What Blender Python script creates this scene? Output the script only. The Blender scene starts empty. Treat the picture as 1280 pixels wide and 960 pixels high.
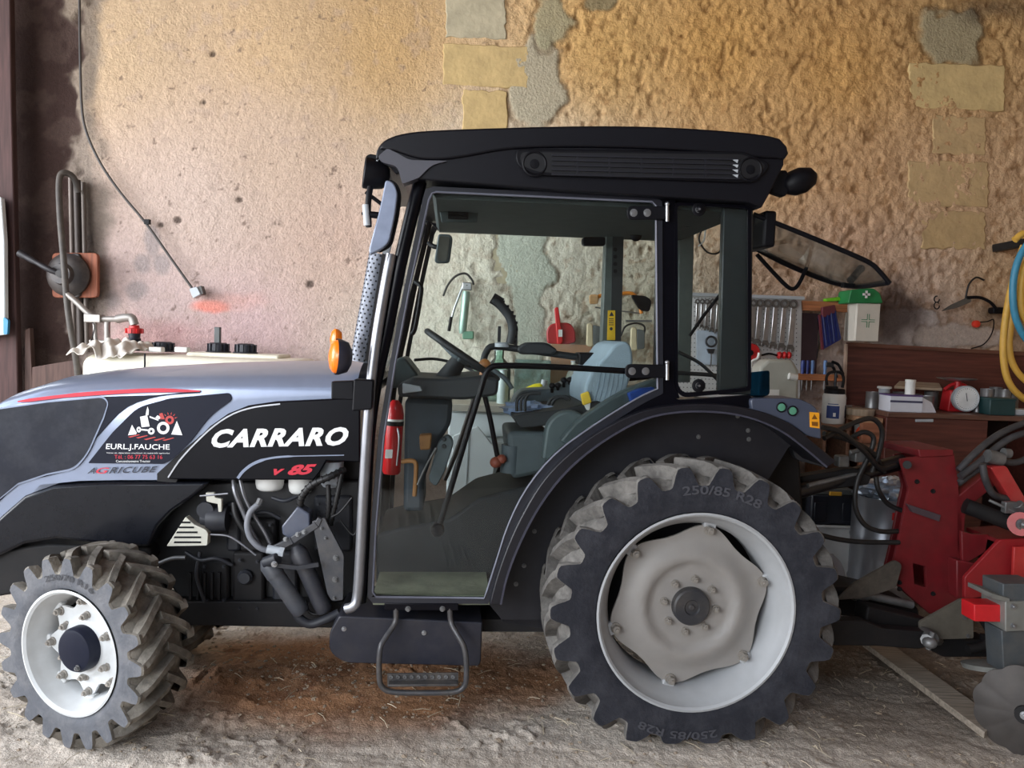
import bpy, bmesh, math, random
import numpy as np
from mathutils import Vector, Matrix
from mathutils.geometry import tessellate_polygon
R = math.radians
SC = bpy.context.scene
COL = SC.collection
random.seed(7)

# ------------------------------------------------------------------ camera
F = 962.0                       # focal length in pixels of the 1280 x 960 frame
PITCH, ROLL, H = R(3.57), R(2.0), 1.511
CAM = Vector((0, 0, H))
_r0, _u0 = Vector((1, 0, 0)), Vector((0, math.sin(PITCH), math.cos(PITCH)))
FW = Vector((0, math.cos(PITCH), -math.sin(PITCH)))
RT = _r0 * math.cos(ROLL) + _u0 * math.sin(ROLL)
UP = _u0 * math.cos(ROLL) - _r0 * math.sin(ROLL)
cd = bpy.data.cameras.new('camera')
cd.sensor_width = 36; cd.lens = 36 * F / 1280; cd.clip_start = 0.05; cd.clip_end = 200
cam = bpy.data.objects.new('camera', cd); COL.objects.link(cam)
cam.matrix_world = Matrix(((RT.x, UP.x, -FW.x, 0), (RT.y, UP.y, -FW.y, 0), (RT.z, UP.z, -FW.z, H), (0, 0, 0, 1)))
SC.camera = cam

# ------------------------------------------------------------------ light
SC.view_settings.view_transform = 'Standard'
SC.view_settings.look = 'None'
SC.view_settings.gamma = 1
SC.view_settings.use_curve_mapping = False
SC.view_settings.exposure = 0.8
wd = bpy.data.worlds.new('overcast_sky'); SC.world = wd; wd.use_nodes = True
wn, wl = wd.node_tree.nodes, wd.node_tree.links
wn.clear()
wo = wn.new('ShaderNodeOutputWorld'); bg = wn.new('ShaderNodeBackground')
tc = wn.new('ShaderNodeTexCoord'); sx = wn.new('ShaderNodeSeparateXYZ'); rp = wn.new('ShaderNodeValToRGB')
wl.new(tc.outputs['Generated'], sx.inputs[0]); wl.new(sx.outputs['Z'], rp.inputs['Fac'])
rp.color_ramp.elements[0].position = 0.0; rp.color_ramp.elements[0].color = (0.93, 0.96, 1.0, 1)
rp.color_ramp.elements[1].position = 0.75; rp.color_ramp.elements[1].color = (0.58, 0.75, 1.0, 1)
wl.new(rp.outputs['Color'], bg.inputs['Color']); bg.inputs['Strength'].default_value = 1.75
wl.new(bg.outputs[0], wo.inputs['Surface'])

def area_light(name, loc, target, sx_, sy_, power, col):
    ld = bpy.data.lights.new(name, 'AREA'); ld.shape = 'RECTANGLE'; ld.size = sx_; ld.size_y = sy_
    ld.energy = power; ld.color = col
    o = bpy.data.objects.new(name, ld); COL.objects.link(o); o.location = loc
    o.rotation_euler = (Vector(target) - Vector(loc)).to_track_quat('-Z', 'Y').to_euler()
    return o
# daylight falling in through the open barn front, from the front left
area_light('daylight_opening', (-4.6, -3.4, 3.0), (0.0, 3.6, 1.2), 4.0, 3.0, 210, (0.96, 0.98, 1.0))
area_light('daylight_side', (-6.2, 2.6, 2.4), (0.0, 4.5, 1.0), 3.0, 2.6, 190, (0.97, 0.98, 1.0))

# ------------------------------------------------------------------ frames of reference
PSI = R(4.7)                                     # the tractor stands turned a little to the wall
TO = Vector((0.667, 2.80, 0))                    # ground point under the rear wheel's outer face
TX, TY = Vector((math.cos(PSI), math.sin(PSI), 0)), Vector((-math.sin(PSI), math.cos(PSI), 0))
WALL = 5.0

def ray(px, py):
    return FW * F + RT * (px - 640) + UP * (480 - py)
def TP(px, py, Y):
    """point of the tractor's frame on its lengthwise plane Y"""
    d = ray(px, py)
    t = (Y + (TO - CAM).dot(TY)) / d.dot(TY)
    p = CAM + d * t - TO
    return Vector((p.dot(TX), Y, p.z))
def WP(px, py, y):
    d = ray(px, py)
    return CAM + d * (y / d.y)
def GP(px, py, z=0.0):
    d = ray(px, py)
    return CAM + d * ((z - H) / d.z)
def proj(p):
    q = p - CAM; zz = q.dot(FW)
    return 640 + F * q.dot(RT) / zz, 480 - F * q.dot(UP) / zz
def tproj(l):
    return proj(TO + TX * l.x + TY * l.y + Vector((0, 0, l.z)))
def tz(x, Y, py):
    a, b = -1.0, 3.0
    for _ in range(40):
        m = (a + b) / 2
        if tproj(Vector((x, Y, m)))[1] > py: a = m
        else: b = m
    return (a + b) / 2
def t2w(l):
    return TO + TX * l.x + TY * l.y + Vector((0, 0, l.z))

# ------------------------------------------------------------------ materials
MATS = {}
def s2l(c):
    return tuple((v / 12.92 if v <= .04045 else ((v + .055) / 1.055) ** 2.4) for v in [x / 255 for x in c])
def mat(name, rgb, rough=.5, metal=0., var=.12, vs=18., bump=0., bs=60., coat=0., dust=0., dcol=(150, 138, 122), emit=0, spec=.5):
    if name in MATS: return MATS[name]
    m = bpy.data.materials.new(name); m.use_nodes = True
    n, l = m.node_tree.nodes, m.node_tree.links
    b = n['Principled BSDF']; c = s2l(rgb)
    b.inputs['Roughness'].default_value = rough; b.inputs['Metallic'].default_value = metal
    b.inputs['Coat Weight'].default_value = coat; b.inputs['Specular IOR Level'].default_value = spec
    co = n.new('ShaderNodeTexCoord')
    nz = n.new('ShaderNodeTexNoise'); nz.inputs['Scale'].default_value = vs; nz.inputs['Detail'].default_value = 6
    l.new(co.outputs['Object'], nz.inputs['Vector'])
    cr = n.new('ShaderNodeValToRGB')
    cr.color_ramp.elements[0].position = .3; cr.color_ramp.elements[1].position = .7
    cr.color_ramp.elements[0].color = tuple(max(0, v * (1 - var)) for v in c) + (1,)
    cr.color_ramp.elements[1].color = tuple(min(1, v * (1 + var)) for v in c) + (1,)
    l.new(nz.outputs['Fac'], cr.inputs['Fac'])
    out = cr.outputs['Color']
    if dust > 0:
        n2 = n.new('ShaderNodeTexNoise'); n2.inputs['Scale'].default_value = vs * .6; n2.inputs['Detail'].default_value = 8
        n2.inputs['Roughness'].default_value = .7
        l.new(co.outputs['Object'], n2.inputs['Vector'])
        mr = n.new('ShaderNodeMapRange'); mr.inputs['From Min'].default_value = .42; mr.inputs['From Max'].default_value = .68
        mr.inputs['To Max'].default_value = dust; mr.inputs['To Min'].default_value = dust * .25
        l.new(n2.outputs['Fac'], mr.inputs['Value'])
        mx = n.new('ShaderNodeMix'); mx.data_type = 'RGBA'
        l.new(mr.outputs['Result'], mx.inputs['Factor']); l.new(out, mx.inputs['A'])
        mx.inputs['B'].default_value = s2l(dcol) + (1,)
        out = mx.outputs['Result']
    l.new(out, b.inputs['Base Color'])
    if emit:
        b.inputs['Emission Color'].default_value = c + (1,); b.inputs['Emission Strength'].default_value = emit
    if bump > 0:
        n3 = n.new('ShaderNodeTexNoise'); n3.inputs['Scale'].default_value = bs; n3.inputs['Detail'].default_value = 5
        l.new(co.outputs['Object'], n3.inputs['Vector'])
        bp = n.new('ShaderNodeBump'); bp.inputs['Strength'].default_value = bump; bp.inputs['Distance'].default_value = .01
        l.new(n3.outputs['Fac'], bp.inputs['Height']); l.new(bp.outputs['Normal'], b.inputs['Normal'])
    MATS[name] = m
    return m
def wood(name, rgb, scale=3., axis='X', rough=.6, var=.35):
    if name in MATS: return MATS[name]
    m = mat(name, rgb, rough, var=var)
    n, l = m.node_tree.nodes, m.node_tree.links
    mp = n.new('ShaderNodeMapping')
    s = {'X': (1, 14, 14), 'Y': (14, 1, 14), 'Z': (14, 14, 1)}[axis]
    mp.inputs['Scale'].default_value = [v * scale / 18 for v in s]
    co = [k for k in n if k.type == 'TEX_COORD'][0]; nz = [k for k in n if k.type == 'TEX_NOISE'][0]
    l.new(co.outputs['Object'], mp.inputs['Vector']); l.new(mp.outputs['Vector'], nz.inputs['Vector'])
    return m
def glass(name, tint, ior=1.45, refl=1.0, haze=0.0):
    if name in MATS: return MATS[name]
    m = bpy.data.materials.new(name); m.use_nodes = True
    n, l = m.node_tree.nodes, m.node_tree.links; n.clear()
    o = n.new('ShaderNodeOutputMaterial'); t = n.new('ShaderNodeBsdfTransparent'); g = n.new('ShaderNodeBsdfGlossy')
    fr = n.new('ShaderNodeFresnel'); fr.inputs['IOR'].default_value = ior; mx = n.new('ShaderNodeMixShader')
    t.inputs['Color'].default_value = tint + (1,); g.inputs['Roughness'].default_value = .01
    ml = n.new('ShaderNodeMath'); ml.operation = 'MULTIPLY'; ml.inputs[1].default_value = refl
    l.new(fr.outputs[0], ml.inputs[0]); l.new(ml.outputs[0], mx.inputs['Fac'])
    src = t.outputs[0]
    if haze > 0:                                           # dust lying on the pane
        d = n.new('ShaderNodeBsdfDiffuse'); d.inputs['Color'].default_value = (.45, .47, .44, 1)
        m2 = n.new('ShaderNodeMixShader'); co = n.new('ShaderNodeTexCoord'); nz = n.new('ShaderNodeTexNoise')
        nz.inputs['Scale'].default_value = 5; nz.inputs['Detail'].default_value = 8
        m3 = n.new('ShaderNodeMath'); m3.operation = 'MULTIPLY'; m3.inputs[1].default_value = haze * 2
        l.new(co.outputs['Object'], nz.inputs['Vector']); l.new(nz.outputs['Fac'], m3.inputs[0]); l.new(m3.outputs[0], m2.inputs['Fac'])
        l.new(t.outputs[0], m2.inputs[1]); l.new(d.outputs[0], m2.inputs[2]); src = m2.outputs[0]
    l.new(src, mx.inputs[1]); l.new(g.outputs[0], mx.inputs[2]); l.new(mx.outputs[0], o.inputs['Surface'])
    MATS[name] = m
    return m

black = mat('black_paint', (7, 7, 14), .3, coat=0, dust=.02, dcol=(70, 70, 80), spec=.18)
blackm = mat('black_matt_plastic', (8, 8, 14), .5, bump=.08, bs=400, dust=.03, dcol=(70, 70, 74), spec=.2)
dark = mat('dark_iron', (20, 20, 23), .6, dust=.2, dcol=(62, 56, 50), spec=.3)
darkblue = mat('dark_grey_cast', (34, 37, 45), .5, dust=.25, dcol=(80, 76, 72), spec=.4)
silver = mat('silver_blue_paint', (134, 144, 166), .28, metal=.35, var=.04, coat=.4)
panel = mat('anthracite_panel', (26, 29, 42), .35, coat=0, var=.06, dust=.02, dcol=(110, 112, 120), spec=.14)
rimw = mat('rim_light_grey', (200, 202, 202), .45, var=.06, dust=.18, dcol=(150, 140, 125))
rimc = mat('rim_cool_grey', (168, 170, 172), .42, var=.05, dust=.12, dcol=(150, 146, 140))
boltm = mat('bolt_warm_grey', (150, 144, 136), .5, metal=.3, var=.1)
rimr = mat('rim_warm_grey', (144, 140, 136), .5, var=.05, dust=.2, dcol=(150, 140, 128))
steel = mat('bare_steel', (165, 166, 168), .35, metal=.85, var=.2)
greyst = mat('dull_steel', (120, 120, 120), .5, metal=.6, var=.25)
greyp = mat('grey_plastic', (112, 118, 122), .55, var=.08)
lgrey = mat('light_grey_plastic', (176, 182, 188), .45, var=.06)
white = mat('white_plastic', (226, 226, 222), .4, var=.05)
whitee = mat('white_enamel', (222, 228, 230), .3, var=.04)
redp = mat('red_paint', (190, 32, 34), .4, var=.08)
red_dec = mat('red_decal', (205, 34, 58), .45, var=.04)
white_dec = mat('white_decal', (240, 240, 240), .5, var=.02)
dark_dec = mat('dark_decal', (40, 44, 56), .5, var=.02)
orange = mat('amber_lens', (240, 120, 20), .25, var=.08)
rubber = mat('rubber_hose', (20, 20, 22), .5, var=.2, dust=.15, dcol=(80, 76, 72))
imp_red = mat('implement_red', (112, 20, 28), .5, var=.18, dust=.25, dcol=(84, 50, 46))
tyre_f = mat('tyre_front_sidewall', (70, 73, 80), .75, var=.1, bump=.25, bs=90, dust=.5, dcol=(128, 126, 126))
tread_f = mat('tyre_front_tread', (66, 62, 56), .85, var=.3, bump=.4, bs=60, dust=.75, dcol=(150, 142, 130))
tyre_r = mat('tyre_rear_sidewall', (28, 30, 38), .7, var=.1, bump=.25, bs=90, dust=.32, dcol=(92, 92, 98), spec=.3)
tread_r = mat('tyre_rear_tread', (66, 63, 61), .85, var=.3, bump=.4, bs=60, dust=.75, dcol=(132, 128, 122))

# ------------------------------------------------------------------ mesh helpers
class MB:
    def __init__(s): s.v = []; s.f = []; s.mi = []; s.m = 0
    def add(s, vs, fs):
        o = len(s.v); s.v += [Vector(a) for a in vs]
        for f in fs: s.f.append([i + o for i in f]); s.mi.append(s.m)
        return s
    def box(s, c, d, rot=None):
        c = Vector(c); d = Vector(d) / 2
        vs = [Vector((x * d.x, y * d.y, z * d.z)) for x in (-1, 1) for y in (-1, 1) for z in (-1, 1)]
        if rot is not None: vs = [rot @ q for q in vs]
        return s.add([q + c for q in vs], [(0, 1, 3, 2), (4, 6, 7, 5), (0, 4, 5, 1), (2, 3, 7, 6), (0, 2, 6, 4), (1, 5, 7, 3)])
    def prism(s, pts, off, holes=()):
        """pts: 3D outline, extruded by the vector off"""
        off = Vector(off); loops = [list(pts)] + [list(h) for h in holes]
        flat = [p for lp in loops for p in lp]; n = len(flat)
        vs = [Vector(p) for p in flat] + [Vector(p) + off for p in flat]
        fs = []
        if holes or True:
            if holes:
                for t in tessellate_polygon([[Vector(p) for p in lp] for lp in loops]):
                    fs.append(tuple(t)); fs.append(tuple(i + n for i in reversed(t)))
            else:
                fs.append(tuple(range(n))); fs.append(tuple(i + n for i in reversed(range(n))))
        o = 0
        for lp in loops:
            k = len(lp)
            for i in range(k):
                j = (i + 1) % k
                fs.append((o + i, o + i + n, o + j + n, o + j))
            o += k
        return s.add(vs, fs)
    def cyl(s, a, b, r0, r1=None, seg=16, cap=True):
        a, b = Vector(a), Vector(b); r1 = r0 if r1 is None else r1
        d = (b - a).normalized(); u = d.orthogonal().normalized(); w = d.cross(u)
        vs = []
        for c, r in ((a, r0), (b, r1)):
            for i in range(seg):
                t = 2 * math.pi * i / seg; vs.append(c + (u * math.cos(t) + w * math.sin(t)) * r)
        fs = [(i, (i + 1) % seg, seg + (i + 1) % seg, seg + i) for i in range(seg)]
        if cap: fs += [tuple(reversed(range(seg))), tuple(range(seg, 2 * seg))]
        return s.add(vs, fs)
    def lathe(s, c, axis, prof, seg=32, close=False, u=None):
        """prof: (distance along axis, radius)"""
        c = Vector(c); d = Vector(axis).normalized(); u = (u or d.orthogonal()).normalized(); w = d.cross(u)
        vs = []
        for h, r in prof:
            for i in range(seg):
                t = 2 * math.pi * i / seg; vs.append(c + d * h + (u * math.cos(t) + w * math.sin(t)) * max(r, 1e-5))
        fs = []; n = len(prof)
        for k in range(n if close else n - 1):
            k2 = (k + 1) % n
            for i in range(seg):
                j = (i + 1) % seg; fs.append((k * seg + i, k * seg + j, k2 * seg + j, k2 * seg + i))
        return s.add(vs, fs)
    def tube(s, pts, r, seg=8, sub=6, closed=False, cap=True):
        pts = [Vector(p) for p in pts]
        if sub > 1: pts = spline(pts, sub, closed)
        n = len(pts); vs = []; fs = []; u = None
        for i, p in enumerate(pts):
            a = pts[(i - 1) % n] if (closed or i > 0) else p
            b = pts[(i + 1) % n] if (closed or i < n - 1) else p
            d = (b - a)
            d = d.normalized() if d.length > 1e-9 else Vector((0, 0, 1))
            if u is None: u = d.orthogonal().normalized()
            else:
                u = u - d * u.dot(d)
                u = u.normalized() if u.length > 1e-6 else d.orthogonal().normalized()
            w = d.cross(u); rr = r[min(len(r) - 1, i * len(r) // n)] if isinstance(r, (list, tuple)) else r
            for k in range(seg):
                t = 2 * math.pi * k / seg; vs.append(p + (u * math.cos(t) + w * math.sin(t)) * rr)
        for i in range(n if closed else n - 1):
            i2 = (i + 1) % n
            for k in range(seg):
                j = (k + 1) % seg; fs.append((i * seg + k, i * seg + j, i2 * seg + j, i2 * seg + k))
        if cap and not closed: fs += [tuple(reversed(range(seg))), tuple(range((n - 1) * seg, n * seg))]
        return s.add(vs, fs)
    def ball(s, c, r, seg=14, rings=8, rot=None):
        c = Vector(c); r = Vector(r) if not isinstance(r, (int, float)) else Vector((r, r, r))
        vs = []; fs = []
        for i in range(rings + 1):
            a = math.pi * i / rings
            for k in range(seg):
                t = 2 * math.pi * k / seg
                q = Vector((r.x * math.sin(a) * math.cos(t), r.y * math.sin(a) * math.sin(t), r.z * math.cos(a)))
                vs.append(c + (rot @ q if rot is not None else q))
        for i in range(rings):
            for k in range(seg):
                j = (k + 1) % seg; fs.append((i * seg + k, (i + 1) * seg + k, (i + 1) * seg + j, i * seg + j))
        return s.add(vs, fs)
def spline(pts, sub, closed=False):
    n = len(pts); out = []
    if n < 3: return pts
    rng = n if closed else n - 1
    for i in range(rng):
        p1, p2 = pts[i], pts[(i + 1) % n]
        p0 = pts[(i - 1) % n] if (closed or i > 0) else p1 * 2 - p2
        p3 = pts[(i + 2) % n] if (closed or i + 2 < n) else p2 * 2 - p1
        for k in range(sub):
            t = k / sub
            out.append(.5 * ((2 * p1) + (p2 - p0) * t + (2 * p0 - 5 * p1 + 4 * p2 - p3) * t * t + (3 * p1 - p0 - 3 * p2 + p3) * t ** 3))
    if not closed: out.append(pts[-1])
    return out
def rc(pts, r, n=4):
    """round the corners of a pixel outline"""
    out = []; k = len(pts)
    for i in range(k):
        p = Vector((pts[i][0], pts[i][1])); a = Vector(pts[i - 1][:2]); b = Vector(pts[(i + 1) % k][:2])
        rr = pts[i][2] if len(pts[i]) > 2 else r
        da, db = a - p, b - p
        q = min(rr, da.length * .48, db.length * .48)
        if q < .3: out.append((p.x, p.y)); continue
        s, e = p + da.normalized() * q, p + db.normalized() * q
        for j in range(n + 1):
            t = j / n; m = s * (1 - t) ** 2 + p * 2 * t * (1 - t) + e * t * t; out.append((m.x, m.y))
    return out
def sp(pts, sub=4, closed=False):
    """smooth a pixel polyline"""
    return [(p.x, p.y) for p in spline([Vector((a, b)) for a, b in pts], sub, closed)]
def tpl(pts, Y): return [TP(p[0], p[1], Y) for p in pts]
def wpl(pts, y): return [WP(p[0], p[1], y) for p in pts]

def mk(name, mb, m, parent=None, bevel=0., ang=35, smooth=True, sub=0, base=True, seg=2):
    me = bpy.data.meshes.new(name)
    off = Vector((0, 0, 0))
    if parent is None and base and mb.v:
        xs = [p.x for p in mb.v]; ys = [p.y for p in mb.v]; zs = [p.z for p in mb.v]
        off = Vector(((min(xs) + max(xs)) / 2, (min(ys) + max(ys)) / 2, min(zs)))
    elif parent is not None and parent.get('_wo'):
        off = Vector(parent['_wo'])
    me.from_pydata([tuple(p - off) for p in mb.v], [], mb.f)
    ms = m if isinstance(m, (list, tuple)) else [m]
    for q in ms: me.materials.append(q)
    if len(ms) > 1: me.polygons.foreach_set('material_index', mb.mi)
    b = bmesh.new(); b.from_mesh(me); bmesh.ops.recalc_face_normals(b, faces=b.faces); b.to_mesh(me); b.free()
    if smooth:
        me.polygons.foreach_set('use_smooth', [True] * len(me.polygons))
        me.set_sharp_from_angle(angle=R(ang))
    o = bpy.data.objects.new(name, me); COL.objects.link(o)
    if parent is not None:
        o.parent = parent
        if parent.get('_wo'): o['_wo'] = tuple(off)
    else:
        o.location = off; o['_wo'] = tuple(off)
    if bevel > 0:
        bv = o.modifiers.new('bevel', 'BEVEL'); bv.width = bevel; bv.segments = seg; bv.limit_method = 'ANGLE'; bv.angle_limit = R(40)
        bv.harden_normals = False
    if sub: 
        sd = o.modifiers.new('subsurf', 'SUBSURF'); sd.levels = sub; sd.render_levels = sub
    return o
def tag(o, label=None, cat=None, group=None, kind=None):
    if label: o['label'] = label
    if cat: o['category'] = cat
    if group: o['group'] = group
    if kind: o['kind'] = kind
    return o
def root(name, loc, label, cat, group=None, rz=0):
    o = bpy.data.objects.new(name, None); COL.objects.link(o); o.location = loc; o.rotation_euler = (0, 0, rz)
    o.empty_display_size = .1
    if rz == 0: o['_wo'] = tuple(loc)
    return tag(o, label, cat, group)

_bolt = {}
def bolt(parent, c, d, r, h, m, name='bolt'):
    """a hexagon head with a washer; meshes are shared"""
    k = (round(r, 4), round(h, 4), m.name)
    if k not in _bolt:
        b = MB(); b.cyl((0, 0, 0), (0, 0, h * .25), r * 1.35, seg=12); b.cyl((0, 0, h * .25), (0, 0, h), r, seg=6)
        b.cyl((0, 0, h), (0, 0, h * 1.35), r * .5, seg=8)
        me = bpy.data.meshes.new(name); me.from_pydata([tuple(p) for p in b.v], [], b.f); me.materials.append(m); _bolt[k] = me
    o = bpy.data.objects.new(name, _bolt[k]); COL.objects.link(o); o.parent = parent
    off = Vector(parent['_wo']) if parent.get('_wo') else Vector((0, 0, 0))
    o.location = Vector(c) - off; o.rotation_euler = Vector(d).to_track_quat('Z', 'Y').to_euler()
    return o

def text_mb(txt, quad, S, depth, shear=0., bold=0., spacing=1., res=3):
    """lettering fitted to four pixel corners (tl, tr, br, bl); S maps a pixel to space, depth is the raised vector"""
    cu = bpy.data.curves.new('t', 'FONT'); cu.body = txt; cu.shear = shear; cu.offset = bold; cu.space_character = spacing
    cu.resolution_u = res; cu.fill_mode = 'FRONT'
    o = bpy.data.objects.new('t', cu); COL.objects.link(o)
    dg = bpy.context.evaluated_depsgraph_get(); dg.update()
    me = bpy.data.meshes.new_from_object(o.evaluated_get(dg))
    vs = [v.co.copy() for v in me.vertices]; fs = [list(p.vertices) for p in me.polygons]
    bpy.data.objects.remove(o); bpy.data.curves.remove(cu); bpy.data.meshes.remove(me)
    x0, x1 = min(v.x for v in vs), max(v.x for v in vs); y0, y1 = min(v.y for v in vs), max(v.y for v in vs)
    mb = MB(); out = []
    for v in vs:
        u = (v.x - x0) / (x1 - x0); w = (y1 - v.y) / (y1 - y0)
        tx = [quad[0][i] * (1 - u) * (1 - w) + quad[1][i] * u * (1 - w) + quad[2][i] * u * w + quad[3][i] * (1 - u) * w for i in (0, 1)]
        out.append(S(*tx) + Vector(depth))
    return mb.add(out, fs)

# ------------------------------------------------------------------ noise
def vnoise(x, y, sc, seed):
    rg = np.random.RandomState(seed); g = rg.rand(256, 256)
    X, Y = x * sc + 1000.3, y * sc + 1000.7
    xi, yi = np.floor(X).astype(int), np.floor(Y).astype(int); fx, fy = X - xi, Y - yi
    fx = fx * fx * (3 - 2 * fx); fy = fy * fy * (3 - 2 * fy)
    a, b = g[xi % 256, yi % 256], g[(xi + 1) % 256, yi % 256]; c, d = g[xi % 256, (yi + 1) % 256], g[(xi + 1) % 256, (yi + 1) % 256]
    return (a * (1 - fx) + b * fx) * (1 - fy) + (c * (1 - fx) + d * fx) * fy
def fbm(x, y, sc, seed, octs=4, gain=.5):
    s = np.zeros_like(x); a = 1.; t = 0.
    for k in range(octs):
        s += a * vnoise(x, y, sc * 2 ** k, seed + k); t += a; a *= gain
    return s / t
def sstep(a, b, x):
    t = np.clip((x - a) / (b - a), 0, 1); return t * t * (3 - 2 * t)
def grid_mesh(name, co, nu, nv, m, color=None, flip=False):
    """co: (nv, nu, 3) array"""
    me = bpy.data.meshes.new(name); nvtx = nu * nv
    idx = np.arange(nvtx).reshape(nv, nu)
    q = np.stack([idx[:-1, :-1], idx[:-1, 1:], idx[1:, 1:], idx[1:, :-1]], -1).reshape(-1, 4)
    if flip: q = q[:, ::-1]
    me.vertices.add(nvtx); me.vertices.foreach_set('co', co.reshape(-1).astype(np.float32))
    me.loops.add(q.size); me.loops.foreach_set('vertex_index', q.reshape(-1).astype(np.int32))
    me.polygons.add(len(q)); me.polygons.foreach_set('loop_start', (np.arange(len(q)) * 4).astype(np.int32))
    me.polygons.foreach_set('use_smooth', np.ones(len(q), bool))
    me.update(); me.validate()
    if color is not None:
        at = me.color_attributes.new('tone', 'FLOAT_COLOR', 'POINT')
        c4 = np.ones((nvtx, 4), np.float32); c4[:, :3] = color.reshape(-1, 3); at.data.foreach_set('color', c4.reshape(-1))
    me.materials.append(m)
    o = bpy.data.objects.new(name, me); COL.objects.link(o)
    return o
def tone_mat(name, rough, var, vs, bump, bs, bdist=.01, vs2=None):
    m = bpy.data.materials.new(name); m.use_nodes = True
    n, l = m.node_tree.nodes, m.node_tree.links; b = n['Principled BSDF']; b.inputs['Roughness'].default_value = rough
    b.inputs['Specular IOR Level'].default_value = .25
    at = n.new('ShaderNodeAttribute'); at.attribute_name = 'tone'; co = n.new('ShaderNodeTexCoord')
    nz = n.new('ShaderNodeTexNoise'); nz.inputs['Scale'].default_value = vs; nz.inputs['Detail'].default_value = 8; nz.inputs['Roughness'].default_value = .65
    l.new(co.outputs['Object'], nz.inputs['Vector'])
    mr = n.new('ShaderNodeMapRange'); mr.inputs['From Min'].default_value = .25; mr.inputs['From Max'].default_value = .75
    mr.inputs['To Min'].default_value = 1 - var; mr.inputs['To Max'].default_value = 1 + var
    l.new(nz.outputs['Fac'], mr.inputs['Value'])
    vm = n.new('ShaderNodeVectorMath'); vm.operation = 'SCALE'
    l.new(at.outputs['Color'], vm.inputs[0]); l.new(mr.outputs['Result'], vm.inputs['Scale']); l.new(vm.outputs[0], b.inputs['Base Color'])
    n3 = n.new('ShaderNodeTexNoise'); n3.inputs['Scale'].default_value = bs; n3.inputs['Detail'].default_value = 7; n3.inputs['Roughness'].default_value = .62
    l.new(co.outputs['Object'], n3.inputs['Vector'])
    bp = n.new('ShaderNodeBump'); bp.inputs['Strength'].default_value = bump; bp.inputs['Distance'].default_value = bdist
    l.new(n3.outputs['Fac'], bp.inputs['Height']); l.new(bp.outputs['Normal'], b.inputs['Normal'])
    return m

# ------------------------------------------------------------------ the barn
def projarr(x, y, z):
    qx, qy, qz = x, y, z - H
    zz = qx * FW.x + qy * FW.y + qz * FW.z
    return 640 + F * (qx * RT.x + qy * RT.y + qz * RT.z) / zz, 480 - F * (qx * UP.x + qy * UP.y + qz * UP.z) / zz

# back wall: rough lime plaster over rubble, real relief
nu, nv = 760, 430
xs = np.linspace(-4.2, 4.4, nu); zs = np.linspace(-.1, 4.3, nv)
X, Z = np.meshgrid(xs, zs)
PX, PY = projarr(X, np.full_like(X, WALL), Z)
big = fbm(X, Z, 1.1, 11, 3); med = fbm(X, Z, 8, 21, 4, .6); fine = fbm(X * 1.15, Z * .85, 30, 31, 3, .7)
warp = (fbm(X, Z, 7, 55, 4) - .5)
right = sstep(480, 760, PX + 120 * (big - .5))
smoothz = sstep(500, 560, PX) * (1 - sstep(790, 860, PX)) * sstep(230, 300, PY); rough = .35 + .65 * right * (1 - .55 * smoothz)
pits = sstep(.68, .80, fbm(X * 1.3, Z * .8, 15, 41, 3)) * (.15 + .85 * right)
cracks = sstep(.035, .0, np.abs(fbm(X * 1.0, Z * .55, 6, 91, 4) - .5)) * sstep(.55, .7, fbm(X, Z, 2.2, 95, 2))
dep = .05 * (big - .5) + rough * (.018 * (med - .5) + .022 * (fine - .5)) - .012 * pits - .012 * cracks * right
def C(*c): return np.array(s2l(c))
pts = [(150, 40, (196, 170, 138)), (350, 60, (200, 170, 132)), (480, 60, (202, 166, 116)), (250, 260, (198, 178, 166)), (330, 180, (198, 174, 154)),
       (180, 380, (198, 176, 172)), (300, 420, (200, 172, 172)), (430, 300, (202, 174, 158)), (640, 280, (224, 218, 200)), (620, 400, (226, 222, 206)), (700, 330, (226, 222, 206)), (570, 420, (222, 216, 200)),
       (760, 60, (208, 166, 104)), (900, 60, (208, 160, 94)), (1050, 90, (206, 158, 94)), (1200, 60, (184, 148, 98)), (960, 180, (198, 156, 104)),
       (1080, 230, (192, 152, 110)), (1060, 320, (206, 170, 144)), (1180, 250, (196, 160, 122)), (1170, 340, (196, 168, 146)), (1150, 410, (206, 188, 180)),
       (1250, 350, (192, 160, 122)), (780, 380, (210, 204, 184)), (1020, 480, (190, 172, 164)), (500, 600, (180, 160, 150)), (1100, 650, (150, 130, 120))]
num = np.zeros(X.shape + (3,)); den = np.zeros(X.shape)
for a, b, c in pts:
    w = 1 / ((PX - a) ** 2 + (PY - b) ** 2 + 3000) ** 1.6
    num += w[..., None] * C(*c); den += w
col = num / den[..., None] * (1 - .10 * (1 - sstep(420, 640, PX)))[..., None]
def mixc(mask, c, k=1.):
    global col
    mm = (np.clip(mask, 0, 1) * k)[..., None]; col = col * (1 - mm) + C(*c) * mm
def blob(cx, cy, rx, ry, soft=.5, wob=1.0):
    d = np.sqrt(((PX - cx) / rx) ** 2 + ((PY - cy) / ry) ** 2) + warp * wob
    return 1 - sstep(1 - soft, 1 + soft * .4, d)
sp1 = fbm(X, Z, 24, 71, 4)
mixc(sstep(.60, .72, sp1) * right, (140, 96, 50), .45)
mixc(sstep(.62, .74, fbm(X, Z, 12, 77, 4)) * (1 - right), (170, 150, 138), .3)
mixc(pits, (128, 94, 60), .4)
mixc(sstep(.79, .83, fbm(X, Z, 24, 171, 3)) * (1 - right), (102, 84, 74), .7)
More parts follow.
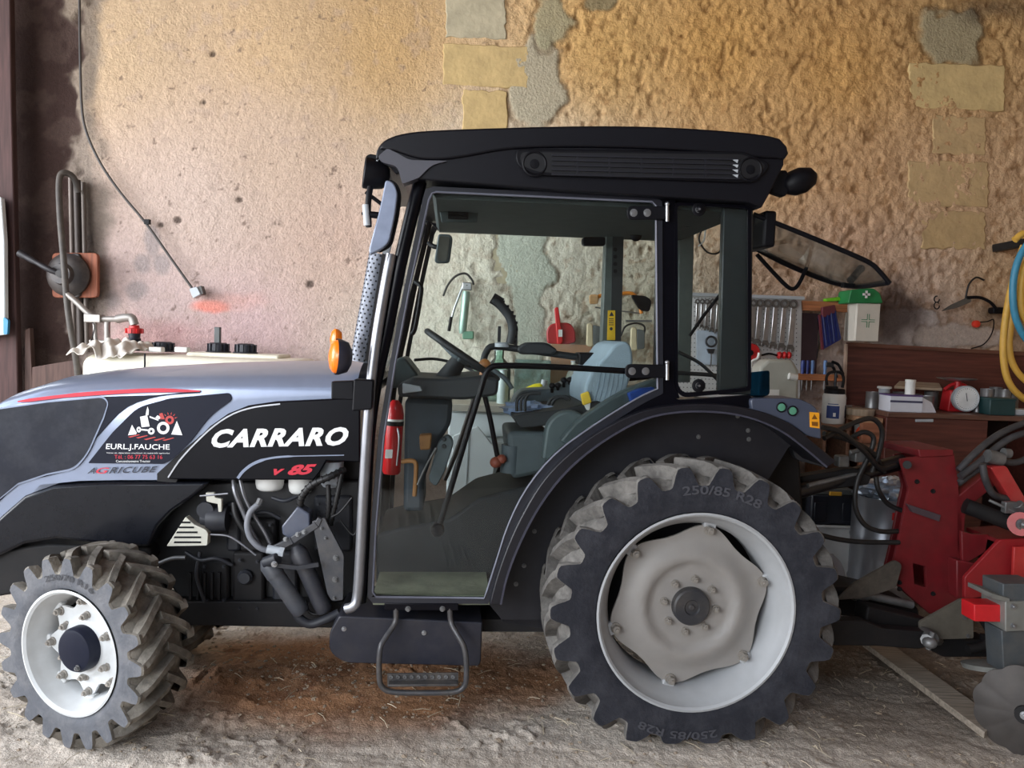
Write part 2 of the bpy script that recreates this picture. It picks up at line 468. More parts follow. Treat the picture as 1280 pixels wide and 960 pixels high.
# left: soot-dark bare masonry with the corner's shade painted in, then a grey weathered strip down the edge of the plaster
edge = 96 + 34 * warp * 2 + np.interp(PY, [0, 100, 160, 230, 330, 420, 520], [2, 2, -6, 4, 12, -2, 0])
mixc(1 - sstep(edge + 18, edge + 40, PX + 20 * warp), (132, 122, 112), .8)
darkm = 1 - sstep(edge - 12, edge + 10, PX)
mixc(darkm, (66, 50, 46)); mixc(darkm * sstep(.5, .62, fbm(X, Z, 6, 131, 4)), (88, 72, 66), .6); mixc(darkm * sstep(.55, .65, fbm(X, Z, 3, 141, 4)), (46, 34, 32), .6)
dep -= .03 * darkm - .03 * darkm * (fbm(X, Z, 4, 151, 3) - .5)
for bx, by, rx, ry in ((203, 330, 12, 13), (178, 330, 12, 14), (170, 362, 16, 12), (140, 375, 14, 16), (190, 300, 10, 20)):
    mixc(blob(bx, by, rx, ry), (150, 140, 138), .8)
mixc(blob(262, 383, 24, 8, .6), (222, 128, 110), .8); mixc(blob(290, 375, 40, 12, .8), (214, 160, 148), .4)
mixc(blob(200, 420, 90, 26, .8), (206, 150, 150), .4)
for bx, by in ((201, 281), (222, 275), (300, 250), (265, 66), (254, 127), (388, 355)):
    hole = blob(bx, by, 4.4, 4, .4, 1.6); mixc(hole, (62, 50, 44), .8); dep -= .012 * hole
# cement render patches
for bx, by, rx, ry, c in ((672, 100, 36, 62, (176, 168, 146)), (690, 25, 24, 34, (164, 156, 126)), (745, 2, 22, 12, (140, 128, 98)),
                          (660, 330, 30, 120, (190, 196, 182)), (1186, 40, 48, 34, (156, 146, 118)), (1130, 412, 50, 26, (200, 190, 186)), (1200, 420, 60, 16, (196, 182, 172))):
    k = blob(bx, by, rx, ry, .16, 1.3); mixc(k, c, .9); dep = dep * (1 - .8 * k) + .004 * k
    rimm = np.clip(blob(bx, by, rx * 1.12, ry * 1.08, .16, 1.3) - k, 0, 1); mixc(rimm, (104, 76, 46), .7); dep -= .012 * rimm
# dark soft-edged patches above the bench and high at the right
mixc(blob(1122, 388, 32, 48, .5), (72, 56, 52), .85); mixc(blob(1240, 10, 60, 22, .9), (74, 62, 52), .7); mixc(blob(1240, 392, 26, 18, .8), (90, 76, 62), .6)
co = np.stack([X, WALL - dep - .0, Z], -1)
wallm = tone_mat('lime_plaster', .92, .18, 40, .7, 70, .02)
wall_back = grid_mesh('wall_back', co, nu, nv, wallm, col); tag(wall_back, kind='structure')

# exposed ashlar blocks, each a stone of its own set in the plaster
def rough_block(px0, py0, px1, py1, m, proud=.018, seed=0, name='stone'):
    rg = random.Random(seed); n = 12; pts_ = []
    cs = [(px0, py0), (px1, py0), (px1, py1), (px0, py1)]
    for i in range(4):
        a, b = cs[i], cs[(i + 1) % 4]
        for k in range(n):
            t = k / n; j = 1.6 if k else .8
            pts_.append((a[0] + (b[0] - a[0]) * t + rg.uniform(-j, j), a[1] + (b[1] - a[1]) * t + rg.uniform(-j, j) + .035 * (a[0] + (b[0] - a[0]) * t - px0)))
    mb = MB(); mb.prism(wpl(pts_, WALL - proud), (0, .1, 0)); o = mk(name, mb, m, wall_back, .006); return o
st_y = mat('stone_yellow', (192, 166, 116), .9, var=.14, vs=9, bump=.5, bs=30)
st_g = mat('stone_grey', (176, 166, 140), .9, var=.14, vs=9, bump=.5, bs=30)
st_o = mat('stone_ochre', (178, 150, 108), .9, var=.14, vs=9, bump=.5, bs=30)
for i, (a, b, c, d, m) in enumerate(((553, 54, 660, 106, st_y), (557, -20, 632, 46, st_g), (578, 112, 634, 172, st_y), (1137, 78, 1256, 134, st_y),
        (1166, 144, 1232, 192, st_o), (1136, 200, 1236, 256, st_o), (1152, 262, 1232, 310, st_o), (556, 286, 662, 352, st_g))):
    rough_block(a, b, c, d, m, seed=i, proud=.004)

# ground: trodden earth with ruts and loose soil
gu, gv = 620, 520
gu = 760; gx = np.concatenate([np.linspace(-8, -2.6, 40)[:-1], np.linspace(-2.6, 2.9, gu - 80), np.linspace(2.9, 8, 42)[1:]]); gu = len(gx)
gy = np.concatenate([np.linspace(-14, 1.2, 50)[:-1], np.linspace(1.2, 5.1, gv - 50)]); gv = len(gy)
GX, GY = np.meshgrid(gx, gy)
def gheight(x, y):
    h = .035 * (fbm(x, y, 1.5, 201, 3) - .5) + .030 * (fbm(x * .8, y * 1.8, 3.4, 211, 3) - .5) + .014 * (fbm(x * .8, y * 1.5, 11, 221, 4, .6) - .5) + .012 * (fbm(x, y, 44, 227, 3, .7) - .5)
    h += .05 * np.exp(-(((x + 1.0) / .55) ** 2 + ((y - 3.15) / .3) ** 2)) * (.5 + fbm(x, y, 6, 231, 3))
    h += .012 * sstep(.62, .78, fbm(x, y, 30, 241, 2)) * sstep(.5, .62, fbm(x, y, 3, 245, 2))
    return h
_gh = gheight
_px = np.array([[-1.5, -1.45, .55, .7, .85, 1.5, 1.85, 1.95]]); _py = np.array([[2.75, 2.6, 2.85, 2.95, 2.9, 2.7, 2.85, 2.75]])
_off = _gh(_px, _py)[0]
def gheight(x, y):
    # level the ground where the wheels and the disc stand on it
    h = _gh(x, y); w = np.full_like(h, .02); t = np.full_like(h, .02 * float(_off.mean()))
    for a, b, o in zip(_px[0], _py[0], _off):
        k = np.exp(-((x - a) ** 2 + (y - b) ** 2) / .09); w = w + k; t = t + k * o
    return h - t / w
GZ = gheight(GX, GY) - .006
n1 = fbm(GX, GY, 2.2, 251, 4); n2 = fbm(GX, GY, 9, 261, 4)
gcol = np.zeros(GX.shape + (3,)); gcol[:] = C(196, 184, 171)
def gmix(mask, c, k=1.):
    global gcol
    mm = (np.clip(mask, 0, 1) * k)[..., None]; gcol = gcol * (1 - mm) + C(*c) * mm
gmix(sstep(.45, .62, n1), (164, 150, 136), .6); gmix(sstep(.52, .64, n2), (204, 192, 178), .5)
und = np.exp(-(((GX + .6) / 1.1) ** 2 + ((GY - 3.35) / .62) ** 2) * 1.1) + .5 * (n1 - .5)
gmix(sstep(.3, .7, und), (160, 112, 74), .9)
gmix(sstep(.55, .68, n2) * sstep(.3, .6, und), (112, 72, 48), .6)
gmix(sstep(.9, 1.6, GX) * sstep(2.6, 3.2, GY), (92, 78, 66), .6)  # shade behind the rear wheel and under the implement, painted into the earth
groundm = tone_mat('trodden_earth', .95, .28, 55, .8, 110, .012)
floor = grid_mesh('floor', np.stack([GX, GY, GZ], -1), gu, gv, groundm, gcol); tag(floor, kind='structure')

def slab(name, c, d, m):
    o = mk(name, MB().box(c, d), m); return tag(o, kind='structure')
stonew = mat('rubble_wall', (150, 126, 102), .95, var=.25, vs=3, bump=.8, bs=9)
planks_c = wood('roof_boards', (110, 84, 62), 4, 'X')
slab('wall_right', (4.5, 1.5, 2.1), (.3, 7.4, 4.6), stonew)
slab('wall_left', (-4.3, 4.75, 2.1), (.3, .7, 4.6), stonew)
frontw = mat('front_wall_stone', (104, 92, 80), .95, var=.15, vs=2)
slab('wall_front', (1.95, -1.9, 2.1), (5.1, .4, 4.6), frontw)  # unseen; extended this far left to darken the right side and reflections
slab('trim_2', (-2.55, -1.9, 3.95), (3.9, .4, .9), frontw)  # unseen lintel, added with the front wall to cut the daylight
slab('ceiling', (.1, 2.2, 4.45), (9.4, 6.2, .12), planks_c)
oldwood = wood('old_dark_wood', (66, 44, 42), 5, 'Z', .8)
mb = MB(); mb.prism(wpl([(-40, -30), (12, -30), (14, 120), (18, 300), (22, 480), (22, 640), (-40, 640)], 4.80), (0, .05, 0))
tag(mk('trim_1', mb, oldwood, None, .006), kind='structure')
# ================================================================== THE TRACTOR
tr = bpy.data.objects.new('tractor', None); COL.objects.link(tr); tr.location = TO; tr.rotation_euler = (0, 0, PSI)
tag(tr, 'black and silver compact tractor with glazed cab parked along the wall', 'tractor')
YC, YH, YM = .16, .34, .66
def tp(name, mb, m, parent=None, **k): return mk(name, mb, m, parent or tr, **k)
def tpr(name, pts, Y0, Y1, m, parent=None, holes=(), **k):
    mb = MB(); mb.prism(tpl(pts, Y0), (0, Y1 - Y0, 0), [tpl(h, Y0) for h in holes]); return tp(name, mb, m, parent, **k)
def tstrip(name, pts, w, Y, th, m, parent=None, **k):
    """a flat band of pixel width w along a pixel path"""
    p = [Vector(q) for q in pts]; l, r = [], []
    for i, q in enumerate(p):
        d = (p[min(i + 1, len(p) - 1)] - p[max(i - 1, 0)]).normalized(); nn = Vector((-d.y, d.x)); ww = w[i] if isinstance(w, (list, tuple)) else w
        l.append(q + nn * ww / 2); r.append(q - nn * ww / 2)
    mb = MB()
    for i in range(len(p) - 1):
        mb.prism([TP(*l[i], Y), TP(*l[i + 1], Y), TP(*r[i + 1], Y), TP(*r[i], Y)], (0, th, 0))
    return tp(name, mb, m, parent, **k)

# ------------------------------------------------------------------ wheels
def wheel(cpx, Yface, W, RO, RRIM, nl, steer, side, front, dust_m, side_m, rim_m, disc_m, yx=.03):
    c0 = TP(cpx[0], cpx[1], Yface) if side == 0 else Vector((TP(cpx[0], cpx[1], yx).x, 0, TP(cpx[0], cpx[1], yx).z))
    if side == 0: ctr = Vector((c0.x, Yface + W / 2 - .012, c0.z))
    else: ctr = Vector((c0.x, 2 * YM - Yface - W / 2 + .012, c0.z))
    rz = Matrix.Rotation(steer, 3, 'Z')
    if side == 0 and steer:      # keep the visible rim face where it is while turning about the vertical
        ctr = Vector((c0.x, Yface, c0.z)) + rz @ Vector((0, W / 2 - .012, 0))
    sg = 1 if side == 0 else -1          # outer face lies at -Y for the near side
    def L(h, t, r): return ctr + rz @ Vector((r * math.cos(t), sg * h, r * math.sin(t)))
    hw = W / 2; mb = MB(); seg = 96
    RB = RO - (.030 if front else .042)
    sd_ = .036 if front else .036
    prof = [(-hw + .012, RRIM), (-hw - .006, RRIM + .006), (-hw - .016, RRIM + (RB - RRIM) * .3), (-hw - .012, RB - sd_ - .004), (-hw + .012, RB - sd_ * .5), (-hw + .042, RB - .006), (0, RB),
            (hw - .042, RB - .006), (hw - .012, RB - sd_ * .5), (hw + .012, RB - sd_ - .004), (hw + .016, RRIM + (RB - RRIM) * .3), (hw + .006, RRIM + .006), (hw - .012, RRIM)]
    vs = [L(h, 2 * math.pi * i / seg, r) for h, r in prof for i in range(seg)]
    fs = []; mis = []
    for k in range(len(prof) - 1):
        for i in range(seg):
            j = (i + 1) % seg; fs.append((k * seg + i, k * seg + j, (k + 1) * seg + j, (k + 1) * seg + i)); mis.append(1 if 3 <= k <= 8 else 0)
    mb.add(vs, fs); mb.mi = mis
    # lugs: curved chevron bars from each shoulder to the middle of the tread
    step = 2 * math.pi / nl; ns = 6
    for s_ in (-1, 1):
        for q in range(nl):
            t0 = q * step + (step / 2 if s_ > 0 else 0)
            rows = []
            for k in range(ns + 1):
                u = k / ns
                h = s_ * (hw + .010 - (hw + .022) * u)
                sweep = (.30 if front else .24) * (u ** .85)
                hwid = (.013 if front else .016) * (1 + .15 * (1 - u))
                if u < .12: hwid *= 1.0
                ro = RO - .020 * max(0, 1 - u * 3.2) ** 2
                rb = RB - .012
                tt = t0 + sweep
                rows.append([(h, tt - (hwid + .009) / RO, rb), (h, tt - hwid / RO, ro), (h, tt + hwid / RO, ro), (h, tt + (hwid + .009) / RO, rb)])
            # end that runs down the sidewall
            h0 = s_ * (hw + .014); hwid = (.013 if front else .015)
            low = [(h0 - s_ * .0, t0 - (hwid + .016) / RO, RB - (.030 if front else .040)), (h0, t0 - hwid / RO, RB - .012), (h0, t0 + hwid / RO, RB - .012), (h0, t0 + (hwid + .016) / RO, RB - (.030 if front else .040))]
            vv = []; ff = []
            for row in rows: vv += [L(*a) for a in row]
            for k in range(ns):
                for m_ in range(3): ff.append((k * 4 + m_, k * 4 + m_ + 1, k * 4 + 5 + m_, k * 4 + 4 + m_))
            o = len(vv); vv += [L(*a) for a in low]
            ff += [(0, 1, 2, 3)]; ff.append((ns * 4, ns * 4 + 3, ns * 4 + 2, ns * 4 + 1))
            mb.m = 1; mb.add(vv[:o], ff)
    # scalloped edge of the sidewall that rises into every lug
    mb.m = 0; K = 14
    for s_ in (-1, 1):
        nn = nl * K; off_ = 0 if s_ < 0 else step / 2
        rr = []
        for i in range(nn):
            f = abs(((i / K + .5) % 1) - .5); w = 1 - float(sstep(.11 if front else .10, .40, np.float64(f))); rr.append(RB - sd_ + (RO - .008 - RB + sd_) * w)
        tt = [off_ + step * i / K for i in range(nn)]
        ri = RB - sd_ - .03
        vs = [L(s_ * (hw + .0135), t, ri) for t in tt] + [L(s_ * (hw + .0145), t, q - .006) for t, q in zip(tt, rr)] + [L(s_ * (hw + .009), t, q) for t, q in zip(tt, rr)] + [L(s_ * (hw - .022), t, q - .004) for t, q in zip(tt, rr)]
        mb.add(vs, [(k * nn + i, k * nn + (i + 1) % nn, (k + 1) * nn + (i + 1) % nn, (k + 1) * nn + i) for k in range(3) for i in range(nn)])
        mb.mi[-2 * nn:] = [1] * (2 * nn)
    for p in mb.v:                                        # the loaded tyre flattens on the ground
        lim = .012
        if p.z < lim + .05:
            p.z = lim + .05 - .05 * (1 - math.exp(-(lim + .05 - p.z) / .05)) if not front else max(p.z, lim - .012)
    nm = 'front_tyre' if front else 'rear_tyre'
    ty = tp(nm, mb, [side_m, dust_m], ang=38)
    if side: return ctr, L, ty
    # rim
    rb = MB(); d = (.055 if front else .085)
    pr = [(-hw - .002, RRIM - .004), (-hw - .012, RRIM + .004), (-hw - .014, RRIM - .004), (-hw - .006, RRIM - .012), (-hw + .012, RRIM - .016), (-hw + .03, RRIM - (.020 if front else .026)), (-hw + .06, RRIM - (.034 if front else .042)), (-hw + .10, RRIM - (.040 if front else .060)), (hw - .05, RRIM - (.040 if front else .060)), (hw, RRIM - .01)]
    sg_ = 72; vs = [L(h, 2 * math.pi * i / sg_, r) for h, r in pr for i in range(sg_)]
    rb.add(vs, [(k * sg_ + i, k * sg_ + (i + 1) % sg_, (k + 1) * sg_ + (i + 1) % sg_, (k + 1) * sg_ + i) for k in range(len(pr) - 1) for i in range(sg_)])
    rim = tp('wheel_rim', rb, rim_m, ang=30)
    # disc
    db = MB(); nlob = 8 if front else 6; ph = R(4) if front else R(18)
    rin, rlob, rmid = (.05, RRIM - .040, RRIM - .078) if front else (.06, RRIM - .062, RRIM - .098)
    rows = 14; n = 144
    def dy(r):
        u = r / rlob
        if front: return -hw + .066 - .012 * (1 - sstep(.55, .62, np.float64(u)))
        return -hw + .085 + .020 * float(sstep(.95, .72, np.float64(u))) * 0 - .028 * float(1 - sstep(.60, .86, np.float64(u))) + .022 * float(1 - sstep(.50, .57, np.float64(u)))
    def rout(t):
        a = (t - ph) * nlob / (2 * math.pi); a = abs(a - round(a)) * 2          # 0 at a lobe, 1 between lobes
        return rlob - (rlob - rmid) * sstep(.12 if front else .10, .95, np.float64(a)) ** .8
    for s2 in (0, 1):
        vs = []
        for k in range(rows + 1):
            for i in range(n):
                t = 2 * math.pi * i / n; r = rin + (rout(t) - rin) * k / rows
                vs.append(L(dy(r) + .010 * s2, t, r))
        db.add(vs, [(k * n + i, k * n + (i + 1) % n, (k + 1) * n + (i + 1) % n, (k + 1) * n + i) for k in range(rows) for i in range(n)])
    N = (rows + 1) * n
    db.add([], [])
    for i in range(n): db.f.append([rows * n + i, rows * n + (i + 1) % n, N + rows * n + (i + 1) % n, N + rows * n + i]); db.mi.append(0)
    disc = tp('wheel_disc', db, disc_m, ang=50)
    out = (rz @ Vector((0, -1, 0)))
    for i in range(nlob):
        t = ph + 2 * math.pi * i / nlob; bolt(disc, L(dy(rlob * .93), t, rlob - (.016 if front else .014)), out, .012 if front else .015, .022 if front else .028, boltm)
        cl = MB(); cc = L(dy(rlob) + .008, t, rlob + .012); cl.box(cc, (.05, .03, .04), rz @ Matrix.Rotation(-t + math.pi / 2, 3, 'Y'))
        tp('rim_lug', cl, rim_m, rim, bevel=.006)
    nb = 6 if front else 8
    for i in range(nb):
        t = (R(28) if front else R(-8)) + 2 * math.pi * i / nb; r = .112 if front else .102
        bolt(disc, L(dy(r), t, r), out, .012 if front else .0115, .024 if front else .02, boltm)
    hb = MB()
    if front:
        hp = [(-hw + .08, .082), (-hw + .022, .080), (-hw + .012, .074), (-hw + .009, .064), (-hw + .009, 0)]
    else:
        hp = [(-hw + .09, .072), (-hw + .052, .070), (-hw + .046, .064), (-hw + .046, .030), (-hw + .052, .026), (-hw + .052, .012), (-hw + .046, .008), (-hw + .046, 0)]
    sg_ = 40; hb.add([L(h, 2 * math.pi * i / sg_, r) for h, r in hp for i in range(sg_)], [(k * sg_ + i, k * sg_ + (i + 1) % sg_, (k + 1) * sg_ + (i + 1) % sg_, (k + 1) * sg_ + i) for k in range(len(hp) - 1) for i in range(sg_)])
    hub = tp('hub_cap', hb, panel if front else mat('hub_black', (34, 38, 46), .45, dust=.2), ang=40)
    if front: bolt(hub, L(-hw + .008, R(-65), .06), out, .008, .01, greyst)
    return ctr, L, ty
fw_c, fwL, fty = wheel((92, 814), .03, .215, .352, .222, 20, R(-25), 0, True, tread_f, tyre_f, rimw, rimw)
rw_c, rwL, rty = wheel((869, 764), .0, .25, .560, .372, 22, 0, 0, False, tread_r, tyre_r, rimc, rimr)
wheel((92, 814), .40, .215, .352, .222, 20, R(-25), 1, True, tread_f, tyre_f, rimw, rimw)
wheel((869, 764), .0, .25, .560, .372, 22, 0, 1, False, tread_r, tyre_r, rimc, rimr, 0.)
# raised size marking on the sidewalls
def arc_text(txt, L, h, r, t0, t1, hgt, m, parent, name):
    mb = text_mb(txt, ((0, 0), (1, 0), (1, 1), (0, 1)), lambda a, b: Vector((a, b, 0)), (0, 0, 0), bold=.02)
    vs = [L(h, t0 + (t1 - t0) * v.x, r + hgt * (.5 - v.y)) for v in mb.v]
    q = MB(); q.add(vs, mb.f); return tp(name, q, m, parent)
tyre_txt = mat('tyre_lettering', (70, 70, 76), .8)
arc_text('250/85 R28', rwL, -.125 - .019, .462, R(100), R(62), .034, tyre_txt, rty, 'raised_lettering')
arc_text('250/85 R28', rwL, -.125 - .019, .462, R(282), R(244), .030, tyre_txt, rty, 'raised_lettering')
tt2 = mat('tyre_lettering_front', (52, 52, 56), .8)
arc_text('250/70 R16', fwL, -.1075 - .019, .272, R(112), R(62), .022, tt2, fty, 'raised_lettering')

# ------------------------------------------------------------------ bonnet
stn = [(-95, 602, 618, 640), (-85, 560, 590, 650), (-65, 528, 556, 665), (-35, 505, 530, 668), (0, 486, 512, 655), (50, 471, 499, 606), (100, 464.5, 492, 601), (150, 460, 489, 600), (200, 457.5, 488, 600), (250, 455, 487, 545), (300, 453.5, 488, 512), (350, 452.5, 489, 505), (400, 452, 490, 500), (446, 452, 491, 500)]
mb = MB(); nprof = 0; rows = []
for px, yt, ysh, yb in stn:
    pb, ps = TP(px, yb, YH), TP(px, ysh, YH); x = ps.x; zb, zs_ = pb.z, ps.z; zt = tz(x, .52, yt)
    cs = [(YH, zb), (YH, (zb + zs_) / 2), (YH, zs_)]
    for k in range(1, 9):
        a = math.pi / 2 * k / 8; cs.append((YH + (YM - YH) * (1 - math.cos(a)) ** .85, zs_ + (zt - zs_) * math.sin(a) ** .8))
    cs += [(2 * YM - y, z) for y, z in reversed(cs[:-1])]
    rows.append([Vector((x, y, z)) for y, z in cs]); nprof = len(cs)
mb.add([p for r_ in rows for p in r_], [(k * nprof + i, k * nprof + i + 1, (k + 1) * nprof + i + 1, (k + 1) * nprof + i) for k in range(len(rows) - 1) for i in range(nprof - 1)])
mb.f.append(list(range(nprof))); mb.mi.append(0)
hood = tp('bonnet', mb, silver, ang=50)
O = -.006
def dec(name, pts, m, Y, th=.006, parent=None, holes=(), **k): return tpr(name, pts, Y, Y + th, m, parent or hood, holes, **k)
# side skins lying on the silver shell
lowlip = sp([(-85, 660), (-60, 668), (-20, 662), (0, 642), (28, 614), (60, 605), (130, 601), (207, 600)], 3)
dec('bonnet_side', [(-85, 600), (-60, 560), (-20, 526), (0, 512), (60, 502), (128, 496), (196, 494), (246, 489), (250, 491)] + sp([(250, 491), (200, 495), (158, 509), (128, 538), (102, 570), (92, 587)], 3) + sp([(92, 587), (60, 595), (22, 606), (-5, 630), (-30, 650), (-70, 655)], 3), panel, YH - .007, .008)
vent = rc([(-60, 575), (-10, 513), (60, 503, 0), (128, 497, 9), (134, 504, 5), (128, 522, 0), (108, 567, 10), (92, 585, 9), (58, 592, 0), (22, 604, 0), (-5, 626, 0), (-40, 640)], 3)
mesh_m = mat('side_grille_mesh', (26, 29, 40), .3, coat=.05, spec=.2, var=.2, vs=14, dust=.18, dcol=(104, 106, 112))
dec('side_grille', vent, mesh_m, YH - .011, .006)
dec('grille_trim', [(p[0] * 1.0, p[1]) for p in rc([(-60, 572), (-10, 511), (60, 501, 0), (129, 495, 10), (136, 503, 6), (130, 523, 0), (110, 568, 11), (94, 587, 9), (58, 594, 0), (22, 606, 0), (-5, 628, 0), (-40, 642)], 3)], silver, YH - .009, .006)
stick = rc([(110, 579, 2), (140, 541, 6), (172, 509, 12), (212, 498, 4), (287, 491, 4), (290, 500, 5), (262, 520, 20), (236, 555, 14), (213, 576, 6), (204, 580, 2)], 3)
sticker = dec('sticker_panel', stick, mat('sticker_dark', (28, 31, 44), .45, var=.02, spec=.15), YH - .009, .006)
tstrip('red_stripe', sp([(22, 502), (80, 495), (130, 491), (190, 488), (250, 489)], 4), [1.5] + [4] * 4 + [5] * 5 + [5] * 4 + [4, 3, 1.5], YH - .010, .006, red_dec, hood)
# black rear side panel with the maker's name
rp_ = [(209, 599), (222, 577), (240, 556), (262, 533), (285, 517), (310, 507), (345, 502), (450, 497), (450, 578), (408, 576), (400, 590), (392, 600), (300, 600)]
rear_panel = dec('rear_side_panel', rp_, black, YH - .030, .03, bevel=.005)
trim_m = mat('bright_trim', (190, 192, 198), .3, metal=.4)
tstrip('trim_line', sp([(210, 597), (224, 576), (244, 554), (268, 532), (292, 517), (318, 509), (350, 505)], 3), 1.8, YH - .034, .005, trim_m, rear_panel)
tstrip('trim_line', sp([(297, 598), (304, 589), (316, 580), (332, 574), (352, 571), (380, 570), (430, 569)], 3), [3.6] * 9 + [2.4] * 5 + [1.2] * 5, YH - .034, .005, silver, rear_panel)
def ttext(name, s, quad, Y, m, parent, **k): return tp(name, text_mb(s, quad, lambda a, b: TP(a, b, Y), (0, 0, 0), **k), m, parent)
ttext('lettering', 'CARRARO', ((267, 536.5), (437, 533.5), (433, 557), (263, 560)), YH - .033, white_dec, rear_panel, shear=.22, bold=.045, spacing=1.12)
ttext('model_number', 'v', ((342, 586), (356, 586), (353, 594), (341, 594)), YH - .033, red_dec, rear_panel, shear=.3, bold=.03)
ttext('model_number', '85', ((363, 581), (396, 580), (392, 593), (359, 594)), YH - .033, red_dec, rear_panel, shear=.3, bold=.05)
ys = YH - .0105
ttext('lettering', 'A', ((112, 584.5), (121, 584.5), (118, 592), (109, 592)), YH - .0085, dark_dec, hood, shear=.2, bold=.015)
ttext('lettering', 'G', ((122, 584.5), (137, 584.5), (134, 592), (119, 592)), YH - .0085, red_dec, hood, shear=.2, bold=.01)
ttext('lettering', 'RICUBE', ((139, 584), (197, 583), (194, 590.5), (136, 592)), YH - .0085, dark_dec, hood, shear=.2, bold=.015, spacing=1.2)
ttext('sticker_text', 'EURL.J.FAUCHE', ((133, 554.5), (212, 555.5), (212, 564), (132, 563.5)), ys, white_dec, sticker, bold=.012)
ttext('sticker_text', 'Vente et réparation machines et matériels agricoles', ((133, 565.2), (212, 565.6), (212, 567.8), (133, 567.4)), ys, white_dec, sticker)
ttext('sticker_text', 'Tél. : 06 77 75 63 16', ((143, 568.5), (203, 568.8), (203, 573.8), (143, 573.5)), ys, red_dec, sticker, bold=.0)
ttext('sticker_text', 'Concessionnaire Tractor', ((145, 575), (188, 575), (188, 578), (145, 578)), ys, white_dec, sticker)
# emblem: a little tractor between fir trees over a ploughed field
em = MB(); emr = MB()
def q2(b, pts): b.add([TP(x, y, ys) for x, y in pts], [tuple(range(len(pts)))])
def disc2(b, x, y, r0, r1, n=24, sx_=1.): b.add([TP(x + r * sx_ * math.cos(2 * math.pi * i / n), y + r * math.sin(2 * math.pi * i / n), ys) for r in (r0, r1) for i in range(n)], [(i, (i + 1) % n, n + (i + 1) % n, n + i) for i in range(n)])
q2(em, [(160, 544), (165, 531), (171, 541), (170, 543)]); q2(em, [(214, 543), (221, 526), (228, 544)])
q2(em, [(175, 521), (184, 519), (187, 533), (177, 534)]); q2(em, [(182, 519), (183, 513), (184.5, 508), (186, 513), (185.5, 519)])
q2(em, [(187, 520), (198, 524), (198, 526), (187, 522)]); q2(em, [(176, 536), (188, 537), (188, 539), (176, 538)])
disc2(em, 204, 535, 4.2, 7.8); disc2(em, 189, 539, 1.6, 4.2); disc2(em, 173.5, 537, 1.2, 3.6, sx_=.8)
q2(em, [(194, 522), (197, 519), (202, 522), (199, 524)])
disc2(emr, 212, 525, 2.5, 5.5); q2(emr, [(199, 517), (203, 516), (206, 524), (200, 524)])
for a in range(5):
    t = R(-20 - 28 * a); q2(emr, [(212 + 7 * math.cos(t - .1), 525 + 7 * math.sin(t - .1)), (212 + 10.5 * math.cos(t), 525 + 10.5 * math.sin(t)), (212 + 7 * math.cos(t + .1), 525 + 7 * math.sin(t + .1))])
for i, (a, b) in enumerate(((160, 546), (170, 547), (180, 549), (192, 550), (203, 550))): q2(emr, [(a, b), (a + 13, b - 3), (a + 15, b - 2.4), (a + 3, b + 1)])
tag(tp('emblem', em, white_dec, sticker), kind='stuff'); tag(tp('emblem_red', emr, mat('emblem_red', (190, 60, 56), .5), sticker), kind='stuff')

# lower shields over the front axle
sh = [(-90, 660), (-20, 666), (0, 646), (30, 620), (66, 607), (130, 603), (262, 603), (240, 622), (214, 640), (197, 658), (186, 684), (150, 682), (110, 678), (70, 674), (30, 680), (-10, 700), (-90, 712)]
shield = tpr('lower_shield', sh, YH - .012, YH + .10, mat('shield_grey', (14, 16, 23), .25, coat=.05, spec=.25, dust=.04, dcol=(100, 100, 106)), bevel=.012)
tpr('front_guard', [(-90, 700), (60, 680), (186, 684), (190, 700), (160, 720), (-90, 760)], YH + .02, 2 * YM - YH, dark, bevel=.01)

# ------------------------------------------------------------------ engine bay
eng = tpr('engine_block', [(190, 604), (450, 600), (450, 770), (300, 774), (232, 760), (190, 700)], YH + .11, 2 * YM - YH - .1, mat('engine_black', (16, 17, 21), .5, dust=.2, dcol=(48, 46, 46)), bevel=.01)
for a, b, c, d, y in ((290, 690, 330, 770, .07), (340, 690, 372, 760, .08), (250, 700, 286, 758, .08), (282, 628, 300, 690, .09), (300, 650, 345, 690, .06), (392, 620, 440, 690, .09)):
    tpr('engine_casting', rc([(a, b), (c, b), (c, d), (a, d)], 5), YH + y, YH + .14, darkblue if (a + b) % 3 == 1 else dark, eng, bevel=.012)
for x, y in ((300, 700), (322, 702), (300, 760), (322, 760), (346, 700), (366, 704), (366, 750), (256, 708), (280, 708), (280, 750), (258, 750), (310, 656), (338, 656), (398, 630), (434, 630), (398, 684)): bolt(eng, TP(x, y, YH + .055), (0, -1, 0), .006, .010, darkblue)
for i in range(5): tpr('cooling_rib', [(236 + i * 9, 716), (239 + i * 9, 716), (239 + i * 9, 750), (236 + i * 9, 750)], YH + .065, YH + .08, dark, eng)
mb = MB(); mb.lathe(TP(306, 722, YH + .05), (0, -1, 0), [(-.04, .03), (0, .03), (.006, .024), (.012, .022), (.012, 0)], 20); tp('oil_plug', mb, darkblue, eng, ang=40)
for pts_ in (((232, 690, YH + .05), (250, 700, YH + .03), (270, 698, YH + .03), (290, 706, YH + .05)), ((286, 640, YH + .06), (300, 648, YH + .05), (330, 640, YH + .05), (350, 648, YH + .06)), ((250, 690, YH + .05), (246, 720, YH + .04), (256, 752, YH + .05)), ((388, 700, YH + .03), (384, 730, YH + .02), (392, 756, YH + .03)), ((340, 622, YH + .03), (356, 626, YH + .02), (372, 620, YH + .03))):
    tp('engine_pipe', MB().tube([TP(*p) for p in pts_], .008, 8), darkblue, eng, ang=60)
tpr('chassis_rail', [(205, 752), (450, 752), (450, 786), (230, 782)], YH + .05, YH + .2, dark, bevel=.006)
tpr('transmission', [(400, 765), (690, 765), (700, 778), (640, 782), (400, 782)], .5, .85, dark, bevel=.01)
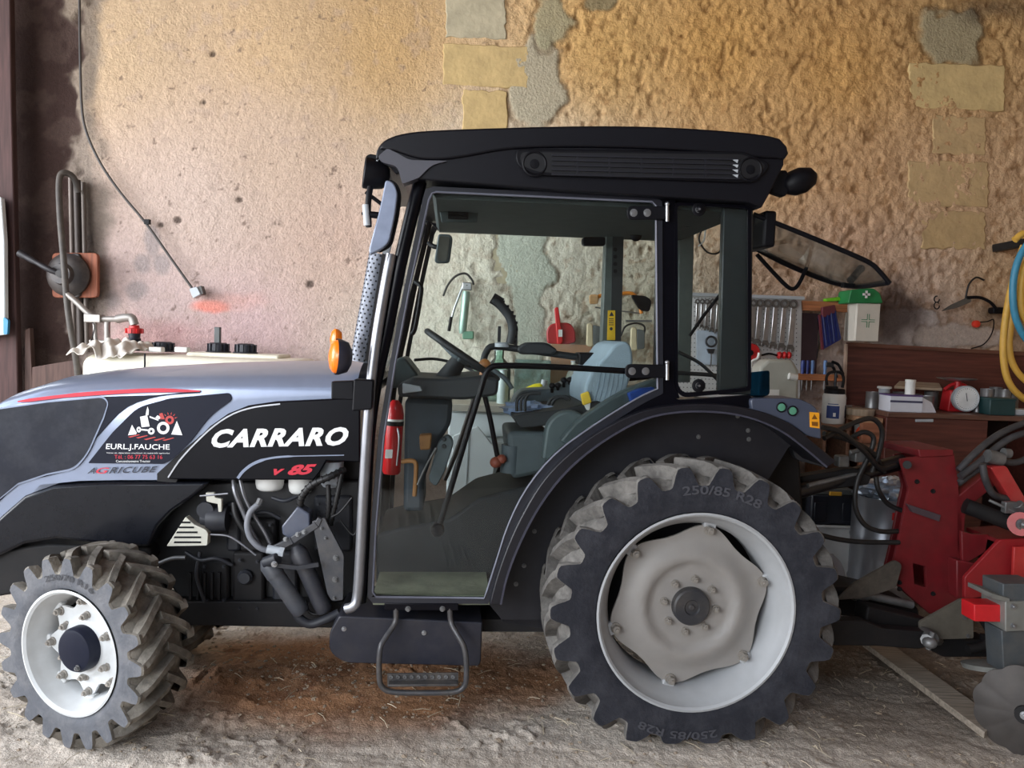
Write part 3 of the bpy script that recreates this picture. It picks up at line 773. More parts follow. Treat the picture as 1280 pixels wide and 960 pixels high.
mb = MB(); mb.cyl(TP(95, 760, .20), TP(95, 760, 1.15), .05, seg=20); mb.box(TP(150, 765, .55), (.5, .3, .1)); tp('front_axle', mb, dark, bevel=.006)
mb = MB(); mb.cyl(Vector((rw_c.x, .2, rw_c.z)), Vector((rw_c.x, 1.1, rw_c.z)), .09, seg=24); mb.box(Vector((rw_c.x, .66, rw_c.z)), (.45, .5, .4)); tp('rear_axle', mb, dark, bevel=.01)
# air intake grille
gp = tpr('vent_louvre', rc([(232, 646, 2), (243, 656, 1), (257, 662, 3), (260, 667, 1), (259, 682, 2), (208, 683, 2)], 2), YH - .02, YH + .02, mat('cream_plastic', (206, 204, 190), .5, dust=.15), bevel=.003)
for i in range(5): 
    y = 652 + i * 6.2; tpr('vent_slot', [(227 - i * 3 + (3 if i == 4 else 0), y), (238 + min(i, 3) * 4.4, y), (238 + min(i, 3) * 4.4, y + 2.2), (226 - i * 3 + (3 if i == 4 else 0), y + 2.2)], YH - .022, YH, blackm, gp)
def cup(x0, x1, y0, y1, Y, m):
    a, b = TP((x0 + x1) / 2, y0, Y), TP((x0 + x1) / 2, y1, Y); r = (TP(x1, y1, Y).x - TP(x0, y1, Y).x) / 2
    b.x = a.x; hh = a.z - b.z; mb = MB(); mb.lathe(a, (0, 0, -1), [(0, r), (hh * .65, r), (hh * .9, r * .92), (hh, r * .75), (hh, 0)], 24); return tp('filter_bowl', mb, m, eng, ang=50)
cup(320, 355, 590, 612, YH + .09, white); cup(361, 391, 590, 616, YH + .09, white); cup(401, 430, 576, 608, YH + .07, lgrey)
tpr('bonnet_backing', [(196, 520), (300, 504), (450, 498), (450, 602), (196, 602)], YH + .135, YH + .15, dark, bevel=.002)
tpr('bonnet_flange', [(196, 592), (232, 560), (275, 524), (312, 509), (312, 516), (285, 524), (240, 566), (220, 604), (196, 602)], YH - .004, YH + .13, dark, bevel=.002)
def ttube(name, pts, r, m, parent=None, seg=10, **k): return tp(name, MB().tube([TP(*p) for p in pts], r, seg, **k), m, parent or tr, ang=60)
def ribbed(name, pts, r, parent):
    ps = spline([TP(*p) for p in pts], 10); mb = MB(); mb.tube(ps, r, 10, 1)
    acc = 0
    for i in range(1, len(ps)):
        acc += (ps[i] - ps[i - 1]).length
        if acc > .016: 
            acc = 0; d = (ps[i] - ps[i - 1]).normalized(); mb.cyl(ps[i] - d * .003, ps[i] + d * .003, r * 1.22, seg=10)
    return tp(name, mb, rubber, parent, ang=40)
ribbed('corrugated_hose', [(375, 636, YH), (377, 622, YH - .01), (390, 606, YH - .02), (412, 596, YH - .02), (431, 587, YH + .02)], .013, eng)
ribbed('corrugated_hose', [(410, 606, YH), (411, 630, YH), (409, 655, YH + .02)], .010, eng)
ribbed('corrugated_hose', [(427, 592, YH), (421, 622, YH), (413, 655, YH + .02)], .010, eng)
pipe_m = mat('steel_pipe', (132, 132, 136), .35, metal=.7, var=.2)
ttube('metal_pipe', [(292, 600, YH + .02), (294, 616, YH), (304, 640, YH), (314, 664, YH), (326, 682, YH + .02)], .009, pipe_m, eng)
ttube('metal_pipe', [(300, 600, YH + .03), (305, 620, YH + .02), (316, 642, YH + .02), (330, 664, YH + .02), (338, 680, YH + .02)], .008, pipe_m, eng)
ttube('flexible_hose', [(323, 630, YH), (313, 640, YH - .01), (309, 656, YH - .02), (313, 672, YH - .02), (324, 684, YH - .02), (334, 688, YH - .01)], .012, mat('grey_hose', (120, 122, 128), .5, var=.15), eng)
ttube('flexible_hose', [(292, 628, YH + .03), (295, 645, YH + .02), (305, 662, YH + .02), (318, 676, YH + .03)], .012, rubber, eng)
ttube('metal_pipe', [(262, 668, YH), (285, 670, YH), (302, 680, YH), (320, 694, YH)], .005, pipe_m, eng)
mb = MB(); a, b = TP(323, 631, YH - .01), TP(326, 624, YH); mb.cyl(a, b, .014, seg=8); tp('hose_fitting', mb, greyst, eng)
# alternator and its bracket
mb = MB(); mb.lathe(TP(285, 648, YH + .04), (-1, 0, 0), [(0, .0), (0, .05), (.05, .055), (.075, .05), (.075, .035), (.10, .035), (.10, 0)], 24); tp('alternator', mb, darkblue, eng, ang=35)
mb = MB(); mb.lathe(TP(256, 638, YH), (0, 1, 0), [(0, 0), (0, .032), (.01, .034), (.02, .030), (.03, .034), (.04, .030), (.04, 0)], 28); tp('pulley', mb, darkblue, eng, ang=35)
tpr('mounting_bracket', rc([(257, 616), (268, 616), (269, 622), (277, 624), (277, 640), (273, 640), (272, 630), (266, 629), (258, 627)], 1), YH, YH + .02, mat('cream_plastic', (206, 204, 190)), eng, bevel=.002)
mb = MB(); mb.tube([TP(250, 620, YH), TP(285, 617, YH)], .004, 8, 1); tp('control_rod', mb, pipe_m, eng)
# hydraulic box, bracket and accumulators
mb = MB(); mb.prism(tpl([(352, 658), (372, 633), (387, 642), (388, 664), (362, 674), (353, 668)], YH - .03), (0, .07, 0)); tp('relay_box', mb, mat('box_blue_grey', (72, 80, 98), .35, coat=.2, dust=.15), eng, bevel=.006)
brk = tpr('support_bracket', rc([(390, 652, 1), (406, 647, 3), (409, 654, 3), (430, 694, 3), (429, 750, 2), (415, 752, 4), (409, 742, 3), (400, 700, 4)], 2), YH - .05, YH - .035, mat('bracket_grey', (52, 56, 64), .45, dust=.2), eng, bevel=.002)
for x, y in ((420, 697), (419, 724), (402, 660), (407, 672), (418, 747)): bolt(brk, TP(x, y, YH - .05), (0, -1, 0), .009 if y > 690 and y < 740 else .005, .012, greyst)
tstrip('tie_bar', [(336, 690), (365, 676), (396, 656), (400, 648)], [9, 9, 8, 6], YH - .055, .02, mat('bracket_grey', (52, 56, 64)), eng, bevel=.003)
for x, y in ((357, 674), (372, 668), (380, 665)): bolt(eng, TP(x, y, YH - .055), (0, -1, .3), .007, .01, greyst)
mb = MB(); a, b = TP(334, 686, YH - .06), TP(354, 690, YH - .06); mb.cyl(a, b, .017, seg=18); mb.cyl(a.lerp(b, .75), a.lerp(b, 1.05), .02, seg=6); tp('bright_coupling', mb, lgrey, eng)
def can(p, q, r, m, name, Y):
    a, b = TP(*p, Y), TP(*q, Y); L_ = (b - a).length; mb = MB(); mb.lathe(a, b - a, [(-.03, 0), (-.03, r * .5), (-.01, r * .85), (0, r), (L_ * .22, r), (L_ * .22, r * .94), (L_ * .9, r * .94), (L_, r * .9), (L_ + .01, r * .7), (L_ + .01, 0)], 26); return tp(name, mb, m, eng, ang=35)
cyl_m = mat('cylinder_grey', (60, 64, 72), .5, dust=.4, dcol=(110, 106, 104))
can((336, 706), (376, 764), .036, cyl_m, 'hydraulic_accumulator', YH - .05)
can((373, 690), (405, 762), .036, mat('cylinder_dark', (44, 46, 54), .5, dust=.35, dcol=(96, 92, 90)), 'hydraulic_accumulator', YH - .02)
tstrip('clamp_strap', [(346, 707), (372, 710), (398, 706)], 5, YH - .095, .012, darkblue, eng)
mb = MB(); mb.cyl(TP(331, 704, YH - .06), TP(348, 698, YH - .08), .024, seg=14); tp('valve_body', mb, darkblue, eng, bevel=.004)
bolt(eng, TP(343, 705, YH - .1), (0, -1, 0), .009, .014, steel)
ttube('rubber_elbow', [(368, 758, YH - .05), (374, 772, YH - .05), (388, 780, YH - .05), (408, 774, YH - .05), (424, 766, YH - .04)], .018, darkblue, eng)
ttube('thin_hose', [(382, 750, YH), (386, 764, YH - .02), (398, 768, YH - .02), (410, 758, YH)], .006, rubber, eng)
ttube('thin_hose', [(195, 706, YH), (215, 698, YH), (232, 697, YH)], .008, greyst, eng)
ttube('thin_hose', [(440, 622, YH), (425, 640, YH), (415, 646, YH)], .004, rubber, eng)
ttube('thin_hose', [(425, 650, YH + .03), (440, 668, YH + .02), (446, 664, YH + .02)], .004, rubber, eng)

# ------------------------------------------------------------------ cab
FY = 2 * YM - YC                      # the far side of the cab
def far(pts): return pts
apil = [(525, 228, YC + .01), (516, 262, YC), (500, 330, YC), (484, 410, YC), (470, 475, YC), (461, 540, YC), (455, 640, YC), (450, 752, YC)]
for s_ in (0, 1):
    ps = [TP(*p) for p in apil]
    if s_: ps = [Vector((p.x, 2 * YM - p.y, p.z)) for p in ps]
    tp('front_pillar', MB().tube(ps, .026, 14), black, ang=60)
ttube('grab_rail', [(489, 318, YC - .02), (481, 360, YC - .03), (471, 420, YC - .035), (464, 476, YC - .035), (459, 540, YC - .035), (454, 620, YC - .035), (450, 700, YC - .035), (447, 742, YC - .035), (443, 757, YC - .04), (433, 761, YC - .03)], .019, mat('satin_tube', (150, 152, 158), .3, metal=.75, dust=.1), None, 16)
door_o = rc([(532, 235, 8), (826, 250, 8), (831, 492, 8)], 6)[:]
inn = sp([(826, 488), (795, 503), (742, 536), (696, 572), (662, 612), (640, 655), (626, 700), (616, 735)], 4)
door_pts = rc([(536, 237, 9), (823, 250, 8)], 6)
door_in = [(540, 242), (545, 240)] + [(815, 252), (820, 257), (822, 486)] + sp([(822, 486), (795, 499), (742, 532), (694, 568), (659, 610), (636, 655), (621, 700), (609, 738)], 3)[1:] + [(605, 748), (470, 746), (466, 740), (470, 660), (480, 545), (494, 455), (512, 360), (536, 250)]
door_out = [(532, 236), (542, 233)] + [(821, 246), (828, 252), (829, 492)] + sp([(829, 492), (800, 507), (748, 540), (701, 576), (666, 617), (643, 660), (628, 704), (616, 742)], 3)[1:] + [(610, 755), (466, 754), (459, 746), (463, 660), (473, 545), (487, 455), (505, 360), (529, 246)]
door = tpr('door_frame', door_out, YC - .012, YC + .012, mat('door_edge', (34, 36, 44), .35, coat=.3), holes=[door_in], bevel=.003)
pane = glass('cab_glass', (.975, .998, .992), 1.5, .7)
g = tpr('door_glass', door_in, YC - .003, YC + .003, pane, door)
tp('door_seal', MB().tube(tpl(door_in, YC - .012), .0045, 6, 1, closed=True), mat('seal_grey', (104, 106, 118), .5), door, ang=60)
# pillar between the door and the rear side window, rear pillar
for Y0, Y1 in ((YC - .005, YC + .05), (FY - .05, FY + .005)):
    ps = tpl([(825, 240), (845, 242), (844, 480), (850, 498), (820, 500), (826, 488)], YC)
    mb = MB(); mb.prism([Vector((p.x, Y0, p.z)) for p in ps], (0, Y1 - Y0, 0)); tp('door_pillar', mb, black, bevel=.005)
    ps = tpl([(906, 258), (944, 260), (941, 494), (900, 494)], YC)
    mb = MB(); mb.prism([Vector((p.x, Y0 + .02, p.z)) for p in ps], (0, Y1 - Y0 - .02, 0)); tp('rear_pillar', mb, mat('pillar_grey', (44, 50, 52), .4, coat=.2), bevel=.006)
# rear side window, near and far
for s_ in (0, 1):
    o_ = rc([(842, 253, 6), (938, 257, 5), (938, 488, 4), (905, 492, 6), (852, 497, 8), (843, 484, 6)], 3); i_ = rc([(846, 257, 5), (934, 261, 4), (934, 484, 4), (905, 487, 6), (854, 491, 8), (847, 482, 5)], 3)
    Y = YC if s_ == 0 else FY
    mb = MB(); mb.prism([Vector((p.x, Y - .008, p.z)) for p in tpl(o_, YC)], (0, .012, 0), [[Vector((p.x, Y - .008, p.z)) for p in tpl(i_, YC)]])
    qf = tp('quarter_window_frame', mb, black)
    mb = MB(); mb.prism([Vector((p.x, Y - .004, p.z)) for p in tpl(i_, YC)], (0, .005, 0)); tp('quarter_glass', mb, pane, qf)
    if s_ == 0:
        for x, y in ((873, 262), (873, 482)):
            mb = MB(); mb.lathe(TP(x, y, YC - .008), (0, -1, 0), [(0, .026), (.006, .026), (.008, .022), (.008, .013), (.018, .011), (.021, .006), (.021, 0)], 20); tp('window_knob', mb, [blackm], qf)
            bolt(qf, TP(x, y, YC - .016), (0, -1, 0), .009, .01, steel)
    if s_ == 1:
        dm = MB(); dm.prism([Vector((p.x, FY - .01, p.z)) for p in tpl(door_out, YC)], (0, .02, 0), [[Vector((p.x, FY - .01, p.z)) for p in tpl(door_in, YC)]]); fd = tp('door_frame', dm, black)
        dm = MB(); dm.prism([Vector((p.x, FY - .003, p.z)) for p in tpl(door_in, YC)], (0, .006, 0)); tp('door_glass', dm, pane, fd)
# hinges on the door
for y, x in ((266, 784), (464, 782)):
    h = tpr('hinge', rc([(x, y - 9, 8), (832, y - 8, 2), (836, y + 8, 2), (x, y + 9, 8)], 6), YC - .03, YC - .014, blackm, bevel=.003)
    for dx in (8, 25): bolt(h, TP(x + dx, y, YC - .03), (0, -1, 0), .011, .006, steel)
    mb = MB(); a, b = TP(834, y - 11, YC - .03), TP(834, y + 11, YC - .03); mb.cyl(a, b, .007, seg=12); mb.ball(a, .009); tp('hinge_pin', mb, steel, h)
# roof
rt = sp([(470, 200), (471, 188), (480, 176), (500, 168), (540, 163), (640, 159.5), (740, 157.5), (830, 159), (910, 164), (955, 169), (974, 173)], 3) + [(983, 182), (986, 192), (980, 200), (980, 206)]
roof_t = rt + [(970, 206), (900, 197), (760, 191), (660, 190), (610, 194), (560, 200), (520, 200), (490, 196)]
RY0, RY1 = .10, 2 * YM - .10
roofm = mat('roof_black', (9, 9, 17), .42, spec=.3, bump=.12, bs=500, var=.06)
mb = MB(); rows = []
prof = [(0., .985), (.012, .996), (.03, 1.0)]
rl = tpl(rt, RY0); rb_ = tpl([(980, 206), (960, 246), (952, 260), (934, 252), (700, 238), (525, 224), (512, 222), (506, 208), (496, 196), (478, 194), (470, 200)], RY0)
mb.prism(rl + rb_[1:-1], (0, RY1 - RY0, 0)); roof = tp('roof', mb, roofm, bevel=.022, seg=3, ang=50)
# overhanging crown, a shade wider than the lower roof
crown = sp([(474, 186), (482, 175), (502, 167), (542, 162.5), (640, 159), (740, 157), (830, 158.5), (910, 163.5), (956, 168.5), (975, 173)], 3) + [(984, 183), (986, 192), (980, 198)] + sp([(980, 198), (940, 196), (860, 188), (760, 184), (680, 184), (630, 187), (590, 194), (556, 199), (524, 198), (492, 188)], 3)
mb = MB(); mb.prism(tpl(crown, RY0 - .012), (0, RY1 - RY0 + .024, 0)); tp('roof_crown', mb, roofm, roof, bevel=.012, seg=3, ang=50)
nose = rc([(472, 196, 4), (484, 185, 4), (496, 191, 3), (512, 200, 6), (560, 201, 3), (540, 206, 8), (524, 222, 3), (503, 230, 2), (497, 208, 6), (478, 203, 4)], 3)
tpr('roof_nose', nose, RY0 - .010, RY0 + .05, mat('nose_grey', (74, 74, 82), .5, var=.05), roof, bevel=.008)
gr = rc([(644, 186, 14), (930, 189, 6), (966, 205, 16), (950, 224, 14), (930, 228, 6), (670, 219, 16), (646, 208, 14)], 6)
grl = tpr('roof_vent', gr, RY0 - .013, RY0 + .02, blackm, roof, bevel=.004)
gin = rc([(650, 190, 12), (928, 193, 6), (960, 206, 14), (945, 221, 12), (928, 224, 6), (672, 215, 14), (651, 206, 12)], 6)
tpr('vent_recess', gin, RY0 - .0145, RY0 - .012, mat('vent_black', (16, 16, 20), .5), grl)
for r_ in range(5):
    y0 = 193.5 + r_ * 6.0; tstrip('vent_slat', [(690, y0), (800, y0 + 2.8), (925, y0 + 5.4)], 2.6, RY0 - .020, .008, mat('slat_black', (22, 22, 30), .45), grl)
for i in range(6):
    x = 722 + i * 40; yy = (x - 690) * .023; tstrip('vent_rib', [(x, 193 + yy), (x, 219 + yy)], 2.6, RY0 - .018, .006, mat('slat_black', (22, 22, 30), .45), grl)
for x, y in ((668, 205), (938, 212)):
    mb = MB(); mb.lathe(TP(x, y, RY0 - .012), (0, -1, 0), [(0, .046), (.004, .046), (.006, .041), (.001, .036), (0, .018), (.006, .016), (.007, 0)], 28); tp('vent_knob', mb, blackm, grl, ang=50)
for i in range(4):
    y = 201.5 + i * 6.2; mb = MB(); mb.prism(tpl([(916, y - 2), (923, y - 2), (922, y + 2)], RY0 - .022), (0, .004, 0)); tp('white_arrow', mb, lgrey, grl)
# headlining and the far top rail, seen through the panes
tpr('headlining', [(540, 240), (935, 258), (935, 266), (545, 248)], YC + .03, FY - .03, mat('headlining_grey', (58, 66, 66), .8))
mb = MB(); mb.prism([Vector((p.x, FY - .05, p.z)) for p in tpl([(530, 232), (935, 252), (935, 262), (545, 246)], YC)], (0, .06, 0)); tp('far_top_rail', mb, black)
tpr('interior_panel', [(546, 244), (600, 246), (596, 278), (552, 278)], .5, .52, mat('headlining_grey', (58, 66, 66)), bevel=.004)
for i in range(4): 
    mb = MB(); a = TP(560, 256 + i * 5, .49); b = TP(585, 257 + i * 5, .49); mb.tube([a, b], .008, 6, 1); tp('air_louvre', mb, blackm)
# windscreen
ps = tpl([(527, 240), (470, 476), (462, 480)], YC + .03)
mb = MB(); a, b = TP(524, 244, YC + .04), TP(468, 478, YC + .04); mb.prism([a, b, b + Vector((.006, 0, 0)), a + Vector((.006, 0, 0))], (0, FY - YC - .08, 0)); tp('windscreen', mb, pane)
mb = MB(); a, b = TP(936, 262, YC + .07), TP(934, 440, YC + .07)
tpr('windscreen_rail', [(455, 478), (474, 478), (470, 492), (453, 492)], YC, FY, black)
# step with treads, and the box behind it
tbx = tpr('side_tank', rc([(424, 770, 3), (603, 778, 2), (601, 828, 6), (598, 833, 5), (430, 829, 12), (411, 815, 10), (412, 790, 6)], 3), YC + .02, YC + .30, mat('tank_dark_blue', (26, 29, 42), .42, dust=.06), bevel=.006)
for x, y in ((430, 786), (530, 791)): bolt(tbx, TP(x, y, YC + .02), (0, -1, 0), .007, .008, steel)
stp = ttube('step_frame', [(495, 760, YC - .005), (494, 778, YC - .01), (482, 797, YC - .04), (475, 812, YC - .06), (474, 845, YC - .065), (478, 859, YC - .065), (492, 865, YC - .065), (530, 866, YC - .065), (566, 865, YC - .065), (579, 859, YC - .065), (583, 845, YC - .065), (581, 812, YC - .06), (571, 792, YC - .04), (564, 778, YC - .01), (562, 760, YC - .005)], .0105, mat('step_tube', (62, 64, 70), .4, metal=.3, dust=.25), None, 12)
mb = MB(); mb.box(TP(527, 757, YC + .0), (.28, .03, .028)); sb = tp('step_bracket', mb, black, stp, bevel=.003)
for x, y in ((510, 767), (553, 767)): bolt(sb, TP(x, y - 6, YC - .015), (0, -1, 0), .008, .008, greyst)
trd = tpr('step_plate', [(484, 842), (573, 841), (573, 857), (484, 858)], YC - .065, YC - .06, mat('tread_plate', (44, 46, 52), .45, metal=.2, dust=.3), stp)
mb = MB(); mb.prism(tpl([(485, 856), (572, 855), (572, 858), (485, 859)], YC - .10), (0, .10, 0)); tp('step_tread', mb, mat('tread_plate', (44, 46, 52)), stp, bevel=.002)
mb = MB()
for r_ in range(2):
    for i in range(10): mb.lathe(TP(489 + i * 8.6 + r_ * 2, 846 + r_ * 7, YC - .066), (0, -1, 0), [(0, .008), (.004, .007), (.004, .004), (.001, .003), (.001, 0)], 12)
tag(tp('tread_studs', mb, greyst, stp), kind='stuff')
mb = MB(); mb.box(TP(640, 768, .4), (.30, .25, .05)); tp('cab_mount', mb, dark)

# ------------------------------------------------------------------ mudguard
arc = sp([(612, 756), (621, 722), (636, 680), (655, 640), (680, 600), (712, 567), (752, 538), (800, 515), (850, 506), (905, 506), (950, 514), (988, 530), (1018, 554), (1046, 577)], 4)
arc_in = sp([(626, 756), (633, 724), (647, 686), (668, 644), (694, 606), (724, 575), (762, 547), (806, 524), (852, 515), (905, 516), (946, 525), (980, 541), (1008, 562), (1034, 584)], 4)
mb = MB(); n = len(arc); m_ = mb
A0 = [TP(p[0], p[1], YC - .045) for p in arc]; A1 = [Vector((p.x, YC + .16, p.z)) for p in A0]
B0 = [TP(p[0], p[1], YC - .045) for p in arc_in]; B1 = [Vector((p.x, YC + .16, p.z)) for p in B0]
mb.add(A0 + A1 + B0 + B1, [(i, i + 1, n + i + 1, n + i) for i in range(n - 1)] + [(2 * n + i, 2 * n + i + 1, 3 * n + i + 1, 3 * n + i) for i in range(n - 1)] + [(i, i + 1, 2 * n + i + 1, 2 * n + i) for i in range(n - 1)] + [(n + i, n + i + 1, 3 * n + i + 1, 3 * n + i) for i in range(n - 1)] + [(0, n, 3 * n, 2 * n), (n - 1, 2 * n - 1, 4 * n - 1, 3 * n - 1)])
fend = tp('mudguard', mb, mat('mudguard_black', (15, 15, 23), .4, dust=.04, dcol=(96, 94, 96)), bevel=.004, ang=30)
inner = [(612, 756)] + arc_in[2:-6] + [(985, 560), (960, 600), (955, 780), (700, 790), (630, 778)]
ip = tpr('mudguard_inner', [(p[0], p[1]) for p in inner], YC + .115, YC + .125, mat('inner_black', (20, 20, 27), .5, dust=.08, dcol=(90, 86, 86)), fend)
for x, y in ((873, 546), (935, 538), (936, 549), (922, 520), (668, 664), (655, 707), (645, 730)): bolt(ip, TP(x, y, YC + .115), (0, -1, 0), .007, .008, greyst)
tstrip('mudguard_bead', [(p[0], p[1]) for p in arc_in], 2.4, YC - .050, .006, mat('bead_grey', (60, 60, 72), .4), fend)
# far mudguard
mb = MB(); n = len(arc); A0 = [Vector((TP(p[0], p[1], YC - .045).x, 2 * YM - YC + .045, TP(p[0], p[1], YC - .045).z)) for p in arc]; A1 = [p + Vector((0, -.2, 0)) for p in A0]
mb.add(A0 + A1, [(i, i + 1, n + i + 1, n + i) for i in range(n - 1)]); tp('mudguard', mb, black)
# side skin that joins the cab to the mudguard
skin = [(829, 492), (850, 500), (938, 494), (942, 505)] + list(reversed([p for p in arc if 640 < p[0] < 945])) + [(628, 704), (643, 660), (666, 617), (701, 576), (748, 540), (800, 507)]
tpr('cab_side_skin', skin, YC - .008, YC + .02, black)
# rear console with push buttons
con = tpr('rear_console', rc([(938, 498, 6), (1000, 498, 8), (1020, 508, 12), (1026, 522, 6), (1027, 549, 3), (1010, 545, 3), (985, 528, 6), (940, 514, 3)], 4), YC - .03, YC + .12, mat('console_grey', (66, 72, 88), .4, var=.06, coat=.1), bevel=.008)
for x, y in ((976.5, 509), (990.5, 513.5)):
    mb = MB(); mb.lathe(TP(x, y, YC - .03), (0, -1, 0), [(0, .020), (.006, .020), (.008, .017), (.007, .0155)], 24); k = tp('button_ring', mb, blackm, con, ang=40)
    mb = MB(); mb.lathe(TP(x, y, YC - .034), (0, -1, 0), [(0, .0155), (.004, .0145), (.005, .0)], 20); tp('push_button', mb, mat('green_button', (84, 142, 116), .4), con)
w = tpr('warning_label', [(1012, 515), (1024, 516), (1024.5, 535.5), (1012.5, 534)], YC - .0315, YC - .03, mat('warning_orange', (236, 160, 30), .5), con)
mb = MB(); mb.add([TP(*p, YC - .0325) for p in ((1018, 517.5), (1022, 524), (1014.5, 524))], [(0, 1, 2)]); mb.add([TP(*p, YC - .0325) for p in ((1014.5, 527), (1022.5, 527.5), (1022.5, 533), (1015, 532))], [(0, 1, 2, 3)]); tp('label_print', mb, mat('label_brown', (120, 72, 10), .5), w)
tint = glass('blue_tint', (.06, .20, .30), 1.45, .6)
tpr('tinted_wing', rc([(934, 466), (962, 463), (962, 493), (950, 498), (934, 494)], 3), YC + .02, YC + .03, tint)
# lifted rear window with its frame and struts
rwm = glass('rear_glass', (.96, .97, .96), 1.5, .6, .10)
tl = [(944, 268), (1000, 291), (1060, 316), (1092, 331), (1112, 353)]; bl = [(944, 313), (990, 334), (1040, 351), (1075, 357), (1112, 353)]
rwf = tp('rear_window', MB().prism([TP(944, 270, YC + .06), TP(1092, 331, YC + .06), TP(1110, 352, YC + .06), TP(1072, 356, YC + .42), TP(1035, 349, YC + .46), TP(946, 312, YC + .40)], (0, .0, -.006)), rwm)
ttube('window_seal', [(942, 268, YC + .06), (1000, 291, YC + .06), (1060, 316, YC + .06), (1088, 329, YC + .06), (1100, 340, YC + .06), (1112, 354, YC + .06)], .010, blackm, rwf, 8)
ttube('window_seal', [(942, 309, YC + .40), (985, 331, YC + .42), (1035, 351, YC + .46), (1070, 358, YC + .42), (1110, 353, YC + .06)], .012, blackm, rwf, 8)
ttube('window_handle', [(946, 318, YC + .4), (968, 342, YC + .4), (984, 358, YC + .4), (992, 361, YC + .4), (999, 354, YC + .4), (1008, 335, YC + .42)], .009, blackm, rwf, 8, sub=3)
mb = MB(); mb.cyl(TP(1062, 352, YC + .40), TP(1074, 338, YC + .40), .016, seg=12); mb.ball(TP(1076, 336, YC + .40), .018); mb.box(TP(1060, 357, YC + .40), (.05, .03, .02)); tp('window_latch', mb, blackm, rwf)
ttube('gas_strut', [(905, 362, YC + .3), (880, 394, YC + .3), (862, 420, YC + .3)], .007, blackm, None, 8, sub=1)
mb = MB(); mb.box(TP(950, 290, YC + .15), (.05, .2, .14)); tp('window_hinge_block', mb, blackm, rwf, bevel=.01)
# rear work lamp and front work lamp
mb = MB(); c = TP(995, 228, YC + .02); ax = (TP(1024, 217, YC + .02) - c).normalized()
mb.lathe(c - ax * .045, ax, [(-.01, 0), (-.01, .02), (0, .032), (.03, .048), (.07, .050), (.11, .036), (.13, .01), (.13, 0)], 24); lp = tp('work_lamp', mb, blackm, ang=60)
tpr('lamp_bracket', rc([(962, 214), (984, 212), (990, 232), (982, 246), (964, 240)], 4), YC, YC + .04, blackm, lp, bevel=.006)
mb = MB(); c = TP(462, 217, YC - .02); ax = Vector((-1, -.15, .1)).normalized()
mb.lathe(c, ax, [(-.075, 0), (-.07, .03), (-.05, .047), (-.005, .056), (.018, .056), (.022, .050)], 28); lp = tp('work_lamp', mb, blackm, ang=50)
mb = MB(); mb.lathe(c, ax, [(.016, .050), (.020, .03), (.021, 0)], 24); tp('lamp_lens', mb, mat('lens_white', (200, 205, 208), .15), lp)
tpr('lamp_bracket', rc([(456, 196, 3), (462, 192, 3), (490, 197, 4), (500, 216, 3), (495, 218, 2), (484, 204, 4), (458, 206, 2)], 3), YC - .03, YC, blackm, lp, bevel=.003)
ttube('lamp_cable', [(474, 210, YC - .04), (471, 202, YC - .045), (476, 197, YC - .045), (481, 203, YC - .04)], .004, lgrey, lp, 8)
# mirror seen from behind
mir = rc([(482, 224, 5), (492, 228, 8), (497, 240, 10), (494, 268, 20), (486, 304, 10), (474, 313, 6), (462, 318, 3), (461, 312, 4), (468, 285, 20), (476, 255, 20)], 4)
mm = tpr('mirror_shell', mir, YC - .10, YC - .06, mat('mirror_grey', (128, 138, 160), .35, metal=.1, coat=.3), bevel=.014, seg=3, ang=60)
tpr('mirror_rim', rc([(486, 223, 5), (497, 229, 8), (502, 242, 10), (499, 270, 20), (490, 308, 10), (475, 316, 6), (470, 314, 4), (480, 290, 10), (488, 240, 10)], 4), YC - .065, YC - .05, blackm, mm, bevel=.003)
ttube('mirror_arm', [(463, 234, YC - .08), (461, 246, YC - .09), (460, 262, YC - .09), (461, 284, YC - .09)], .011, blackm, mm, 10)
mb = MB(); mb.cyl(TP(461, 268, YC - .09), TP(480, 270, YC - .085), .012, seg=12); mb.cyl(TP(457, 240, YC - .085), TP(478, 256, YC - .08), .007, seg=8); mb.cyl(TP(452, 267, YC - .09), TP(459, 267, YC - .09), .005, seg=8); tp('mirror_joint', mb, blackm, mm)
mb = MB(); mb.cyl(TP(457, 256, YC - .095), TP(459, 282, YC - .095), .012, seg=12); tp('mirror_clamp', mb, lgrey, mm)
# indicator lamp
mb = MB(); c = TP(424, 446, YC - .06); ax = Vector((-1, -.30, .05)).normalized()
mb.lathe(c, ax, [(-.045, 0), (-.043, .03), (-.03, .055), (0, .066), (.012, .066)], 26); ind = tp('indicator_lamp', mb, mat('lamp_back', (44, 44, 56), .4), ang=50)
mb.__init__()
mb.lathe(c, ax, [(.008, .062), (.020, .058), (.030, .045), (.036, .02), (.036, 0)], 26); tp('amber_lens', mb, orange, ind, ang=60)
for o_ in (ind,):
    pass
tpr('lamp_arm', rc([(414, 477), (442, 476), (442, 500), (414, 499)], 2), YC - .08, YC - .03, blackm, ind, bevel=.004)
tpr('lamp_bracket', rc([(442, 474, 3), (467, 475, 3), (465, 512, 3), (440, 514, 3)], 2), YC - .09, YC - .03, blackm, ind, bevel=.005)
mb = MB(); c = TP(421, 424, YC + .10); mb.lathe(c, ax, [(-.02, 0), (-.015, .03), (0, .04), (.01, .04), (.02, .03), (.026, 0)], 20); tp('amber_lens', mb, orange, ind)
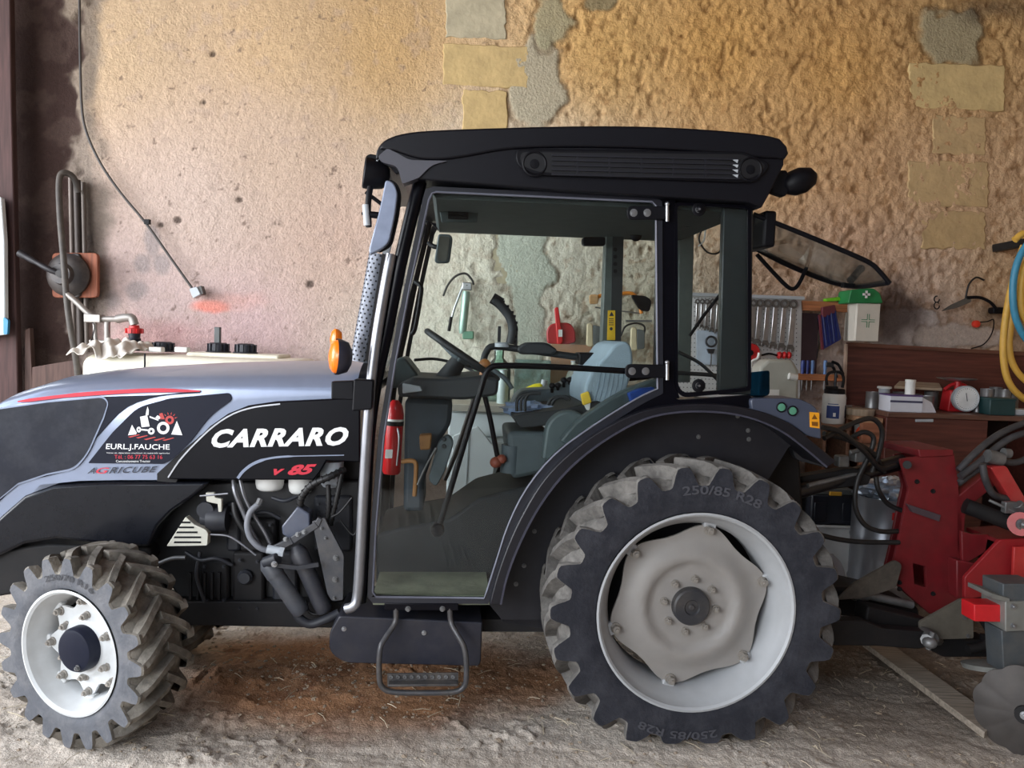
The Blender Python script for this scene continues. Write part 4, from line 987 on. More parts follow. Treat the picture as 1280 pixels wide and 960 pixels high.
# exhaust stack with perforated guard
ps = [TP(474, 318, .42), TP(462, 385, .42), TP(450, 452, .42)]
mb = MB(); mb.cyl(ps[0], ps[2], .040, seg=22); ex = tp('exhaust_guard', mb, mat('guard_grey', (112, 116, 126), .45, metal=.3), ang=40)
mb = MB(); ax = (ps[2] - ps[0]).normalized(); L_ = (ps[2] - ps[0]).length; u = ax.orthogonal().normalized(); w_ = ax.cross(u)
for i in range(26):
    for k in range(12):
        t = 2 * math.pi * (k + .5 * (i % 2)) / 12; d = u * math.cos(t) + w_ * math.sin(t); c = ps[0] + ax * (L_ * (i + .5) / 26) + d * .0402
        mb.cyl(c, c + d * .0006, .0042, seg=6)
tag(tp('guard_holes', mb, mat('hole_black', (14, 14, 16), .8), ex), kind='stuff')
mb = MB(); mb.prism(tpl([(478, 316), (484, 318), (464, 452), (456, 450)], .38), (0, .01, 0)); tp('guard_edge', mb, dark, ex)
tpr('roof_strut', [(482, 300), (490, 302), (486, 318), (478, 316)], YC - .01, YC + .02, lgrey)

# ------------------------------------------------------------------ inside the cab
cabgrey = mat('cab_grey_plastic', (78, 88, 92), .6, var=.08); cabdark = mat('cab_dark_plastic', (34, 38, 42), .6, var=.1)
tpr('cab_floor', [(466, 744), (612, 744), (612, 756), (466, 756)], YC + .01, FY - .01, mat('floor_mat', (120, 124, 104), .8, var=.3, vs=8, bump=.3, bs=30))  # pale straw tone imitates lit ground reflected low in the door glass
tpr('floor_tunnel', rc([(470, 668), (500, 660), (560, 650), (600, 622), (640, 612), (700, 600), (700, 752), (470, 752)], 6), .46, .92, mat('tunnel_black', (20, 26, 30), .7, var=.1), bevel=.03)
mb = MB(); c = TP(578, 444, YM); d1 = (TP(603, 462, YM) - TP(537, 417, YM)).normalized(); nrm = d1.cross(Vector((0, 1, 0))).normalized()
ps = [c + (d1 * math.cos(2 * math.pi * i / 32) + Vector((0, 1, 0)) * math.sin(2 * math.pi * i / 32)) * .185 for i in range(32)]
mb.tube(ps, .014, 10, 1, closed=True)
sw = tp('steering_wheel', mb, cabdark, ang=60)
mb = MB(); hubc = c - nrm * .03 if nrm.z > 0 else c + nrm * .03
mb.cyl(hubc, c, .05, .04, seg=18)
for k in range(3):
    t = 2 * math.pi * k / 3 + .5; mb.tube([hubc, hubc.lerp(c + (d1 * math.cos(t) + Vector((0, 1, 0)) * math.sin(t)) * .18, .5), c + (d1 * math.cos(t) + Vector((0, 1, 0)) * math.sin(t)) * .18], .010, 8, 4)
tp('steering_spokes', mb, cabgrey, sw)
mb = MB(); mb.cyl(hubc, TP(540, 500, YM), .035, .06, seg=16); tp('steering_column', mb, cabdark)
dash = tpr('dashboard', rc([(496, 482, 6), (516, 472, 6), (560, 474, 6), (600, 470, 6), (624, 474, 4), (622, 494, 6), (580, 500, 6), (498, 496, 4)], 4), .42, .90, cabdark, bevel=.012)
tpr('dash_end', rc([(503, 479), (526, 483), (528, 489), (503, 492)], 2), .41, .43, lgrey, dash, bevel=.004)
tpr('dash_pod', rc([(488, 452, 6), (505, 446, 6), (524, 470, 6), (520, 482, 4), (486, 486, 4)], 4), .60, .9, mat('pod_grey', (60, 72, 74), .6), dash, bevel=.01)
ttube('windscreen_stay', [(518, 450, .9), (546, 449, .95), (580, 458, .95), (600, 470, .9)], .007, cabdark, dash)
tpr('pedal_housing', rc([(506, 498), (566, 500), (564, 530), (545, 560), (530, 600), (530, 640), (504, 640)], 8), .56, .86, mat('housing_blue_grey', (48, 58, 66), .6), bevel=.02)
brown = mat('brown_part', (148, 104, 58), .6, var=.2)
tpr('fluid_reservoir', rc([(524, 544, 3), (540, 543, 3), (538, 562, 3), (525, 563, 3)], 2), .46, .52, brown, bevel=.006)
tpr('pedal_arm', rc([(548, 552, 6), (560, 543, 6), (568, 552, 6), (556, 590, 6), (545, 610, 8), (535, 600, 6)], 4), .48, .54, cabgrey, bevel=.006)
mb = MB()
for a, b in ((555, 549), (555, 558)): mb.lathe(TP(a, b, .478), (0, -1, 0), [(0, .010), (.006, .008), (.006, 0)], 12)
tp('pedal_bolts', mb, cabdark)
ttube('floor_pipe', [(500, 577, .52), (518, 577, .5), (520, 592, .5), (518, 620, .5)], .010, brown, None, 8)
ttube('control_rod', [(545, 560, .47), (535, 578, .47), (528, 592, .47), (522, 606, .47)], .005, greyst, None, 8)
# extinguisher on the front post
mb = MB(); a = TP(489, 592, .30); b = TP(491, 500, .30); b.x = a.x + .01; L_ = (b - a).length
mb.lathe(a, b - a, [(0, 0), (0, .030), (.01, .036), (L_ * .82, .036), (L_ * .93, .028), (L_, .012), (L_, 0)], 24); fe = tp('fire_extinguisher', mb, mat('extinguisher_red', (188, 24, 30), .3, coat=.3), ang=50)
mb = MB(); mb.lathe(a, b - a, [(L_ * .66, .0375), (L_ * .72, .0375)], 24); tp('black_band', mb, blackm, fe); mb = MB(); mb.lathe(a, b - a, [(L_ * .72, .0372), (L_ * .75, .0372)], 24); tp('white_band', mb, white, fe)
tpr('white_label', rc([(482, 562), (491, 562), (490, 573), (481, 573)], 1), .262, .265, white, fe); ttube('silver_handle', [(497, 535, .27), (499, 550, .26), (496, 582, .27)], .004, steel, fe, 8)
# door pull bars
def bar(pts, r, nm, m=black): return ttube(nm, pts, r, m, None, 12, sub=4)
db_ = bar([(547, 663, YC + .05), (560, 622, YC + .05), (580, 555, YC + .05), (600, 490, YC + .05), (606, 470, YC + .05), (613, 460, YC + .05), (628, 457, YC + .05), (700, 459, YC + .05), (785, 464, YC + .05)], .012, 'door_pull_bar')
mb = MB(); mb.lathe(TP(547, 663, YC + .03), (0, -1, 0), [(-.03, .026), (0, .026), (.006, .022), (.006, 0)], 20); tp('bar_end_knob', mb, blackm, db_, ang=40)
bar([(556, 600, FY - .05), (572, 560, FY - .05), (592, 500, FY - .05), (600, 476, FY - .05)], .012, 'far_pull_bar', mat('bar_brown_grey', (72, 66, 62), .5))
bar([(604, 488, .5), (612, 520, .5), (622, 572, .5)], .011, 'steering_strut')
mb = MB(); mb.ball(TP(620, 578, .45), (.026, .026, .024)); mb.ball(TP(627, 574, .45), (.022, .022, .02)); tp('lever_knob', mb, mat('knob_brown', (140, 70, 52), .45))
mb = MB(); mb.ball(TP(606, 456, .55), .026); mb.cyl(TP(604, 462, .55), TP(600, 478, .55), .012); tp('shift_knob', mb, mat('knob_amber', (168, 110, 60), .4))
ttube('lever_shaft', [(616, 462, .5), (632, 474, .5), (640, 486, .5)], .010, cabgrey, None, 8)
# gooseneck and tray on the upper bar
ttube('gooseneck', [(638, 430, .8), (641, 412, .8), (637, 396, .8), (626, 382, .8), (616, 374, .8)], .022, cabdark, None, 10)
mb = MB()
for i in range(9):
    t = i / 8; q = spline([TP(638, 430, .8), TP(641, 412, .8), TP(637, 396, .8), TP(626, 382, .8), TP(616, 374, .8)], 6)[int(t * 22)]; mb.box(q + Vector((.014, 0, .012)), (.018, .03, .012))
mb.box(TP(621, 376, .8), (.05, .03, .05), Matrix.Rotation(.5, 3, 'Y')); tp('gooseneck_clip', mb, blackm)
mb = MB(); mb.lathe(TP(627, 431, .8), (0, 0, 1), [(-.01, 0), (-.01, .036), (.006, .034), (.012, .02), (.012, 0)], 18); tp('gooseneck_base', mb, lgrey)
for x in (624, 645): 
    mb = MB(); mb.box(TP(x, 420, .8), (.014, .014, .09)); tp('holder_prong', mb, cabdark)
ttube('upper_bar', [(604, 452, .8), (608, 440, .8), (618, 433, .8), (660, 438, .8), (720, 446, .8), (752, 450, .8)], .016, cabdark, None, 12, sub=4)
tpr('armrest_pad', rc([(646, 436, 4), (656, 428, 6), (684, 428, 6), (698, 438, 5), (690, 444, 4), (650, 443, 4)], 4), .76, .84, cabdark, bevel=.01)
tpr('bar_mount', rc([(724, 441), (752, 441), (752, 458), (724, 456)], 2), .74, .86, blackm, bevel=.006)
# seat
seatb = mat('seat_fabric', (150, 168, 180), .8, var=.06, bump=.25, bs=160)
bk = rc([(768, 430, 6), (782, 426, 8), (789, 432, 6), (792, 446, 12), (790, 470, 16), (778, 498, 10), (764, 510, 8), (742, 512, 8), (730, 505, 6), (731, 480, 14), (742, 460, 12), (756, 446, 10)], 4)
seat = tpr('seat_backrest', bk, .46, .88, seatb, bevel=.035, seg=4, ang=70)
for i in range(7):
    a = (752 + i * 5.6, 462 + i * .6); b = (742 + i * 6.4, 508 - i * 2.4); tstrip('seat_seam', [a, ((a[0] + b[0]) / 2 + 1, (a[1] + b[1]) / 2), b], .8, .458, .004, mat('seam_grey', (116, 132, 144), .8), seat)
tpr('seat_cushion', rc([(640, 520, 6), (700, 512, 6), (752, 500, 8), (756, 516, 6), (700, 530, 6), (650, 536, 6)], 4), .44, .88, cabdark, bevel=.02)
tpr('seat_side_cover', rc([(678, 575, 4), (684, 530, 14), (700, 515, 14), (722, 514, 14), (736, 524, 6), (720, 540, 4), (700, 575, 4)], 5), .36, .44, mat('side_cover_grey', (84, 96, 98), .55), bevel=.012)
tpr('seat_base', rc([(634, 540, 8), (690, 540, 8), (686, 590, 8), (640, 600, 8)], 4), .46, .84, cabgrey, bevel=.02)
tp('seat_suspension', MB().cyl(TP(640, 556, .5), TP(638, 590, .5), .045, seg=18), mat('suspension_grey', (72, 82, 88), .6))
tpr('side_console', rc([(642, 500, 8), (652, 488, 8), (690, 486, 6), (736, 466, 8), (742, 478, 6), (738, 500, 6), (700, 514, 6), (642, 522, 6)], 4), .88, 1.06, cabgrey, bevel=.014)
mb = MB()
for i in range(7): mb.ball(TP(690 + i * 7.4, 482 - i * 3.4 + (i % 2) * 3, .86), (.016, .016, .014)); mb.cyl(TP(690 + i * 7.4, 482 - i * 3.4 + (i % 2) * 3, .86), TP(690 + i * 7.4, 490 - i * 3.4, .88), .008, seg=8)
tp('console_knobs', mb, blackm)
for i in range(3):
    ttube('cable_loop', [(646 + i * 5, 514, .45), (647 + i * 5, 500 - i, .45), (655 + i * 5, 493 - i, .45), (668 + i * 4, 492, .45)], .007, cabdark, None, 8)
for i in range(2): ttube('console_rib', [(684 + i * 5, 506, .44), (690 + i * 5, 498, .44), (702 + i * 5, 496, .44), (710 + i * 3, 500, .44)], .007, cabdark, None, 8)
tg = tpr('yellow_tag', rc([(726, 493, 2), (736, 489, 2), (740, 503, 2), (729, 507, 2)], 2), .43, .45, mat('tag_yellow', (226, 190, 60), .5), bevel=.003)
tpr('tag_tail', [(730, 506), (738, 503), (737, 514), (733, 512)], .435, .44, white, tg)
tpr('side_trim', sp([(700, 552), (720, 528), (748, 508), (778, 490), (812, 476), (822, 474), (822, 486), (795, 500), (748, 528), (716, 560)], 2), .30, .36, mat('trim_green_grey', (66, 78, 80), .5), bevel=.01)
tpr('belt_roller_cover', rc([(786, 492), (800, 486), (818, 484), (822, 490), (812, 497), (790, 504)], 2), .26, .30, mat('belt_blue', (24, 62, 138), .5), bevel=.004)
# far post with a yellow warning strip (roll-over frame)
pst = tpr('roll_bar_post', [(758, 282), (780, 283), (776, 440), (752, 440)], FY - .12, FY - .05, mat('post_green_grey', (76, 84, 82), .5), bevel=.004)
tpr('roll_bar_face', [(766, 282), (780, 283), (776, 440), (763, 440)], FY - .125, FY - .118, mat('post_dark', (40, 44, 46), .5), pst)
wl_ = tpr('warning_strip', [(760, 388), (769, 388), (769, 425), (759, 425)], FY - .132, FY - .128, mat('warning_yellow', (218, 178, 40), .5), pst)
mb = MB(); mb.add([TP(*p, FY - .1335) for p in ((764.5, 389.5), (767.5, 395), (761.5, 395))], [(0, 1, 2)]); mb.lathe(TP(764, 411, FY - .133), (0, -1, 0), [(0, 0), (0, .008)], 12)
for i in range(4): mb.add([TP(*p, FY - .1335) for p in ((761, 398 + i * 2.5), (767, 398 + i * 2.5), (767, 399 + i * 2.5), (761, 399 + i * 2.5))], [(0, 1, 2, 3)])
tp('strip_print', mb, dark_dec, wl_)
for i in range(4): 
    mb = MB(); mb.lathe(TP(769, 312 + i * 9, FY - .127), (0, -1, 0), [(0, .010), (.002, .010), (.002, 0)], 14); tp('post_hole', mb, mat('hole_black', (14, 14, 16)), pst)
tpr('roll_bar_post', [(849, 286), (868, 287), (863, 478), (847, 478)], FY - .10, FY - .04, mat('post_green_grey', (76, 84, 82)), bevel=.004)
tpr('sun_visor', rc([(728, 296, 5), (757, 296, 3), (757, 307, 3), (728, 307, 5)], 4), FY - .2, FY - .16, blackm, bevel=.006)
mb = MB(); mb.ball(TP(795, 294, FY - .2), (.03, .02, .03)); tp('cab_lamp', mb, blackm)
tpr('wiper_motor', rc([(848, 262), (900, 262), (902, 276), (860, 284), (846, 278)], 3), .6, .75, cabdark, bevel=.01)
ttube('loose_wire', [(878, 285, .7), (874, 300, .7), (884, 315, .7), (898, 316, .7), (904, 300, .7), (902, 285, .7)], .004, rubber, None, 6)
ttube('loose_wire', [(882, 284, .7), (880, 300, .7), (873, 308, .7)], .004, white, None, 6)
ttube('rear_rail', [(845, 466, .9), (880, 468, .9), (900, 470, .9)], .010, cabdark, None, 8); ttube('rear_stay', [(848, 440, .8), (876, 455, .8), (904, 482, .8)], .008, cabdark, None, 8)
# inside mirror
im = tpr('cab_mirror', rc([(548, 292, 4), (563, 293, 4), (566, 298, 3), (562, 329, 5), (546, 329, 4), (543, 326, 3)], 3), .50, .52, cabgrey, bevel=.005)
tpr('mirror_face', rc([(549, 295, 3), (562, 296, 3), (559, 326, 4), (547, 326, 3)], 3), .496, .5, mat('mirror_glass', (110, 112, 106), .25, metal=.6), im)
ttube('mirror_stem', [(536, 304, .55), (542, 308, .52), (547, 309, .51)], .010, blackm, im)
ttube('wiper_arm', [(524, 300, .4), (516, 330, .4), (508, 370, .4)], .006, greyst, None, 8)
ttube('inner_grab_handle', [(519, 352, .3), (526, 358, .28), (526, 370, .28), (519, 410, .28), (514, 418, .3)], .009, blackm, None, 8)

# ------------------------------------------------------------------ rear linkage
tlk = tp('top_link', MB().cyl(TP(985, 617, .52), TP(1128, 577, .62), .036, seg=18), mat('ram_black', (20, 20, 23), .35, coat=.2))
tp('link_rod', MB().cyl(TP(1010, 607, .50), TP(1075, 591, .54), .010, seg=10), greyst, tlk)
tpr('link_block', rc([(1000, 596), (1070, 585), (1090, 596), (1086, 606), (1006, 616)], 3), .53, .6, dark, tlk, bevel=.006)
mb = MB(); mb.box(TP(1078, 570, .55), (.10, .06, .05)); mb.box(TP(1052, 576, .55), (.05, .05, .05)); mb.cyl(TP(1062, 566, .52), TP(1084, 560, .52), .010); tp('hydraulic_couplers', mb, greyst, tlk, bevel=.006)
for pts in (((1030, 548, .35), (1060, 532, .4), (1088, 523, .45), (1102, 536, .48), (1100, 560, .5), (1090, 590, .52)), ((1028, 534, .35), (1050, 540, .36), (1078, 562, .42), (1100, 585, .5), (1120, 582, .55)),
            ((1030, 542, .4), (1060, 550, .44), (1090, 566, .5), (1106, 590, .55)), ((1062, 548, .5), (1080, 540, .5), (1092, 548, .5), (1086, 570, .5), (1072, 600, .5), (1069, 632, .5), (1080, 655, .5), (1100, 664, .5), (1125, 664, .52)),
            ((1095, 596, .52), (1098, 612, .52), (1110, 630, .55), (1132, 640, .55)), ((1006, 660, .5), (1030, 670, .5), (1070, 677, .5), (1124, 678, .5))):
    ttube('hydraulic_hose', pts, .011, rubber, tlk, 10)
tpr('lower_link', rc([(985, 776, 4), (1080, 776, 4), (1105, 786, 4), (1160, 790, 4), (1166, 806, 8), (1150, 812, 5), (1100, 808, 5), (985, 806, 4)], 3), .25, .31, dark, bevel=.006)
mb = MB(); mb.lathe(TP(1164, 800, .235), (0, 1, 0), [(0, .012), (0, .034), (.03, .038), (.06, .034), (.06, .012)], 24); tp('link_ball', mb, greyst)
tpr('drawbar', rc([(985, 735, 6), (1070, 735, 6), (1110, 744, 6), (1150, 760, 6), (1150, 776, 6), (1070, 772, 6), (985, 765, 6)], 4), .52, .74, dark, bevel=.02)
mb = MB(); mb.cyl(TP(1066, 742, .46), TP(1084, 742, .46), .03, seg=18); mb.cyl(TP(1084, 744, .46), TP(1140, 756, .46), .018, seg=12); tp('pto_shaft', mb, greyst)
tpr('rear_housing', rc([(955, 560), (1000, 560), (1005, 640), (1010, 740), (955, 760)], 8), .45, .9, dark, bevel=.02)
tpr('lift_arm', rc([(985, 545, 6), (1040, 575, 6), (1034, 585, 4), (995, 575, 6)], 4), .36, .40, darkblue, bevel=.008)
# ================================================================== THE IMPLEMENT BEHIND THE TRACTOR
im_ = bpy.data.objects.new('tillage_implement', None); COL.objects.link(im_); im_.location = TO; im_.rotation_euler = (0, 0, PSI)
tag(im_, 'red mounted vineyard cultivator hitched behind the tractor', 'implement')
def ipr(name, pts, Y0, Y1, m, parent=None, holes=(), **k):
    mb = MB(); mb.prism(tpl(pts, Y0), (0, Y1 - Y0, 0), [tpl(h, Y0) for h in holes]); return mk(name, mb, m, parent or im_, **k)
def itube(name, pts, r, m, parent=None, seg=10, **k): return mk(name, MB().tube([TP(*p) for p in pts], r, seg, **k), m, parent or im_, ang=60)
mastp = [(1125, 574), (1152, 570), (1170, 563), (1192, 566), (1197, 600), (1202, 650), (1205, 750), (1180, 760), (1163, 768), (1140, 748), (1112, 722), (1120, 690), (1130, 640), (1136, 612)]
ms = ipr('mast_plate', rc(mastp, 3, 3), .50, .515, imp_red, holes=[[(1141, 704), (1157, 708), (1158, 735), (1143, 730)]], bevel=.003)
ipr('mast_plate', rc([(p[0] - 8, p[1] - 6) for p in mastp], 3, 3), .76, .775, imp_red, bevel=.003)
ipr('mast_gusset', [(1168, 564), (1193, 566), (1204, 748), (1194, 752)], .515, .77, imp_red, bevel=.003)
ipr('mast_cap', rc([(1148, 562), (1192, 562), (1192, 570), (1150, 572)], 2), .49, .78, imp_red, bevel=.004)
ipr('weld_rib', [(1134, 630), (1176, 644), (1174, 652), (1140, 640)], .485, .50, mat('rib_grey', (70, 58, 64), .5), ms)
for x, y in ((1146, 602), (1166, 614), (1136, 580), (1124, 728), (1124, 736), (1166, 742)): bolt(ms, TP(x, y, .50), (0, -1, 0), .008, .01, dark)
itube('top_pin', [(1134, 581, .42), (1134, 581, .82)], .018, dark, None, 12, sub=1)
# lifting frame behind the mast
ipr('frame_arm', rc([(1196, 622), (1240, 585), (1256, 583), (1262, 592), (1204, 640)], 2), .50, .56, imp_red, bevel=.004)
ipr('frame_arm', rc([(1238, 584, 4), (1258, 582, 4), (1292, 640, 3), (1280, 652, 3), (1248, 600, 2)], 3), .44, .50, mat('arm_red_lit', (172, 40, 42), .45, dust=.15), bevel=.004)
ipr('frame_post', [(1196, 640), (1208, 632), (1204, 690), (1196, 690)], .5, .56, imp_red, bevel=.004)
ipr('side_tray', [(1202, 664), (1216, 668), (1236, 668), (1232, 690), (1208, 704), (1204, 720)], .46, .48, imp_red, bevel=.003)
ipr('side_tray', rc([(1206, 722), (1250, 675), (1300, 672), (1300, 730), (1262, 740), (1206, 750)], 3), .36, .38, mat('tray_red', (150, 28, 34), .5, dust=.2, dcol=(90, 50, 46)), bevel=.003)
ipr('tray_side', [(1250, 675), (1300, 672), (1300, 676), (1250, 680)], .38, .6, imp_red)
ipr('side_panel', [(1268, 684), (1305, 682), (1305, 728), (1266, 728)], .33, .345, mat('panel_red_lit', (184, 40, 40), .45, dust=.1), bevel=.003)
ipr('cross_beam', [(1196, 700), (1310, 720), (1310, 752), (1196, 748)], .44, .60, imp_red, bevel=.006)
a, b = TP(1206, 632, .44), TP(1285, 662, .36)
cy = mk('hydraulic_cylinder', MB().cyl(a, b, .034, seg=20), dark, im_); mk('cylinder_rod', MB().cyl(b, b + (b - a) * .4, .016, seg=14), steel, cy)
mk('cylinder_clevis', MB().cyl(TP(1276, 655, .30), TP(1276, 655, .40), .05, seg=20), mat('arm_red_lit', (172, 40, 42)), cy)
bolt(cy, TP(1276, 655, .30), (0, -1, 0), .018, .02, steel)
mb = MB(); mb.cyl(TP(1236, 625, .40), TP(1268, 640, .36), .007, seg=8); mb.box(TP(1262, 634, .38), (.06, .03, .05)); mb.cyl(TP(1272, 630, .36), TP(1282, 640, .36), .022, seg=12); mk('valve_block', mb, greyst, im_, bevel=.004)
for pts in (((1198, 588, .48), (1215, 570, .48), (1238, 550, .5), (1262, 536, .52), (1300, 522, .55)), ((1200, 596, .46), (1224, 578, .48), (1250, 556, .5), (1272, 544, .5), (1300, 538, .5)), ((1198, 604, .5), (1220, 588, .5), (1244, 576, .5), (1270, 578, .5), (1300, 566, .5)), ((1228, 580, .42), (1232, 600, .42), (1242, 618, .44), (1262, 624, .46))):
    itube('hydraulic_hose', pts, .015, mat('hose_dusty', (44, 44, 48), .5, dust=.35, dcol=(110, 106, 104)), None, 10)
mb = MB(); mb.cyl(TP(1234, 570, .46), TP(1252, 574, .46), .03, seg=14); mb.cyl(TP(1254, 566, .46), TP(1262, 567, .46), .022, seg=12); mk('hose_union', mb, greyst, im_)
# hitch plates and the beam under the mast
dirty = mat('dirty_steel', (84, 80, 72), .7, dust=.4, dcol=(120, 112, 100))
ipr('hitch_plate', rc([(1046, 750, 3), (1070, 728, 3), (1120, 700, 6), (1128, 706, 6), (1120, 735, 4), (1080, 748, 3)], 3), .42, .435, mat('hitch_dark', (58, 54, 50), .65, dust=.3), bevel=.002)
hp_ = ipr('corner_plate', rc([(1150, 778, 3), (1204, 748, 8), (1216, 750, 6), (1217, 798, 3), (1152, 800, 3)], 4), .30, .315, dirty, holes=[[(1209 + 3 * math.cos(t * .785), 757 + 4 * math.sin(t * .785)) for t in range(8)]], bevel=.002)
for x, y in ((1210, 795), (1206, 772)): bolt(hp_, TP(x, y, .30), (0, -1, 0), .007, .008, greyst)
ipr('lower_hitch_beam', rc([(1085, 758), (1160, 776), (1210, 800), (1240, 800), (1240, 822), (1180, 822), (1150, 806), (1080, 790)], 4), .34, .44, dark, bevel=.008)
mb = MB(); mb.cyl(TP(1158, 800, .22), TP(1172, 800, .34), .024, seg=8); mb.ball(TP(1162, 803, .22), (.03, .03, .025)); mb.cyl(TP(1166, 790, .22), TP(1160, 812, .22), .010, seg=8); mk('hitch_pin', mb, greyst, im_)
itube('curved_tine', [(1226, 770, .3), (1238, 790, .3), (1232, 806, .3), (1210, 812, .3)], .02, dark, None, 10)
ipr('square_bar', [(1218, 756), (1300, 757), (1300, 779), (1218, 777)], .06, .14, mat('bar_red_bright', (206, 34, 40), .45, var=.1), bevel=.004)
cl = ipr('steel_clamp', rc([(1257, 752), (1310, 752), (1310, 788), (1257, 790)], 2), .03, .17, mat('galvanised', (138, 140, 136), .5, metal=.4, dust=.15), bevel=.004)
ipr('clamp_flange', rc([(1240, 742), (1262, 748), (1262, 753), (1240, 748)], 1), .03, .17, mat('galvanised', (138, 140, 136)), cl)
for x, y in ((1266, 758), (1266, 782)): bolt(cl, TP(x, y, .03), (0, -1, 0), .008, .01, steel)
ipr('slate_post', [(1254, 730), (1300, 730), (1300, 752), (1254, 752)], .04, .16, mat('slate_paint', (66, 74, 80), .5, dust=.2), bevel=.004)
ipr('slate_post', [(1252, 788), (1300, 788), (1300, 846), (1255, 842)], .05, .15, mat('slate_paint', (66, 74, 80)), bevel=.004)
mb = MB(); mb.lathe(TP(1240, 830, .22), (0, .25, 1), [(-.02, 0), (-.02, .11), (.0, .115), (.004, .10), (.012, .05), (.012, 0)], 28); mk('bearing_plate', mb, mat('galvanised', (138, 140, 136)), im_, ang=40)
# notched disc at the end
ax = Vector((-.62, -.78, .05)).normalized(); c = TP(1281, 893, -.10); u = ax.orthogonal().normalized(); w_ = ax.cross(u); n = 120
def dpt(r, t, h): return c + ax * h + (u * math.cos(t) + w_ * math.sin(t)) * r
mb = MB()
for s2 in (0, 1):
    mb.add([dpt(rr * (.168 + .007 * abs(math.sin(5.5 * 2 * math.pi * i / n)) if k == 6 else 1) if k == 6 and False else ((.162 + .010 * abs(math.sin(5.5 * 2 * math.pi * i / n))) * k / 6), 2 * math.pi * i / n, -.03 * (k / 6) ** 2 - .005 * s2) for k in range(1, 7) for rr in (1,) for i in range(n)], [(k * n + i, k * n + (i + 1) % n, (k + 1) * n + (i + 1) % n, (k + 1) * n + i) for k in range(5) for i in range(n)])
N = 6 * n
for i in range(n): mb.f.append([5 * n + i, 5 * n + (i + 1) % n, N + 5 * n + (i + 1) % n, N + 5 * n + i]); mb.mi.append(0)
dsc = mk('notched_disc', mb, mat('disc_steel', (66, 62, 60), .6, metal=.3, dust=.3, dcol=(96, 88, 80)), im_, ang=40)
mk('disc_hub', MB().cyl(c - ax * .05, c + ax * .012, .034, seg=20), dark, dsc); bolt(dsc, c + ax * .012, ax, .012, .016, steel)
itube('disc_arm', [(1280, 840, .1), (1285, 865, .06), (1282, 890, .0)], .024, dark, None, 10)
# lower red tool bar that reaches out of view
ipr('tool_bar', [(1240, 800), (1320, 806), (1320, 826), (1240, 818)], .28, .36, dark, bevel=.004)
# plank on the ground under the hitch
pk = [GP(1078, 808, .03), GP(1106, 806, .03), GP(1248, 908, .03), GP(1230, 924, .03)]
mb = MB(); mb.prism(pk, (0, 0, .028)); tag(mk('wooden_plank', mb, wood('plank_grey', (150, 138, 124), 5, 'X', .85), None, .003), 'weathered grey plank lying on the ground under the red implement', 'plank')
# ================================================================== THINGS ALONG THE WALL
def wpr(name, pts, y0, th, m, parent=None, holes=(), **k):
    mb = MB(); mb.prism(wpl(pts, y0), (0, th, 0), [wpl(h, y0) for h in holes]); return mk(name, mb, m, parent, **k)
def wtube(name, pts, r, m, parent=None, seg=10, **k): return mk(name, MB().tube([WP(*p) for p in pts], r, seg, **k), m, parent, ang=60)
def rect(x0, y0, x1, y1): return [(x0, y0), (x1, y0), (x1, y1), (x0, y1)]
# --- left: cable, socket, pump, pipes, tank
tag(wtube('cable', [(99, -30, 4.95), (100, 60, 4.95), (102, 130, 4.95), (108, 165, 4.95), (125, 203, 4.95), (150, 240, 4.95), (183, 280, 4.95), (215, 325, 4.95), (240, 360, 4.95)], .008, mat('cable_grey_black', (64, 60, 58), .5)), 'dark cable running down the left of the wall to a socket', 'cable')
so = wpr('wall_socket', rc([(236, 361, 2), (246, 358, 2), (251, 368, 2), (241, 373, 2)], 2), 4.90, .06, lgrey, None, bevel=.004); tag(so, 'small grey wall box at the end of the slanting cable', 'socket')
wpr('socket_cover', rc([(246, 359), (251, 357), (254, 367), (251, 369)], 1), 4.91, .05, mat('socket_dark', (70, 68, 66), .5), so)
cp = wpr('cable_clip', rect(180, 274, 186, 280), 4.93, .03, blackm); tag(cp, 'black clip holding the slanting cable at mid height', 'clip')
plate = root('hand_pump', WP(95, 344, 4.9), 'black semi-rotary hand pump on a rust-orange board by the dark corner', 'pump')
rust = wood('rust_board', (132, 74, 50), 5, 'Z', .7)
wpr('mounting_board', rc(rect(65, 316, 122, 372), 6), 4.88, .03, rust, plate, bevel=.004)
mb = MB(); mb.lathe(WP(88, 344, 4.88), (0, -1, 0), [(0, .13), (.03, .135), (.05, .12), (.07, .10), (.08, .07), (.11, .06), (.11, 0)], 32); mk('pump_body', mb, mat('pump_black', (40, 36, 40), .5, dust=.2), plate, ang=40)
wpr('pump_flange', rc([(68, 340), (76, 318), (98, 316), (110, 344), (98, 372), (80, 374)], 4), 4.86, .03, mat('pump_black', (40, 36, 40)), plate, bevel=.006)
hd = mk('pump_handle', MB().tube([WP(78, 344, 4.76), WP(60, 336, 4.74), WP(40, 325, 4.74), WP(24, 316, 4.74)], [.016, .018, .016, .020, .024], 10, 4), mat('handle_black', (30, 28, 32), .5), plate, ang=60)
mk('handle_pivot', MB().cyl(WP(74, 342, 4.73), WP(74, 342, 4.8), .022, seg=14), greyst, hd)
tag(wtube('suction_hose', [(98, 240, 4.9), (92, 222, 4.86), (80, 216, 4.82), (74, 226, 4.8), (75, 270, 4.76), (80, 330, 4.70), (83, 370, 4.70), (88, 410, 4.70), (95, 450, 4.72), (100, 500, 4.74)], .019, mat('hose_charcoal', (52, 48, 46), .6, dust=.2)), 'black rubber hose looping up in front of the hand pump', 'hose')
